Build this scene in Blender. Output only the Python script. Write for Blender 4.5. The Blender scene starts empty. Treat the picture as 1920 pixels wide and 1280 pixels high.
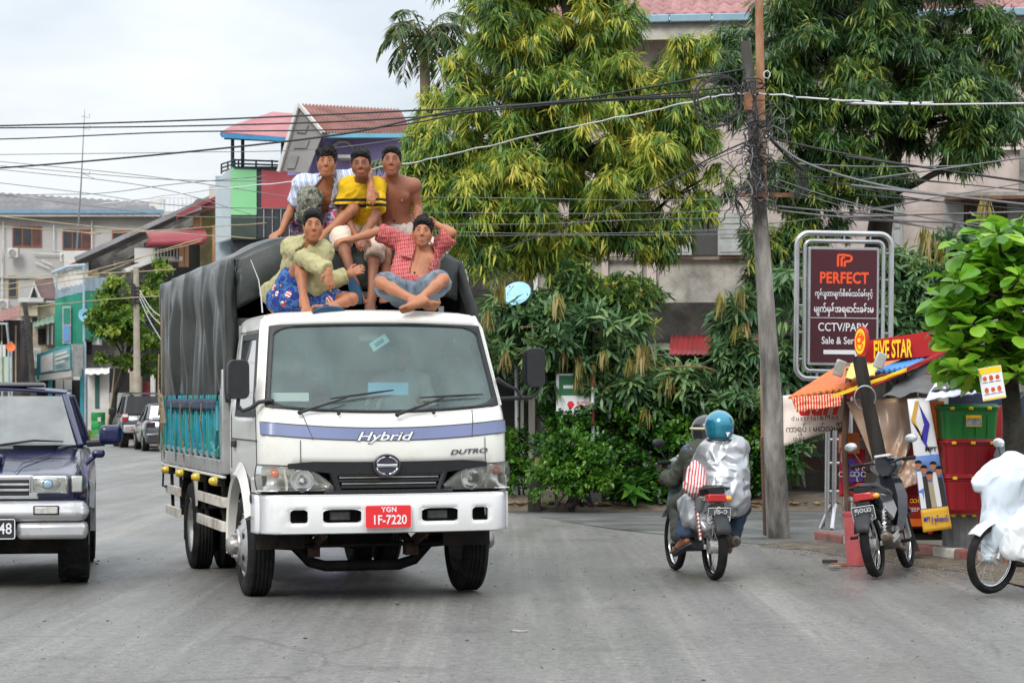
import bpy,math,random
import numpy as np
from mathutils import Vector,Matrix,Euler,noise as mnoise
R=math.radians
PI=math.pi
rnd=random.Random(7)
scene=bpy.context.scene
col=scene.collection
F,HZ,CH=4500.0,748.0,1.55
cam_d=bpy.data.cameras.new('camera')
cam=bpy.data.objects.new('camera',cam_d);col.objects.link(cam)
cam.location=(0,0,CH);cam.rotation_euler=(PI/2,0,0)
cam_d.sensor_width=36.0;cam_d.lens=36.0*F/1920
cam_d.shift_y=(HZ-640)/1920
cam_d.clip_start=0.5;cam_d.clip_end=4000
cam_d.dof.use_dof=True;cam_d.dof.focus_distance=19.5;cam_d.dof.aperture_fstop=9.0
scene.camera=cam
world=bpy.data.worlds.new('World');scene.world=world;world.use_nodes=True
SUN_EL,SUN_ROT=40.0,200.0
def make_world():
 nt=world.node_tree;nt.nodes.clear()
 N=lambda t,**k:nt.nodes.new(t)
 out=N('ShaderNodeOutputWorld');mix=N('ShaderNodeMixShader')
 b1=N('ShaderNodeBackground');b2=N('ShaderNodeBackground')
 sky=N('ShaderNodeTexSky');sky.sky_type='NISHITA';sky.sun_disc=False
 sky.sun_elevation=R(SUN_EL);sky.sun_rotation=R(SUN_ROT)
 nt.links.new(sky.outputs[0],b1.inputs[0]);b1.inputs[1].default_value=0.1
 tc=N('ShaderNodeTexCoord');sep=N('ShaderNodeSeparateXYZ')
 nt.links.new(tc.outputs['Generated'],sep.inputs[0])
 mr=N('ShaderNodeMapRange');mr.inputs[1].default_value=0.0;mr.inputs[2].default_value=1.0
 mr.inputs[3].default_value=0.67;mr.inputs[4].default_value=1.95
 nt.links.new(sep.outputs[2],mr.inputs[0])
 mp=N('ShaderNodeMapping');mp.inputs['Scale'].default_value=(3.0,3.0,9.0)
 mp.inputs['Location'].default_value=(0.4,0.3,0.0)
 nt.links.new(tc.outputs['Generated'],mp.inputs[0])
 nz=N('ShaderNodeTexNoise');nz.inputs['Scale'].default_value=2.2;nz.inputs['Detail'].default_value=5;nz.inputs['Roughness'].default_value=.5
 nt.links.new(mp.outputs[0],nz.inputs['Vector'])
 cr=N('ShaderNodeValToRGB')
 cr.color_ramp.elements[0].position=.36;cr.color_ramp.elements[0].color=(.67,.735,.80,1)
 cr.color_ramp.elements[1].position=.62;cr.color_ramp.elements[1].color=(.90,.93,.955,1)
 nt.links.new(nz.outputs[0],cr.inputs[0])
 nt.links.new(cr.outputs[0],b2.inputs[0]);nt.links.new(mr.outputs[0],b2.inputs[1])
 mix.inputs[0].default_value=0.93
 nt.links.new(b1.outputs[0],mix.inputs[1]);nt.links.new(b2.outputs[0],mix.inputs[2]);nt.links.new(mix.outputs[0],out.inputs[0])
make_world()
sun_d=bpy.data.lights.new('sun','SUN');sun_d.energy=1.5;sun_d.angle=R(22);sun_d.color=(1.0,.965,.91)
sun=bpy.data.objects.new('sun',sun_d);col.objects.link(sun)
_az=R(SUN_ROT);_sd=Vector((math.sin(_az)*math.cos(R(SUN_EL)),math.cos(_az)*math.cos(R(SUN_EL)),math.sin(R(SUN_EL))))
sun.rotation_euler=(-_sd).to_track_quat('-Z','Y').to_euler();sun.location=(0,0,60)
scene.view_settings.view_transform='Standard';scene.view_settings.look='None'
scene.view_settings.exposure=0.45;scene.view_settings.gamma=1.0;scene.view_settings.use_curve_mapping=False
scene.cycles.use_denoising=True
scene.cycles.max_bounces=7;scene.cycles.transparent_max_bounces=12;scene.cycles.diffuse_bounces=3
scene.cycles.caustics_reflective=False;scene.cycles.caustics_refractive=False
def at(px,py,d):
 """The point seen at photo pixel (px, py) at depth d metres."""
 return Vector(((px-960)/F*d,d,CH-(py-HZ)/F*d))
def gd(py,z=0.0):
 return(CH-z)*F/(py-HZ)
def gp(px,py,z=0.0):
 d=gd(py,z);return Vector(((px-960)/F*d,d,z))
def S(r,g,b):
 f=lambda c:(c/255/12.92)if c<=10.3 else((c/255+.055)/1.055)**2.4
 return(f(r),f(g),f(b))
MATS={}
def M(name,c,rough=.5,metal=0.0,var=.12,vs=4.0,bump=0.0,bs=40.0,dirt=None,dirt_amt=.5,ds=2.0,stretch=None,coat=0.0,emit=0.0,spec=.5,rv=0.0,trans=0.0,sss=0.0,coord='Object',det=4.0):
 if name in MATS:return MATS[name]
 m=bpy.data.materials.new(name);m.use_nodes=True;nt=m.node_tree
 b=nt.nodes['Principled BSDF'];L=nt.links.new;N=nt.nodes.new
 b.inputs['Roughness'].default_value=rough;b.inputs['Metallic'].default_value=metal
 b.inputs['Coat Weight'].default_value=coat;b.inputs['Coat Roughness'].default_value=.06
 b.inputs['Specular IOR Level'].default_value=spec
 if trans:b.inputs['Transmission Weight'].default_value=trans
 if sss:
  b.inputs['Subsurface Weight'].default_value=sss;b.inputs['Subsurface Radius'].default_value=(.02,.008,.004)
 tc=N('ShaderNodeTexCoord');vec=tc.outputs[coord]
 if stretch:
  mp=N('ShaderNodeMapping');mp.inputs['Scale'].default_value=stretch;L(vec,mp.inputs[0]);vec=mp.outputs[0]
 nz=N('ShaderNodeTexNoise');nz.inputs['Scale'].default_value=vs;nz.inputs['Detail'].default_value=det;L(vec,nz.inputs['Vector'])
 cr=N('ShaderNodeValToRGB');e=cr.color_ramp.elements
 e[0].position=.3;e[1].position=.7
 e[0].color=(*[max(0,x*(1-var))for x in c],1);e[1].color=(*[min(1,x*(1+var))for x in c],1)
 L(nz.outputs[0],cr.inputs[0]);colr=cr.outputs[0]
 if dirt:
  n2=N('ShaderNodeTexNoise');n2.inputs['Scale'].default_value=ds;n2.inputs['Detail'].default_value=8;n2.inputs['Roughness'].default_value=.65;L(vec,n2.inputs['Vector'])
  r2=N('ShaderNodeValToRGB');r2.color_ramp.elements[0].position=.62-dirt_amt*.35;r2.color_ramp.elements[1].position=.72-dirt_amt*.1
  L(n2.outputs[0],r2.inputs[0])
  mx=N('ShaderNodeMix');mx.data_type='RGBA';L(r2.outputs[0],mx.inputs[0]);L(colr,mx.inputs[6]);mx.inputs[7].default_value=(*dirt,1)
  colr=mx.outputs[2]
 L(colr,b.inputs['Base Color'])
 if rv:
  mr=N('ShaderNodeMapRange');mr.inputs[3].default_value=max(.02,rough-rv);mr.inputs[4].default_value=min(1,rough+rv)
  mr.inputs[1].default_value=.3;mr.inputs[2].default_value=.7
  L(nz.outputs[0],mr.inputs[0]);L(mr.outputs[0],b.inputs['Roughness'])
 if bump:
  n3=N('ShaderNodeTexNoise');n3.inputs['Scale'].default_value=bs;n3.inputs['Detail'].default_value=3;L(vec,n3.inputs['Vector'])
  bp=N('ShaderNodeBump');bp.inputs['Strength'].default_value=bump;bp.inputs['Distance'].default_value=.02;L(n3.outputs[0],bp.inputs['Height']);L(bp.outputs[0],b.inputs['Normal'])
 if emit:
  L(colr,b.inputs['Emission Color']);b.inputs['Emission Strength'].default_value=emit
 MATS[name]=m
 return m
def nodes_of(m):
 nt=m.node_tree;return nt,nt.nodes['Principled BSDF'],nt.nodes.new,nt.links.new
def ramp(N,stops,interp='LINEAR'):
 cr=N('ShaderNodeValToRGB');cr.color_ramp.interpolation=interp;e=cr.color_ramp.elements
 while len(e)<len(stops):e.new(.5)
 for k,(p,c)in enumerate(stops):
  e[k].position=p;e[k].color=(*c,1)
 return cr
def tag(o,label=None,cat=None,group=None,kind=None):
 if label:o['label']=label
 if cat:o['category']=cat
 if group:o['group']=group
 if kind:o['kind']=kind
 return o
def thing(name,label,cat,loc=(0,0,0),rotz=0.0,group=None,rot=None):
 o=bpy.data.objects.new(name,None);col.objects.link(o);o.empty_display_size=.2
 o.location=loc;o.rotation_euler=rot if rot else(0,0,rotz)
 return tag(o,label,cat,group)
def wmat(o):
 m=Matrix.Translation(o.location)@o.rotation_euler.to_matrix().to_4x4()
 return wmat(o.parent)@o.matrix_parent_inverse@m if o.parent else m
def link(name,me,parent=None,world=False):
 o=bpy.data.objects.new(name,me);col.objects.link(o)
 if parent is not None:
  o.parent=parent
  if world:o.matrix_parent_inverse=wmat(parent).inverted()
 return o
def recentre(o):
 me=o.data;n=len(me.vertices);a=np.empty(n*3);me.vertices.foreach_get('co',a);a=a.reshape(-1,3)
 c=(a.min(0)+a.max(0))/2;c[2]=a[:,2].min();a-=c;me.vertices.foreach_set('co',a.ravel());o.location=Vector(c)
 return o
def copy_tree(o,parent=None):
 c=o.copy();col.objects.link(c)
 if parent is not None:c.parent=parent
 for ch in list(o.children):copy_tree(ch,c)
 return c
def frame_of(d,up=Vector((0,0,1))):
 d=Vector(d).normalized();s=d.cross(up)
 if s.length<1e-4:s=d.cross(Vector((1,0,0)))
 s.normalize();return s,s.cross(d).normalized(),d
def rrect(w,h,r,n=6,cx=0,cy=0):
 pts=[]
 for sx,sy,a0 in((1,-1,-90),(1,1,0),(-1,1,90),(-1,-1,180)):
  for k in range(n+1):
   a=R(a0+90*k/n);pts.append((cx+sx*(w/2-r)+r*math.cos(a),cy+sy*(h/2-r)+r*math.sin(a)))
 return pts
class MB:
 def __init__(s):s.v=[];s.f=[];s.mi=[];s.m=0
 def add(s,vs,fs):
  o=len(s.v);s.v.extend(Vector(p)for p in vs)
  for f in fs:s.f.append([o+i for i in f]);s.mi.append(s.m)
  return s
 def mat(s,i):s.m=i;return s
 def box(s,c,size,rot=None):
  x,y,z=[a/2 for a in size]
  vs=[Vector(p)for p in((-x,-y,-z),(x,-y,-z),(x,y,-z),(-x,y,-z),(-x,-y,z),(x,-y,z),(x,y,z),(-x,y,z))]
  if rot is not None:
   m=rot if isinstance(rot,Matrix)else Euler(rot).to_matrix()
   vs=[m@p for p in vs]
  c=Vector(c)
  return s.add([p+c for p in vs],[(0,3,2,1),(4,5,6,7),(0,1,5,4),(1,2,6,5),(2,3,7,6),(3,0,4,7)])
 def box2(s,lo,hi):return s.box([(a+b)/2 for a,b in zip(lo,hi)],[abs(b-a)for a,b in zip(lo,hi)])
 def bar(s,p0,p1,w,h,up=Vector((0,0,1))):
  p0,p1=Vector(p0),Vector(p1);a,b,d=frame_of(p1-p0,up);m=Matrix((a,d,b)).transposed()
  return s.box((p0+p1)/2,(w,(p1-p0).length,h),m)
 def cyl(s,p0,p1,r0,r1=None,n=14,caps=True):
  return s.tube([p0,p1],[r0,r0 if r1 is None else r1],n,caps)
 def tube(s,pts,r,n=8,caps=True,closed=False):
  pts=[Vector(p)for p in pts];k=len(pts);rs=r if isinstance(r,(list,tuple))else[r]*k
  t0=(pts[1]-pts[0]).normalized();a=t0.orthogonal().normalized();rings=[]
  for i,p in enumerate(pts):
   t=((pts[(i+1)%k]if closed or i<k-1 else p)-(pts[i-1]if closed or i>0 else p)).normalized()
   a=(a-t*a.dot(t));a=a.normalized()if a.length>1e-6 else t.orthogonal().normalized();b=t.cross(a)
   rings.append([p+(a*math.cos(2*PI*j/n)+b*math.sin(2*PI*j/n))*rs[i]for j in range(n)])
  if closed:rings.append(rings[0])
  return s.loft(rings,caps=caps and not closed)
 def loft(s,rings,caps=True,closed=True):
  n=len(rings[0]);vs=[p for r in rings for p in r];fs=[]
  for i in range(len(rings)-1):
   for j in range(n if closed else n-1):
    k=(j+1)%n;fs.append((i*n+j,i*n+k,(i+1)*n+k,(i+1)*n+j))
  if caps:fs.append(tuple(range(n-1,-1,-1)));fs.append(tuple((len(rings)-1)*n+j for j in range(n)))
  return s.add(vs,fs)
 def lathe(s,prof,n=24,m=Matrix.Identity(4),caps=False):
  rings=[[m@Vector((r*math.cos(2*PI*j/n),r*math.sin(2*PI*j/n),z))for j in range(n)]for r,z in prof]
  return s.loft(rings,caps=caps)
 def prism(s,poly,h0,h1,m=Matrix.Identity(4)):
  a=[m@Vector((x,y,h0))for x,y in poly];b=[m@Vector((x,y,h1))for x,y in poly]
  return s.loft([a,b],caps=True)
 def sphere(s,c,r,n=14,m=None):
  rx,ry,rz=r if isinstance(r,(tuple,list))else(r,r,r);c=Vector(c);k=max(4,n//2);rings=[]
  for i in range(k+1):
   t=PI*i/k-PI/2;t=max(-PI/2+.02,min(PI/2-.02,t));ring=[]
   for j in range(n):
    p=Vector((rx*math.cos(t)*math.cos(2*PI*j/n),ry*math.cos(t)*math.sin(2*PI*j/n),rz*math.sin(t)))
    ring.append(c+(m@p if m is not None else p))
   rings.append(ring)
  return s.loft(rings,caps=True)
 def grid(s,P):
  n=len(P[0]);return s.add([p for r in P for p in r],[(i*n+j,i*n+j+1,(i+1)*n+j+1,(i+1)*n+j)for i in range(len(P)-1)for j in range(n-1)])
 def quad(s,a,b,c,d):return s.add([a,b,c,d],[(0,1,2,3)])
 def torus(s,c,R0,r,axis=(0,0,1),n=28,k=8):
  a,b,d=frame_of(axis);c=Vector(c)
  return s.tube([c+(a*math.cos(2*PI*i/n)+b*math.sin(2*PI*i/n))*R0 for i in range(n)],r,k,closed=True)
 def xf(s,m):s.v=[m@p for p in s.v];return s
 def mesh(s,name,mats,smooth=None):
  me=bpy.data.meshes.new(name);me.from_pydata([tuple(p)for p in s.v],[],s.f)
  mats=mats if isinstance(mats,(list,tuple))else[mats]
  for m in mats:me.materials.append(m)
  if len(mats)>1:me.polygons.foreach_set('material_index',s.mi)
  me.update()
  if smooth:
   me.shade_smooth()
   if smooth<179:me.set_sharp_from_angle(angle=R(smooth))
  return me
 def build(s,name,mats,parent=None,world=False,bevel=0,smooth=None,solid=0,sub=0,seg=2,label=None):
  if smooth is None and bevel:smooth=40
  o=link(name,s.mesh(name,mats,smooth),parent,world)
  if sub:md=o.modifiers.new('s','SUBSURF');md.levels=md.render_levels=sub
  if solid:md=o.modifiers.new('t','SOLIDIFY');md.thickness=solid;md.offset=0
  if bevel:md=o.modifiers.new('b','BEVEL');md.width=bevel;md.segments=seg;md.limit_method='ANGLE';md.angle_limit=R(35)
  if label:o['label']=label
  return o
def one(mb,name,mats,label,cat,group=None,kind=None,**k):
 o=mb.build(name,mats,**k);recentre(o);return tag(o,label,cat,group,kind)
def text_mesh(body,size=1.0,depth=.004,bold=0.0,shear=0.0,align='CENTER',sx=1.0,mat=None,spacing=1.0):
 cu=bpy.data.curves.new('lettering','FONT');cu.body=body;cu.size=size;cu.extrude=depth;cu.offset=bold
 cu.shear=shear;cu.align_x=align;cu.align_y='CENTER';cu.space_character=spacing;cu.resolution_u=3
 ob=bpy.data.objects.new('lettering',cu);col.objects.link(ob)
 dg=bpy.context.evaluated_depsgraph_get();me=bpy.data.meshes.new_from_object(ob.evaluated_get(dg))
 bpy.data.objects.remove(ob);bpy.data.curves.remove(cu)
 if sx!=1.0:
  a=np.empty(len(me.vertices)*3);me.vertices.foreach_get('co',a);a[0::3]*=sx;me.vertices.foreach_set('co',a)
 me.materials.clear()
 if mat:me.materials.append(mat)
 return me
TEXT_PLAN=[]
def text(name,body,m,parent,mat,**k):
 """Lettering that faces along the local +Z of matrix m (x to the right, y up)."""
 TEXT_PLAN.append((name,body,m,parent,mat,k))
def plane_m(o,right,up):
 """Matrix whose X is right, Y is up and Z the facing normal."""
 r=Vector(right).normalized();n=r.cross(Vector(up)).normalized();u=n.cross(r)
 m=Matrix((r,u,n)).transposed().to_4x4();m.translation=Vector(o);return m
def vnoise(P,scale=1.0,seed=0):
 P=np.asarray(P,dtype=np.float64)*scale+seed*17.31;i=np.floor(P).astype(np.int64);f=P-i;f=f*f*(3-2*f)
 def h(x,y,z):
  n=(x*374761393+y*668265263+z*2147483647+seed*144665)&0xFFFFFFFF;n=((n^(n>>13))*1274126177)&0xFFFFFFFF
  return((n^(n>>16))&0xFFFF)/65535.0
 r=0
 for a in(0,1):
  for b in(0,1):
   for c in(0,1):
    w=(f[:,0]if a else 1-f[:,0])*(f[:,1]if b else 1-f[:,1])*(f[:,2]if c else 1-f[:,2])
    r=r+w*h(i[:,0]+a,i[:,1]+b,i[:,2]+c)
 return r*2-1
class SDF:
 """Smooth union of round cones and ellipsoids on a grid, turned into a mesh by surface nets."""
 def __init__(s,h=.008):s.h=h;s.pr=[]
 def cap(s,a,b,ra,rb=None,k=.02,op='u'):s.pr.append(('c',np.array(a,float),np.array(b,float),ra,ra if rb is None else rb,k,op));return s
 def ell(s,c,r,m=None,k=.02,op='u'):s.pr.append(('e',np.array(c,float),np.array(r,float),np.array(m if m is not None else np.eye(3),float),0,k,op));return s
 def half(s,p,n,k=.004):s.pr.append(('h',np.array(p,float),np.array(Vector(n).normalized(),float),0,0,k,'i'));return s
 def boxcut(s,c,size,m,k=.006):s.pr.append(('b',np.array(c,float),np.array(size,float)/2,np.array(m,float),0,k,'s'));return s
 def run(s,wr=0,wrs=12,seed=0,smooth=1,crumple=0.0,cf=5.0):
  h=s.h;lo=np.full(3,1e9);hi=-lo
  for p in s.pr:
   if p[6]!='u':continue
   if p[0]=='c':l=np.minimum(p[1]-p[3],p[2]-p[4]);g=np.maximum(p[1]+p[3],p[2]+p[4])
   else:l=p[1]-p[2].max();g=p[1]+p[2].max()
   lo=np.minimum(lo,l);hi=np.maximum(hi,g)
  lo-=.04;hi+=.04;n=np.ceil((hi-lo)/h).astype(int)+1;G=np.full(n,.1,np.float32)
  ax=[(lo[i]+h*np.arange(n[i])).astype(np.float32)for i in range(3)]
  for t,a,b,c,d,k,op in s.pr:
   if t=='c':l=np.minimum(a-c,b-d)-3*k-.02;g=np.maximum(a+c,b+d)+3*k+.02
   elif t=='e':l=a-b.max()-3*k-.02;g=a+b.max()+3*k+.02
   elif t=='b':q=np.linalg.norm(b)+.03;l=a-q;g=a+q
   else:l,g=lo,hi
   i0=np.clip(np.floor((l-lo)/h).astype(int),0,n);i1=np.clip(np.ceil((g-lo)/h).astype(int)+1,0,n)
   if(i1<=i0).any():continue
   X=ax[0][i0[0]:i1[0],None,None];Y=ax[1][None,i0[1]:i1[1],None];Z=ax[2][None,None,i0[2]:i1[2]]
   if t=='c':
    ab=b-a;L2=max(float(ab@ab),1e-9)
    tt=np.clip(((X-a[0])*ab[0]+(Y-a[1])*ab[1]+(Z-a[2])*ab[2])/L2,0,1)
    D=np.sqrt((X-a[0]-tt*ab[0])**2+(Y-a[1]-tt*ab[1])**2+(Z-a[2]-tt*ab[2])**2)-(c+(d-c)*tt)
   elif t=='e':
    q=[((X-a[0])*c[0,i]+(Y-a[1])*c[1,i]+(Z-a[2])*c[2,i])for i in range(3)]
    k0=np.sqrt(sum((q[i]/b[i])**2 for i in range(3)));k1=np.sqrt(sum((q[i]/b[i]**2)**2 for i in range(3)))+1e-6
    D=k0*(k0-1)/k1
   elif t=='b':
    q=[np.abs((X-a[0])*c[0,i]+(Y-a[1])*c[1,i]+(Z-a[2])*c[2,i])-b[i]for i in range(3)]
    D=np.maximum(np.maximum(q[0],q[1]),q[2])
   else:D=(X-a[0])*b[0]+(Y-a[1])*b[1]+(Z-a[2])*b[2]
   sub=G[i0[0]:i1[0],i0[1]:i1[1],i0[2]:i1[2]];D=np.broadcast_to(D,sub.shape)
   if op=='u':
    q=np.clip(.5+.5*(sub-D)/k,0,1);sub[...]=sub*(1-q)+D*q-k*q*(1-q)
   elif op=='i':sub[...]=np.maximum(sub,D)
   else:sub[...]=np.maximum(sub,-D)
  V,Q=surface_nets(G,lo,h)
  for _ in range(smooth):V=relax(V,Q)
  if wr:
   Nn=vnormals(V,Q);U=V+.06*np.stack([vnoise(V,5,seed+7),vnoise(V,5,seed+8),vnoise(V,5,seed+9)],1);w=vnoise(U,wrs,seed)*.55+(1-2*np.abs(vnoise(U,wrs*1.6,seed+3)))*.6+(1-2*np.abs(vnoise(U,wrs*3.1,seed+5)))*.3
   V=V+Nn*(w*wr)[:,None]
  if crumple:
   rs=np.random.RandomState(seed+50);w=0
   for k in range(9):
    d=rs.normal(size=3);d/=np.linalg.norm(d);x=(V@d)*cf*rs.uniform(.5,1.7)+rs.rand();w=w+(np.abs(x%1-.5)*4-1)*np.clip(.5+1.4*vnoise(V,2.6,k+seed),0,1)*rs.uniform(.4,1)
   V=relax(V+vnormals(V,Q)*(w*crumple*.45)[:,None],Q)
  return V,Q
def surface_nets(G,lo,h):
 s=G<0;c=np.zeros(np.array(G.shape)-1,np.int8);n=c.shape
 sl=lambda a,o:a[o[0]:o[0]+n[0],o[1]:o[1]+n[1],o[2]:o[2]+n[2]]
 cs=[(i,j,k)for i in(0,1)for j in(0,1)for k in(0,1)]
 for o in cs:c+=sl(s,o)
 act=(c>0)&(c<8);I=np.argwhere(act);idx=np.full(n,-1,np.int64);idx[act]=np.arange(len(I))
 val={o:G[I[:,0]+o[0],I[:,1]+o[1],I[:,2]+o[2]]for o in cs}
 acc=np.zeros((len(I),3));cnt=np.zeros(len(I))
 for o in cs:
  for ax in range(3):
   if o[ax]:continue
   p=list(o);p[ax]=1;a,b=val[o],val[tuple(p)];x=(a<0)!=(b<0);t=np.where(x,a/np.where(x,a-b,1),0)
   q=np.tile(np.array(o,float),(len(I),1));q[:,ax]+=t;acc[x]+=q[x];cnt+=x
 V=lo+h*(I+acc/np.maximum(cnt,1)[:,None]);Q=[]
 for ax in range(3):
  b,d=[(1,2),(2,0),(0,1)][ax]
  e=[0,0,0];e[ax]=1
  A=s[tuple(slice(None,-1)if i==ax else slice(1,-1)for i in range(3))];B=s[tuple(slice(1,None)if i==ax else slice(1,-1)for i in range(3))]
  X=np.argwhere(A!=B);fl=A[tuple(X.T)];X=X+np.array([0 if i==ax else 1 for i in range(3)])
  def cell(u,w):
   y=X.copy();y[:,b]-=u;y[:,d]-=w;return idx[y[:,0],y[:,1],y[:,2]]
  q=np.stack([cell(1,1),cell(0,1),cell(0,0),cell(1,0)],1);q[~fl]=q[~fl][:,::-1];Q.append(q)
 Q=np.concatenate(Q);return V,Q[(Q>=0).all(1)]
def relax(V,Q):
 a=np.zeros_like(V);c=np.zeros(len(V))
 for i in range(4):
  for j in(1,3):
   k=Q[:,(i+j)%4]
   for ax in range(3):a[:,ax]+=np.bincount(Q[:,i],V[k,ax],len(V))
   c+=np.bincount(Q[:,i],minlength=len(V))
 return V*.4+.6*a/np.maximum(c,1)[:,None]
def vnormals(V,Q):
 n=np.cross(V[Q[:,2]]-V[Q[:,0]],V[Q[:,3]]-V[Q[:,1]]);N=np.zeros_like(V)
 for i in range(4):
  for ax in range(3):N[:,ax]+=np.bincount(Q[:,i],n[:,ax],len(V))
 return N/np.maximum(np.linalg.norm(N,axis=1),1e-9)[:,None]
def raw_mesh(name,V,Q,mats,mi=None,smooth=True,attr=None):
 me=bpy.data.meshes.new(name);k=Q.shape[1]
 me.vertices.add(len(V));me.vertices.foreach_set('co',np.ascontiguousarray(V,np.float32).ravel())
 me.loops.add(Q.size);me.loops.foreach_set('vertex_index',np.ascontiguousarray(Q,np.int32).ravel())
 me.polygons.add(len(Q));me.polygons.foreach_set('loop_start',np.arange(0,Q.size,k,dtype=np.int32));me.polygons.foreach_set('loop_total',np.full(len(Q),k,np.int32))
 for m in(mats if isinstance(mats,(list,tuple))else[mats]):me.materials.append(m)
 if mi is not None:me.polygons.foreach_set('material_index',mi.astype(np.int32))
 if attr is not None:
  a=me.attributes.new('tone','FLOAT','POINT');a.data.foreach_set('value',attr.astype(np.float32))
 me.update();me.validate()
 if smooth:me.shade_smooth()
 return me
WHITE=M('white_paint',(.72,.71,.66),.28,var=.05,vs=1.6,coat=.5,dirt=(.60,.575,.50),dirt_amt=.28,ds=1.6)
BUMPW=M('white_bumper',(.74,.74,.74),.3,var=.03,vs=2,coat=.4,dirt=(.62,.61,.58),dirt_amt=.15,ds=3)
BLACKP=M('black_plastic',(.012,.0125,.014),.5,var=.25,vs=20,bump=.1,bs=90)
RUBBER=M('rubber',(.010,.010,.011),.85,spec=.25,var=.3,vs=12,dirt=(.030,.028,.026),dirt_amt=.5,ds=6)
CHROME=M('chrome',(.75,.75,.76),.12,1.0,var=.05)
STEELP=M('wheel_steel',(.42,.42,.42),.4,.6,var=.15,vs=8,dirt=(.18,.15,.12),dirt_amt=.4,ds=6)
CHAS=M('chassis_black',(.010,.0095,.009),.75,spec=.25,var=.4,vs=8,dirt=(.04,.03,.024),dirt_amt=.45,ds=5)
GREYM=M('grey_metal',(.44,.44,.43),.45,.35,var=.14,vs=5,dirt=(.26,.24,.2),dirt_amt=.35,ds=4)
CREAMW=M('worn_cream_paint',(.66,.62,.54),.5,var=.14,vs=6,dirt=(.34,.27,.2),dirt_amt=.4,ds=5)
TEAL=M('teal_paint',(.012,.27,.36),.5,var=.3,vs=4,dirt=(.05,.30,.18),dirt_amt=.5,ds=2.2)
YELLAMP=M('amber_plastic',(.62,.44,.02),.25,var=.15,vs=30,coat=.6)
ORANGEL=M('orange_lens',(.75,.12,.03),.2,var=.1,vs=20,coat=.8)
REDL=M('red_lens',(.45,.012,.015),.2,var=.1,vs=20,coat=.8)
STRIPE=M('blue_grey_decal',S(106,116,152),.35,var=.1,vs=2,coat=.3)
LETW=M('white_lettering',(.78,.78,.80),.4,var=.03)
LETD=M('dark_lettering',(.05,.05,.06),.4,var=.1)
REDPL=M('red_plate',S(222,40,44),.4,var=.06,vs=6)
INTER=M('cab_interior',(.22,.25,.24),.7,var=.15,vs=6)
SEATM=M('seat_cloth',(.05,.052,.055),.85,var=.2,vs=14)
PAPER=M('white_paper',(.86,.86,.85),.7,var=.02)
PAPERB=M('blue_paper',S(120,190,225),.6,var=.08,vs=8)
def glass(name,tint,film=.1,filmc=(.5,.55,.55),rough=.03,drops=0.0,spec=1.0):
 m=bpy.data.materials.new(name);m.use_nodes=True;nt=m.node_tree;N,L=nt.nodes.new,nt.links.new;nt.nodes.clear()
 out=N('ShaderNodeOutputMaterial');tr=N('ShaderNodeBsdfTransparent');tr.inputs[0].default_value=(*tint,1)
 df=N('ShaderNodeBsdfDiffuse');df.inputs[0].default_value=(*filmc,1);gl=N('ShaderNodeBsdfGlossy');gl.inputs['Roughness'].default_value=rough
 a=N('ShaderNodeMixShader');L(tr.outputs[0],a.inputs[1]);L(df.outputs[0],a.inputs[2])
 fr=N('ShaderNodeFresnel');fr.inputs[0].default_value=1.5;b=N('ShaderNodeMixShader');L(a.outputs[0],b.inputs[1]);L(gl.outputs[0],b.inputs[2])
 mm=N('ShaderNodeMath');mm.operation='MULTIPLY';mm.inputs[1].default_value=spec;L(fr.outputs[0],mm.inputs[0]);L(mm.outputs[0],b.inputs[0])
 tc=N('ShaderNodeTexCoord');nz=N('ShaderNodeTexNoise');nz.inputs['Scale'].default_value=3;nz.inputs['Detail'].default_value=3;L(tc.outputs['Object'],nz.inputs['Vector'])
 mr=N('ShaderNodeMapRange');mr.inputs[1].default_value=.3;mr.inputs[2].default_value=.7;mr.inputs[3].default_value=film*.75;mr.inputs[4].default_value=film*1.25;L(nz.outputs[0],mr.inputs[0])
 fac=mr.outputs[0]
 if drops:
  vo=N('ShaderNodeTexVoronoi');vo.inputs['Scale'].default_value=70;L(tc.outputs['Object'],vo.inputs['Vector'])
  lt=N('ShaderNodeMapRange');lt.inputs[1].default_value=.0;lt.inputs[2].default_value=.38;lt.inputs[3].default_value=drops;lt.inputs[4].default_value=0;L(vo.outputs[0],lt.inputs[0])
  ad=N('ShaderNodeMath');ad.operation='SUBTRACT';ad.use_clamp=True;L(fac,ad.inputs[0]);L(lt.outputs[0],ad.inputs[1]);fac=ad.outputs[0]
 L(fac,a.inputs[0]);L(b.outputs[0],out.inputs[0]);MATS[name]=m;return m
WIND=glass('windscreen_glass',(.80,.90,.87),.20,(.42,.58,.56),.03,.05,1.15)
SIDEG=glass('dark_glass',(.10,.12,.12),.03,(.3,.3,.3),.03)
LENSG=glass('lens_glass',(.95,.96,.95),.10,(.62,.60,.50),.03)
def reflector_mat():
 return M('reflector',(.80,.80,.78),.28,.55,var=.12,vs=9)
REFL=reflector_mat()
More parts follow.
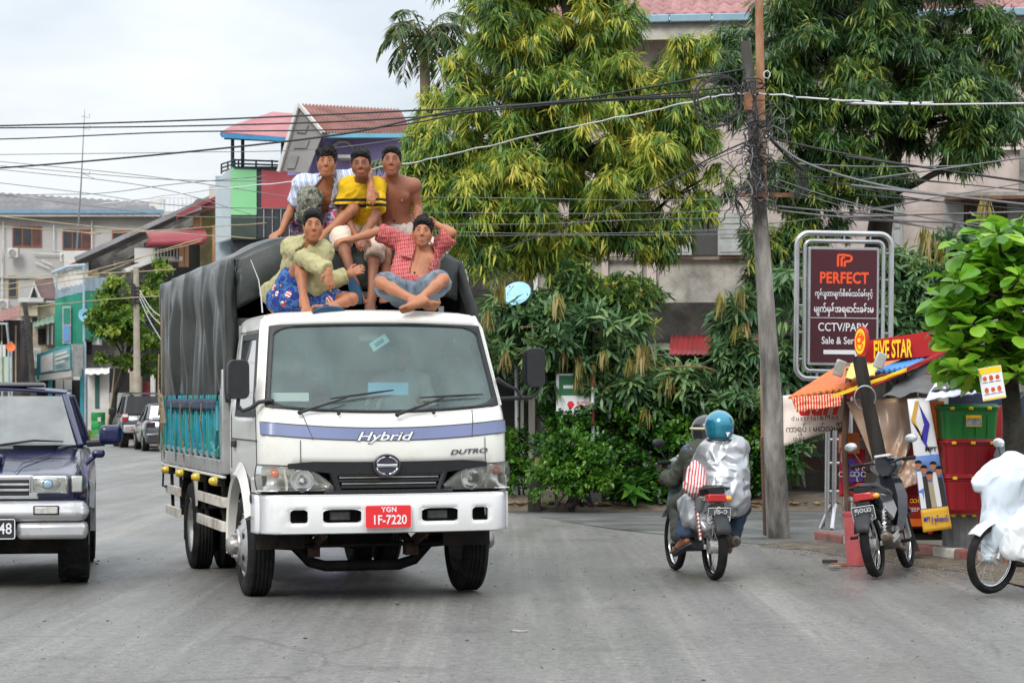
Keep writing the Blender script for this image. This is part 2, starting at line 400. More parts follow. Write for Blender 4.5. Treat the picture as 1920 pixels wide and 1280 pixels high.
# ================================================================ ground, road, verge
def road_material():
 m=bpy.data.materials.new('wet_asphalt');m.use_nodes=True;nt,b,N,L=nodes_of(m)
 tc=N('ShaderNodeTexCoord')
 def noise(scale,det=4,rough=.5,st=None,off=0):
  mp=N('ShaderNodeMapping');mp.inputs['Scale'].default_value=st or(1,1,1);mp.inputs['Location'].default_value=(off,off,0)
  mp.inputs['Rotation'].default_value=(0,0,R(-9)if st else 0)
  L(tc.outputs['Object'],mp.inputs[0]);n=N('ShaderNodeTexNoise');n.inputs['Scale'].default_value=scale;n.inputs['Detail'].default_value=det;n.inputs['Roughness'].default_value=rough
  L(mp.outputs[0],n.inputs['Vector']);return n.outputs[0]
 big=noise(.35,5,.6);tracks=noise(1.0,8,.72,(2.6,.05,1),3.0);fine=noise(40,3,.75);grit=noise(13,6,.75,None,5)
 a=ramp(N,[(.3,(.165,.159,.148)),(.7,(.225,.217,.202))]);L(big,a.inputs[0])
 t=ramp(N,[(.38,(.14,.136,.127)),(.52,(.22,.212,.198)),(.62,(.33,.313,.285))]);L(tracks,t.inputs[0])
 mx=N('ShaderNodeMix');mx.data_type='RGBA';mx.inputs[0].default_value=.5;L(a.outputs[0],mx.inputs[6]);L(t.outputs[0],mx.inputs[7])
 g=ramp(N,[(.32,(.22,.22,.22)),(.5,(.9,.9,.9)),(.64,(1.0,1.0,1.0))]);L(fine,g.inputs[0])
 g2=ramp(N,[(.33,(.28,.275,.265)),(.42,(.85,.85,.85)),(.55,(1,1,1)),(.66,(1.4,1.38,1.33))]);L(grit,g2.inputs[0])
 m1=N('ShaderNodeMix');m1.data_type='RGBA';m1.blend_type='MULTIPLY';m1.inputs[0].default_value=.72;L(mx.outputs[2],m1.inputs[6]);L(g.outputs[0],m1.inputs[7])
 m2=N('ShaderNodeMix');m2.data_type='RGBA';m2.blend_type='MULTIPLY';m2.inputs[0].default_value=.95;L(m1.outputs[2],m2.inputs[6]);L(g2.outputs[0],m2.inputs[7])
 vo=N('ShaderNodeTexVoronoi');vo.feature='DISTANCE_TO_EDGE';vo.inputs['Scale'].default_value=.33;wv=N('ShaderNodeMix');wv.data_type='VECTOR';wv.inputs[0].default_value=.12;nv=N('ShaderNodeTexNoise');nv.inputs['Scale'].default_value=1.4;nv.inputs['Detail'].default_value=6;L(tc.outputs['Object'],nv.inputs['Vector']);L(tc.outputs['Object'],wv.inputs[4]);L(nv.outputs['Color'],wv.inputs[5]);L(wv.outputs[1],vo.inputs['Vector'])
 vr=ramp(N,[(0,(.66,.65,.64)),(.006,(1,1,1))]);L(vo.outputs[0],vr.inputs[0]);msk=ramp(N,[(.50,(0,0,0)),(.56,(1,1,1))]);L(noise(.22,3,.5,None,20),msk.inputs[0])
 m3=N('ShaderNodeMix');m3.data_type='RGBA';m3.blend_type='MULTIPLY';L(msk.outputs[0],m3.inputs[0]);L(m2.outputs[2],m3.inputs[6]);L(vr.outputs[0],m3.inputs[7])
 st_=ramp(N,[(.30,(.62,.61,.60)),(.44,(1,1,1))]);L(noise(.9,6,.7,None,31),st_.inputs[0]);m4=N('ShaderNodeMix');m4.data_type='RGBA';m4.blend_type='MULTIPLY';m4.inputs[0].default_value=.7;L(m3.outputs[2],m4.inputs[6]);L(st_.outputs[0],m4.inputs[7])
 L(m4.outputs[2],b.inputs['Base Color'])
 wet=noise(.55,6,.6,(1.0,.35,1),9.0);b.inputs['Specular IOR Level'].default_value=.34;wr=ramp(N,[(.38,(.26,.26,.26)),(.6,(.58,.58,.58))]);L(wet,wr.inputs[0]);L(wr.outputs[0],b.inputs['Roughness'])
 bp=N('ShaderNodeBump');bp.inputs['Strength'].default_value=.5;bp.inputs['Distance'].default_value=.014
 ad=N('ShaderNodeMath');ad.operation='ADD';L(fine,ad.inputs[0]);L(grit,ad.inputs[1]);L(ad.outputs[0],bp.inputs['Height']);L(bp.outputs[0],b.inputs['Normal'])
 return m
ASPH=road_material()
SOIL=M('soil',(.16,.125,.09),.85,var=.4,vs=3,bump=.8,bs=18,dirt=(.07,.055,.04),dirt_amt=.6,ds=1.5)
SIDE=M('side_asphalt',(.125,.126,.125),.42,var=.35,vs=1.2,bump=.5,bs=40,dirt=(.14,.135,.125),dirt_amt=.35,ds=.9,rv=.14)
VERGE=M('gravel_verge',(.15,.115,.082),.6,var=.45,vs=7,bump=.9,bs=30,dirt=(.055,.055,.038),dirt_amt=.55,ds=1.2,rv=.2)
CONC=M('concrete',(.30,.29,.27),.85,var=.25,vs=5,bump=.4,bs=30,dirt=(.11,.11,.10),dirt_amt=.55,ds=2.5)
def sheet(name,pts,z,mat,kind='structure'):
 mb=MB();mb.add([(x,y,z)for x,y in pts],[tuple(range(len(pts)))]);o=mb.build(name,mat);return tag(o,kind=kind)
o=sheet('ground',[(-1500,-60),(1500,-60),(1500,2600),(-1500,2600)],-.012,SOIL)
sheet('road',[(-19,-40),(3.2,-40),(4.15,14),(4.35,18),(4.0,22.0),(2.9,25.0),(1.2,28.6),(-.4,34),(-6,55),(-16,96),(-26,135),(-45,210),(-62,205),(-36,125),(-22,70)],0,ASPH)
sheet('side_street',[(3.0,24.9),(9.5,23.5),(30,24),(60,30),(60,33.5),(-.35,33.6),(1.3,28.6)],-.004,SIDE)
def verge():
 P=[]
 edge=[(3.9,12),(4.22,14),(4.42,16),(4.42,18),(4.25,20),(3.85,22),(3.2,24),(2.55,25.6)]
 far=[(9,12),(8.6,14),(8.3,16),(7.8,18),(7.1,20.5),(6.3,23.0),(5.2,25.4),(4.1,26.6)]
 rr=random.Random(4)
 for j in range(60):
  t=j/59*(len(edge)-1);i=min(int(t),len(edge)-2);f=t-i;row=[]
  e=[edge[i][k]*(1-f)+edge[i+1][k]*f for k in(0,1)];g=[far[i][k]*(1-f)+far[i+1][k]*f for k in(0,1)]
  e[0]+=mnoise.noise(Vector((j*.31,0,3)))*.22+rr.uniform(-.03,.03)
  for k in range(26):
   s=k/25;x,y=e[0]*(1-s)+g[0]*s,e[1]*(1-s)+g[1]*s
   z=.004+min(1,s*4)*(.018+.022*mnoise.noise(Vector((x*1.1,y*1.1,0)))+.010*mnoise.noise(Vector((x*5,y*5,2))))
   row.append((x,y,max(.003,z)))
  P.append(row)
 o=MB().grid(P).build('verge',VERGE,smooth=180);tag(o,kind='structure')
verge()
P=[]
for i in range(60):
 x=-1.6+i*.26;P.append([(x,33.2+.25*mnoise.noise(Vector((x,0,0)))+k*.35,.0+(.06*min(k,3)+.05*mnoise.noise(Vector((x*2,k,1))))*(k>0))for k in range(9)])
tag(MB().grid(P).build('soil_strip',SOIL,smooth=180),kind='structure')
def scatter(name,n,fn,mat,smin,smax,flat=.5):
 mb=MB();rr=random.Random(11)
 for _ in range(n):
  x,y,z=fn(rr);s=rr.uniform(smin,smax)*(1 if rr.random()<.9 else 1.8);m=Euler((rr.uniform(-.4,.4),rr.uniform(-.4,.4),rr.uniform(0,6))).to_matrix()
  pts=[m@Vector((math.cos(a)*s*rr.uniform(.6,1),math.sin(a)*s*rr.uniform(.6,1),0))for a in(0,1.3,2.5,3.8,5)]
  c=Vector((x,y,z));top=c+Vector((0,0,s*flat));mb.add([c+p for p in pts]+[top,c-Vector((0,0,.01))],[(i,(i+1)%5,5)for i in range(5)]+[((i+1)%5,i,6)for i in range(5)])
 return tag(mb.build(name,mat),kind='stuff')
def on_verge(rr):
 t=rr.random();y=14+t*11.6;xe=4.3-max(0,y-18.5)**1.35*.145;return xe+abs(rr.gauss(0,.9))-.12,y,.02
scatter('gravel',1500,on_verge,M('gravel_stone',(.24,.21,.17),.8,var=.4,vs=20),.004,.012)
LEAFLIT=M('dead_leaves',(.22,.14,.06),.8,var=.5,vs=9)
scatter('leaf_litter',700,lambda r:(r.uniform(-1.2,9),33.5+abs(r.gauss(0,.45)),.10),LEAFLIT,.03,.07,.2)
scatter('road_grit',500,lambda r:(r.uniform(-6,4.2),r.uniform(12.3,24),.001),M('grit',(.10,.095,.085),.8,var=.6,vs=30),.004,.014)
# ================================================================ vegetation
def leaf_mat(name,stops,rough=.45,tl=.35):
 m=bpy.data.materials.new(name);m.use_nodes=True;nt,b,N,L=nodes_of(m)
 at_=N('ShaderNodeAttribute');at_.attribute_name='tone';cr=ramp(N,stops);L(at_.outputs['Fac'],cr.inputs[0]);L(cr.outputs[0],b.inputs['Base Color']);b.inputs['Roughness'].default_value=rough
 t=N('ShaderNodeBsdfTranslucent');hs=N('ShaderNodeHueSaturation');hs.inputs['Value'].default_value=1.5;hs.inputs['Hue'].default_value=.485;L(cr.outputs[0],hs.inputs['Color']);L(hs.outputs[0],t.inputs[0])
 mx=N('ShaderNodeMixShader');mx.inputs[0].default_value=tl;L(b.outputs[0],mx.inputs[1]);L(t.outputs[0],mx.inputs[2]);L(mx.outputs[0],nt.nodes['Material Output'].inputs[0]);MATS[name]=m;return m
YGLEAF=leaf_mat('yellow_green_leaf',[(0,(.022,.06,.015)),(.30,(.075,.17,.036)),(.55,(.20,.32,.05)),(.78,(.44,.49,.075)),(1,(.62,.56,.10))])
DKLEAF=leaf_mat('dark_green_leaf',[(0,(.018,.045,.018)),(.4,(.045,.105,.038)),(.7,(.10,.20,.052)),(.9,(.24,.33,.06)),(1,(.42,.40,.075))],.3,.25)
MGLEAF=leaf_mat('mango_leaf',[(0,(.024,.07,.030)),(.4,(.065,.145,.06)),(.75,(.14,.25,.10)),(1,(.25,.34,.11))],.36,.25)
HDLEAF=leaf_mat('hedge_leaf',[(0,(.012,.045,.010)),(.45,(.028,.11,.015)),(.8,(.075,.21,.022)),(1,(.16,.32,.04))],.3,.3)
BRLEAF=leaf_mat('bronze_leaf',[(0,(.14,.10,.03)),(.4,(.24,.22,.05)),(.75,(.36,.32,.085)),(1,(.28,.18,.09))],.45,.4)
LGLEAF=leaf_mat('light_green_leaf',[(0,(.03,.07,.012)),(.4,(.08,.17,.02)),(.75,(.16,.28,.03)),(1,(.30,.36,.06))],.5,.4)
PLLEAF=leaf_mat('palm_leaf',[(0,(.012,.035,.012)),(.5,(.035,.085,.022)),(.85,(.10,.15,.03)),(1,(.25,.17,.06))],.4,.25)
BARK=M('bark',(.045,.036,.028),.9,var=.4,vs=6,bump=.9,bs=14,dirt=(.02,.018,.016),dirt_amt=.5,ds=4,stretch=(1,1,.35))
BARKL=M('pale_bark',(.17,.10,.055),.9,var=.3,vs=10)
G=np.array([0,0,-1.0])
def nrm(a):return a/np.maximum(np.linalg.norm(a,axis=-1,keepdims=True),1e-9)
def leaves(B,D,Ln,W,tone,bend=.18,seg=1,roll=None,rs=None):
 """Leaf blades as folded quads: base, two mid points, tip. Arrays of n leaves."""
 n=len(B);side=nrm(np.cross(D,np.array([0,0,1.0]))+1e-6)
 rs=rs or np.random.RandomState(1);a=rs.uniform(-.7,.7,n)[:,None];up=nrm(np.cross(side,D));side=side*np.cos(a)+up*np.sin(a);up=nrm(np.cross(side,D))
 mid=B+D*(Ln*.45)[:,None];tip=B+D*Ln[:,None]+G*(Ln*bend)[:,None]
 w=W[:,None];ml=mid+side*w+up*w*.35;mr=mid-side*w+up*w*.35;q2=B*.25+tip*.75+up*(bend*Ln*.3)[:,None]
 V=np.stack([B,ml,q2+side*w*.62,tip,q2-side*w*.62,mr],1).reshape(-1,3);i=np.arange(n)[:,None]*6
 mid_i=None
 Q=np.concatenate([i+np.array([[0,1,2,5]]),i+np.array([[5,2,3,4]])],1).reshape(-1,4)
 return V,Q,np.repeat(tone,6)
def spray_leaves(P,A,L0,W0,nl,droop,tone,rs,twig=.22,spread=1.0,tvar=.12):
 """nl leaves round each twig end P with axis A."""
 n=len(P);t=rs.uniform(0,1,(n,nl,1));th=rs.uniform(0,2*PI,(n,nl,1));s=nrm(np.cross(A,np.array([.13,.21,.97])));u=np.cross(s,A)
 rad=s[:,None]*np.cos(th)+u[:,None]*np.sin(th);base=P[:,None]-A[:,None]*twig*t
 D=nrm(A[:,None]*(.55+.2*(1-t))+rad*spread*rs.uniform(.6,1.1,(n,nl,1))+G*droop*rs.uniform(.5,1.2,(n,nl,1)))
 Ln=L0*np.repeat(rs.uniform(.7,1.2,n),nl)*rs.uniform(.6,1.15,n*nl);W=W0*rs.uniform(.75,1.2,n*nl);tn=np.clip(np.repeat(tone,nl)+rs.normal(0,tvar,n*nl),0,1)
 return leaves(base.reshape(-1,3),D.reshape(-1,3),Ln,W,tn,rs=rs)
def crown_points(boughs,n,rs,inner=.35,flat=.55):
 w=np.array([b[1][0]*b[1][1]+b[1][1]*b[1][2]+b[1][0]*b[1][2]for b in boughs]);k=rs.choice(len(boughs),n,p=w/w.sum())
 C=np.array([b[0]for b in boughs])[k];Rr=np.array([b[1]for b in boughs])[k]
 d=nrm(rs.normal(size=(n,3)));d[:,2]=np.where(d[:,2]<-.62,-d[:,2],d[:,2]);d=nrm(d);r=inner+(1-inner)*rs.uniform(0,1,(n,1))**.6
 A=nrm(d*np.array([1,1,flat])+rs.normal(0,.35,(n,3)))
 return C+d*Rr*r,A,k,r[:,0]
def boughs_from(cs,n,rs,rmin,rmax,flat=.6):
 """Break big envelope ellipsoids (centre, radii) into many uneven boughs, leaving gaps."""
 out=[]
 w=np.array([c[1][0]*c[1][1]*c[1][2]for c in cs])**.67;k=rs.choice(len(cs),n,p=w/w.sum())
 for j in k:
  c,r_=np.array(cs[j][0],float),np.array(cs[j][1],float);d=nrm(rs.normal(size=3));q=rs.uniform(.25,1)**.5;s=rs.uniform(rmin,rmax);out.append((c+d*r_*q*.88,(s,s,s*flat)))
 return out
def foliage(name,boughs,n,leaf,droop,mat,parent,tone=(.3,.7),seed=1,twig=.22,spread=1.0,kind='stuff',pieces=0,piece_name='leaf_spray',tvar=.12,bt=.16):
 rs=np.random.RandomState(seed);P,A,k,r=crown_points(boughs,n,rs);bt_=rs.normal(0,bt,len(boughs))
 T=np.clip(tone[0]+(tone[1]-tone[0])*rs.uniform(0,1,n)+bt_[k],0.02,.98)
 V,Q,t=spray_leaves(P,A,leaf[0],leaf[1],leaf[2],droop,T,rs,twig,spread,tvar)
 o=link(name,raw_mesh(name,V,Q,mat,smooth=False,attr=t),parent,world=True);tag(o,kind=kind)
 if pieces:
  ms=[]
  for j in range(6):
   V,Q,t=spray_leaves(np.zeros((1,3)),np.array([[0,-.5,.6]])/.78,leaf[0]*1.05,leaf[1]*1.05,leaf[2]+4,droop,np.array([tone[0]+(tone[1]-tone[0])*(.35+.13*j)]),rs,twig,spread,tvar)
   ms.append(raw_mesh(piece_name,V,Q,mat,smooth=False,attr=t))
  order=np.argsort(P[:,1]-r*.6)[:pieces*3];rs.shuffle(order)
  for q,i in enumerate(order[:pieces]):
   s=link(piece_name,ms[q%6],parent,world=True);p=P[i]+A[i]*.05;s.location=p;s.rotation_euler=(0,0,rs.uniform(-1.3,1.3));f=rs.uniform(.8,1.2);s.scale=(f,f,f)
 return o
def limb(mb,a,b,r0,r1,rs,n=6,wob=.12):
 a,b=Vector(a),Vector(b);L_=(b-a).length;pts=[]
 for i in range(n+1):
  t=i/n;p=a.lerp(b,t)+Vector((rs.uniform(-1,1),rs.uniform(-1,1),rs.uniform(-.6,.6)))*wob*L_*.25*math.sin(PI*t);p.z-=.0;pts.append(p)
 mb.tube(pts,[r0+(r1-r0)*i/n for i in range(n+1)],7);return pts
def tree(name,label,trunk,boughs,r0,mat_bark,rs_seed,cat='tree',nlimb=14,loc=None,r_l=.05):
 """Root Empty with a trunk part whose limbs reach the boughs."""
 loc=Vector(trunk[0]);root=thing(name,label,cat,loc);rr=random.Random(rs_seed)
 mb=MB();n=len(trunk);mb.tube(trunk,[r0*(1-.72*i/(n-1))for i in range(n)],10);mb.build('trunk',mat_bark,root,world=True,smooth=180)
 mb=MB()
 for c,r_ in sorted(boughs,key=lambda b:rr.random())[:nlimb]:
  q=min(range(n),key=lambda i:abs(trunk[i][2]-(c[2]-.25*(Vector(c)-Vector(trunk[i])).length))+.2*(i==0))
  pts=limb(mb,trunk[q],c,r_l,.012,rr)
  for _ in range(2):limb(mb,pts[4],Vector(c)+Vector((rr.uniform(-1,1),rr.uniform(-1,1),rr.uniform(-.3,.6)))*r_[0],.016,.006,rr,4)
 mb.build('branches',mat_bark,root,world=True,smooth=180);return root
def env(px,py,rx,ry,d,rd):
 s=d/F;return(tuple(at(px,py,d)),(rx*s,rd,ry*s))
rs=np.random.RandomState(21)
cs=[env(960,60,105,85,37,1.5),env(1060,40,150,95,37.5,1.6),env(1210,110,105,120,37,1.2),env(880,240,95,85,36.5,1.2),env(1030,240,150,105,36.5,1.6),env(1215,250,110,85,36.5,1.3),env(890,390,125,95,36,1.3),env(1070,400,140,85,36,1.5),env(1240,400,95,60,36.3,1.0),env(1290,200,50,70,36.6,.7),env(1305,320,55,70,36.6,.6),env(1320,220,50,60,36.6,.5),env(1290,80,50,60,36.8,.5),env(800,300,50,55,36.6,.6),env(850,170,60,60,36.8,.7),env(785,235,35,45,36.8,.5),env(800,440,55,50,36.2,.6),env(1010,100,200,90,36.6,1.0),env(1160,460,90,40,36.2,.8),env(1130,180,130,90,36.2,1.2),env(1000,150,110,80,36.4,1.2),env(800,400,50,60,36,.7),env(840,320,55,60,36,.7),env(1010,-60,200,70,37.5,1.8),env(905,470,85,60,36,1.0),env(960,330,150,90,36,1.3),env(850,330,70,90,35.8,.9),env(990,450,120,50,35.8,1.0),env(1150,330,140,80,35.9,1.2)]
bo=boughs_from(cs,400,rs,.20,.42,.85)
t1=tree('broadleaf_tree','tall yellow-green tree with drooping narrow leaves rising right behind the lorry',[at(1092,930,37),at(1088,700,37),at(1086,480,37),at(1080,300,37),at(1070,140,37),at(1062,0,37),at(1058,-110,37)],bo,.20,BARK,3,nlimb=40,r_l=.055)
foliage('foliage',bo,10500,(.235,.0130,11),1.05,YGLEAF,t1,(.06,.92),5,pieces=220,tvar=.07,bt=.14,spread=.8)
cs=[env(1450,90,110,110,39,1.4),env(1600,60,140,110,39.5,1.6),env(1760,70,140,100,39.5,1.6),env(1890,120,90,120,39.5,1.2),env(1480,220,100,80,38.5,1.2),env(1600,220,120,90,38.5,1.4),env(1740,210,105,90,38.5,1.3),env(1790,300,60,55,38.3,.8),env(1560,310,80,60,38.6,.9),env(1640,-50,280,70,39.5,1.9),env(1380,200,60,60,38.6,.8),env(1860,270,60,50,38.4,.7),env(1530,400,60,70,38.8,.6),env(1390,130,55,45,38.6,.6),env(1530,130,150,110,38.6,1.3),env(1700,140,150,90,38.6,1.2),env(1600,330,110,60,38.4,.8),env(1800,190,90,80,38.4,.9),env(1440,480,45,65,38,.5),env(1450,570,45,60,38,.5),env(1400,370,40,50,38,.5),env(1480,350,60,60,38,.5),env(1500,470,55,90,38,.5)]
bo=boughs_from(cs,330,rs,.22,.48,.8)
t2=tree('broadleaf_tree','large dark green tree with a leaning black trunk in front of the tiled-roof house',[at(1618,930,39.2),at(1632,700,39.2),at(1640,500,39.2),at(1658,370,39.2),at(1682,240,39.2),at(1690,110,39.2),at(1680,-60,39.2)],bo,.30,BARK,8,nlimb=36,r_l=.07)
foliage('foliage',bo,9000,(.235,.0140,11),.95,DKLEAF,t2,(.16,.88),9,pieces=200,tvar=.06,bt=.14,spread=.8)
cs=[env(1100,540,75,50,35.6,.8),env(1185,570,60,50,35.5,.8),env(1040,600,80,60,35.4,.8),env(1140,600,60,50,35.5,.7)]
bo=boughs_from(cs,46,rs,.2,.38,.7)
t3=tree('broadleaf_tree','dark narrow-leaved tree between the lorry mirror and the concrete utility pole',[at(1160,935,36),at(1150,760,36),at(1140,640,36),at(1120,560,36)],bo,.09,BARK,18,nlimb=22,r_l=.03)
foliage('foliage',bo,1150,(.26,.020,10),.55,DKLEAF,t3,(.3,.85),19,pieces=80,tvar=.1)
def mango(label,base,cs,nb,n,seed,flushes,trunkpx,tone=(.25,.85)):
 bo=boughs_from(cs,nb,rs,.26,.46,.6);d=cs[0][0][1]
 t=tree('mango_tree',label,[at(*p,d+.3)for p in trunkpx],bo,.075,BARK,seed,nlimb=20,r_l=.025)
 foliage('foliage',bo,n,(.27,.030,9),.45,MGLEAF,t,tone,seed,pieces=60,twig=.12,tvar=.09)
 q=np.random.RandomState(seed);ms=[]
 for j in range(4):
  k=22;B=q.normal(0,.03,(k,3))+np.array([0,0,.0]);D=nrm(np.stack([q.normal(0,.22,k),q.normal(0,.22,k),-np.ones(k)],1));V,Q,tt=leaves(B,D,q.uniform(.18,.32,k),q.uniform(.010,.017,k),np.clip(q.normal(.25+.2*j,.16,k),0,1),rs=q);ms.append(raw_mesh('young_leaves',V,Q,BRLEAF,smooth=False,attr=tt))
 for j,(px,py)in enumerate(flushes):
  o=link('young_leaves',ms[j%4],t,world=True);o.location=at(px,py,d-.75+q.uniform(-.1,.1));o.rotation_euler=(0,0,q.uniform(0,6));s=q.uniform(.85,1.25);o.scale=(s,s,s)
 return t
cs=[env(940,620,45,60,34.6,.5),env(1010,610,50,60,34.6,.6),env(1060,640,90,60,34.4,.7),env(1170,640,90,60,34.4,.7),env(1000,690,90,60,34.4,.7),env(1110,710,100,50,34.3,.6),env(1220,740,90,50,34.4,.7),env(930,660,40,70,34.6,.4),env(1290,730,60,40,34.5,.5)]
m1=mango('mango tree with hanging bronze young leaves above the small green and white arrow sign',None,cs,50,1000,31,[(936,530),(915,585),(1045,555),(947,660),(1060,645),(1085,670),(1084,700),(1200,650),(1207,645),(1180,675),(1130,660),(1255,708),(1106,680),(1210,765),(905,640)],[(1135,935),(1132,830),(1125,740),(1110,660),(1060,610)])
cs=[env(1400,600,60,55,34.9,.5),env(1390,680,50,50,34.8,.6),env(1440,680,80,60,34.8,.6),env(1380,750,85,50,34.6,.6),env(1470,760,60,60,34.8,.5),env(1450,830,60,50,34.6,.5),env(1330,720,50,40,34.6,.4)]
m2=mango('mango tree with yellow-brown shoots growing behind the concrete utility pole',None,cs,38,760,37,[(1388,545),(1378,610),(1352,550),(1395,605)],[(1425,935),(1422,830),(1410,720),(1400,600)])
cs=[env(1720,540,65,50,34,.6),env(1680,590,50,50,34,.5),env(1760,590,60,50,34,.5),env(1700,640,60,40,33.8,.5),env(1775,480,45,40,34.3,.4),env(1690,520,50,40,34.2,.4),env(1800,560,60,60,34.3,.4),env(1860,470,60,60,34.6,.4),env(1620,640,60,60,34.2,.4),env(1480,560,40,80,34.6,.4)]
m3=mango('dark mango tree behind the tall framed maroon sign board',None,cs,44,900,41,[(1733,425),(1765,455),(1742,440),(1845,375),(1850,400)],[(1720,935),(1725,780),(1740,640),(1760,500),(1790,420)],(.2,.7))
limb_=MB();rr=random.Random(2)
limb(limb_,at(1700,640,34.3),at(1735,430,34.0),.045,.02,rr);limb(limb_,at(1800,640,34.3),at(1848,375,34.0),.05,.02,rr);limb(limb_,at(1760,560,34.2),at(1795,440,34),.03,.012,rr)
limb_.build('bare_branches',BARKL,m3,world=True,smooth=180)
for t,a,b in((m1,(975,613),(1130,620)),(m2,(1235,690),(1345,692))):
 q=MB();A_,B_=at(*a,33.8),at(*b,34.0);q.tube([A_,A_.lerp(B_,.4)+Vector((0,0,.03)),A_.lerp(B_,.8)+Vector((0,0,.02)),B_+Vector((0,.1,-.04))],[.008,.012,.016,.02],6);q.build('bare_branch',BARKL,t,world=True,smooth=180)
def bush(name,label,cs,nb,n,leaf,mat,seed,tone,cat='bush',droop=.15,base=None,pieces=0,twig=.1,kind='stuff'):
 bo=boughs_from(cs,nb,np.random.RandomState(seed),.16,.34,.8);base=base or(cs[0][0][0],cs[0][0][1],0)
 root=thing(name,label,cat,base);rr=random.Random(seed);mb=MB()
 for c,r_ in bo[:18]:limb(mb,Vector(base)+Vector((rr.uniform(-.3,.3),rr.uniform(-.1,.1),0)),c,.016,.006,rr,4)
 mb.build('stems',BARK,root,world=True);foliage('foliage',bo,n,leaf,droop,mat,root,tone,seed,twig=twig,pieces=pieces,bt=.2);return root
cs=[env(1240+60*i,800+(14 if i%2 else-8),60,55,34.3,.6)for i in range(-3,5)]+[env(1080+60*i,870,60,55,34.0,.5)for i in range(0,7)]+[env(1150+55*i,915,50,28,33.9,.4)for i in range(0,6)]
bush('hedge','dense dark green hedge along the side street behind the motorbike riders',cs,150,3300,(.085,.030,8),HDLEAF,51,(.12,.78),'hedge',.05,at(1250,940,34.2),150,.14)
cs=[env(1095,865,55,36,32.9,.3),env(1030,862,45,36,33.0,.3),env(1105,905,45,26,32.9,.25),env(1135,850,40,28,32.9,.25),env(1065,825,30,26,33.0,.25),env(1045,900,40,26,32.9,.25)]
bush('roadside_bush','light green feathery bush round the foot of the arrow sign',cs,40,700,(.075,.018,12),HDLEAF,53,(.5,.98),'bush',.1,at(1080,950,33.0),60,.2)
cs=[env(965,830,22,40,34.4,.25),env(960,880,25,40,34.4,.25)]
bush('roadside_bush','small leafy bush beside the lorry headlamp, against the dark fence',cs,12,160,(.09,.026,9),HDLEAF,57,(.4,.9),'bush',.1,at(962,935,34.5),20,.15)
def rosette(name,label,px,py,d,n,L0,W0,mat,seed,tone,lift=.5):
 root=thing(name,label,'plant',at(px,py,d));q=np.random.RandomState(seed)
 for i in range(n):
  a=2.4*i;D=nrm(np.array([[math.cos(a),math.sin(a),lift*q.uniform(.4,1.4)]]));V,Q,t=leaves(np.array([[0,0,.05+.01*i]]),D,np.array([L0*q.uniform(.7,1.1)]),np.array([W0]),np.array([q.uniform(*tone)]),.45,rs=q)
  o=link('leaf',raw_mesh('leaf',V,Q,mat,smooth=False,attr=t),root)
 MB().cyl((0,0,0),(0,0,.12),.02,.012,6).build('stem',BARK,root);return root
rosette('broadleaf_plant','low broad-leaved plant at the foot of the hedge',1185,946,33.3,16,.36,.055,HDLEAF,3,(.5,.95))
rosette('broadleaf_plant','little fern-like plant by the concrete sign block',1148,905,33.4,10,.2,.025,HDLEAF,5,(.6,.95))
def palm(label,base,top,r0,n,L0,seed,d,droopf=1.0,tone=(.2,.9),lo=-.2):
 root=thing('palm_tree',label,'palm tree',base);q=np.random.RandomState(seed);base,top=Vector(base),Vector(top)
 MB().tube([base,base.lerp(top,.5)+Vector((.06,0,0)),top],[r0,r0*.8,r0*.7],10).build('trunk',M('palm_trunk',(.20,.15,.09),.85,var=.3,vs=8,dirt=(.08,.09,.04),ds=4),root,world=True,smooth=180)
 for i in range(n):
  a=2*PI*i/n+q.uniform(-.3,.3);el=q.uniform(lo,1.2);L_=L0*q.uniform(.8,1.1);pts=[];p=np.array(top);dv=np.array([math.cos(a)*math.cos(el),math.sin(a)*math.cos(el),math.sin(el)])
  for k in range(13):pts.append(p.copy());p=p+dv*L_/12;dv=nrm(dv+G*.11*droopf*(1+k*.12))
  mb=MB();mb.tube([Vector(x)for x in pts],[.02*(1-k/13)+.004 for k in range(13)],4)
  Bs,Ds,Ls,Tn=[],[],[],[]
  for k in range(2,13):
   t_=nrm(pts[k]-pts[k-1]);s=nrm(np.cross(t_,[0,0,1.0]))
   for sg in(-1,1):
    for _ in range(3):Bs.append(pts[k]+t_*q.uniform(-.5,.5)*L_/12);Ds.append(nrm(s*sg*1.0+t_*.7+G*q.uniform(.15,.75)*droopf));Ls.append(L_*.30*math.sin(PI*(k+1)/14.5)**.6*q.uniform(.8,1.1));Tn.append(np.clip(q.uniform(*tone),0,1))
  V,Q,t=leaves(np.array(Bs),np.array(Ds),np.array(Ls),np.full(len(Bs),.020),np.array(Tn),.25,rs=q)
  st=mb.build('frond',M('palm_rib',(.16,.17,.05),.6),root,world=True);link('leaflets',raw_mesh('leaflets',V,Q,PLLEAF,smooth=False,attr=t),st,world=False).matrix_parent_inverse=st.matrix_parent_inverse.inverted()@wmat(root).inverted()if False else Matrix.Identity(4)
 return root
palm('tall palm with drooping fronds standing against the sky left of the yellow-green tree',at(806,930,46),at(795,78,46),.14,19,1.25,4,46,1.25,(.15,1.0),-.5)
palm('lower palm with broad bright fronds behind the bare-chested man',at(770,930,41),at(765,330,41),.10,13,1.15,9,41,.9,(.4,.85),.1)
cs=[env(240,560,50,45,95,1.6),env(215,610,50,45,94,1.6),env(270,620,50,55,95,1.6),env(240,660,55,45,94,1.5),env(290,560,40,50,96,1.3),env(285,680,35,35,95,1.2),env(200,590,28,40,94,1),env(300,520,30,30,96,1)]
bo=boughs_from(cs,60,rs,.35,.75,.55)
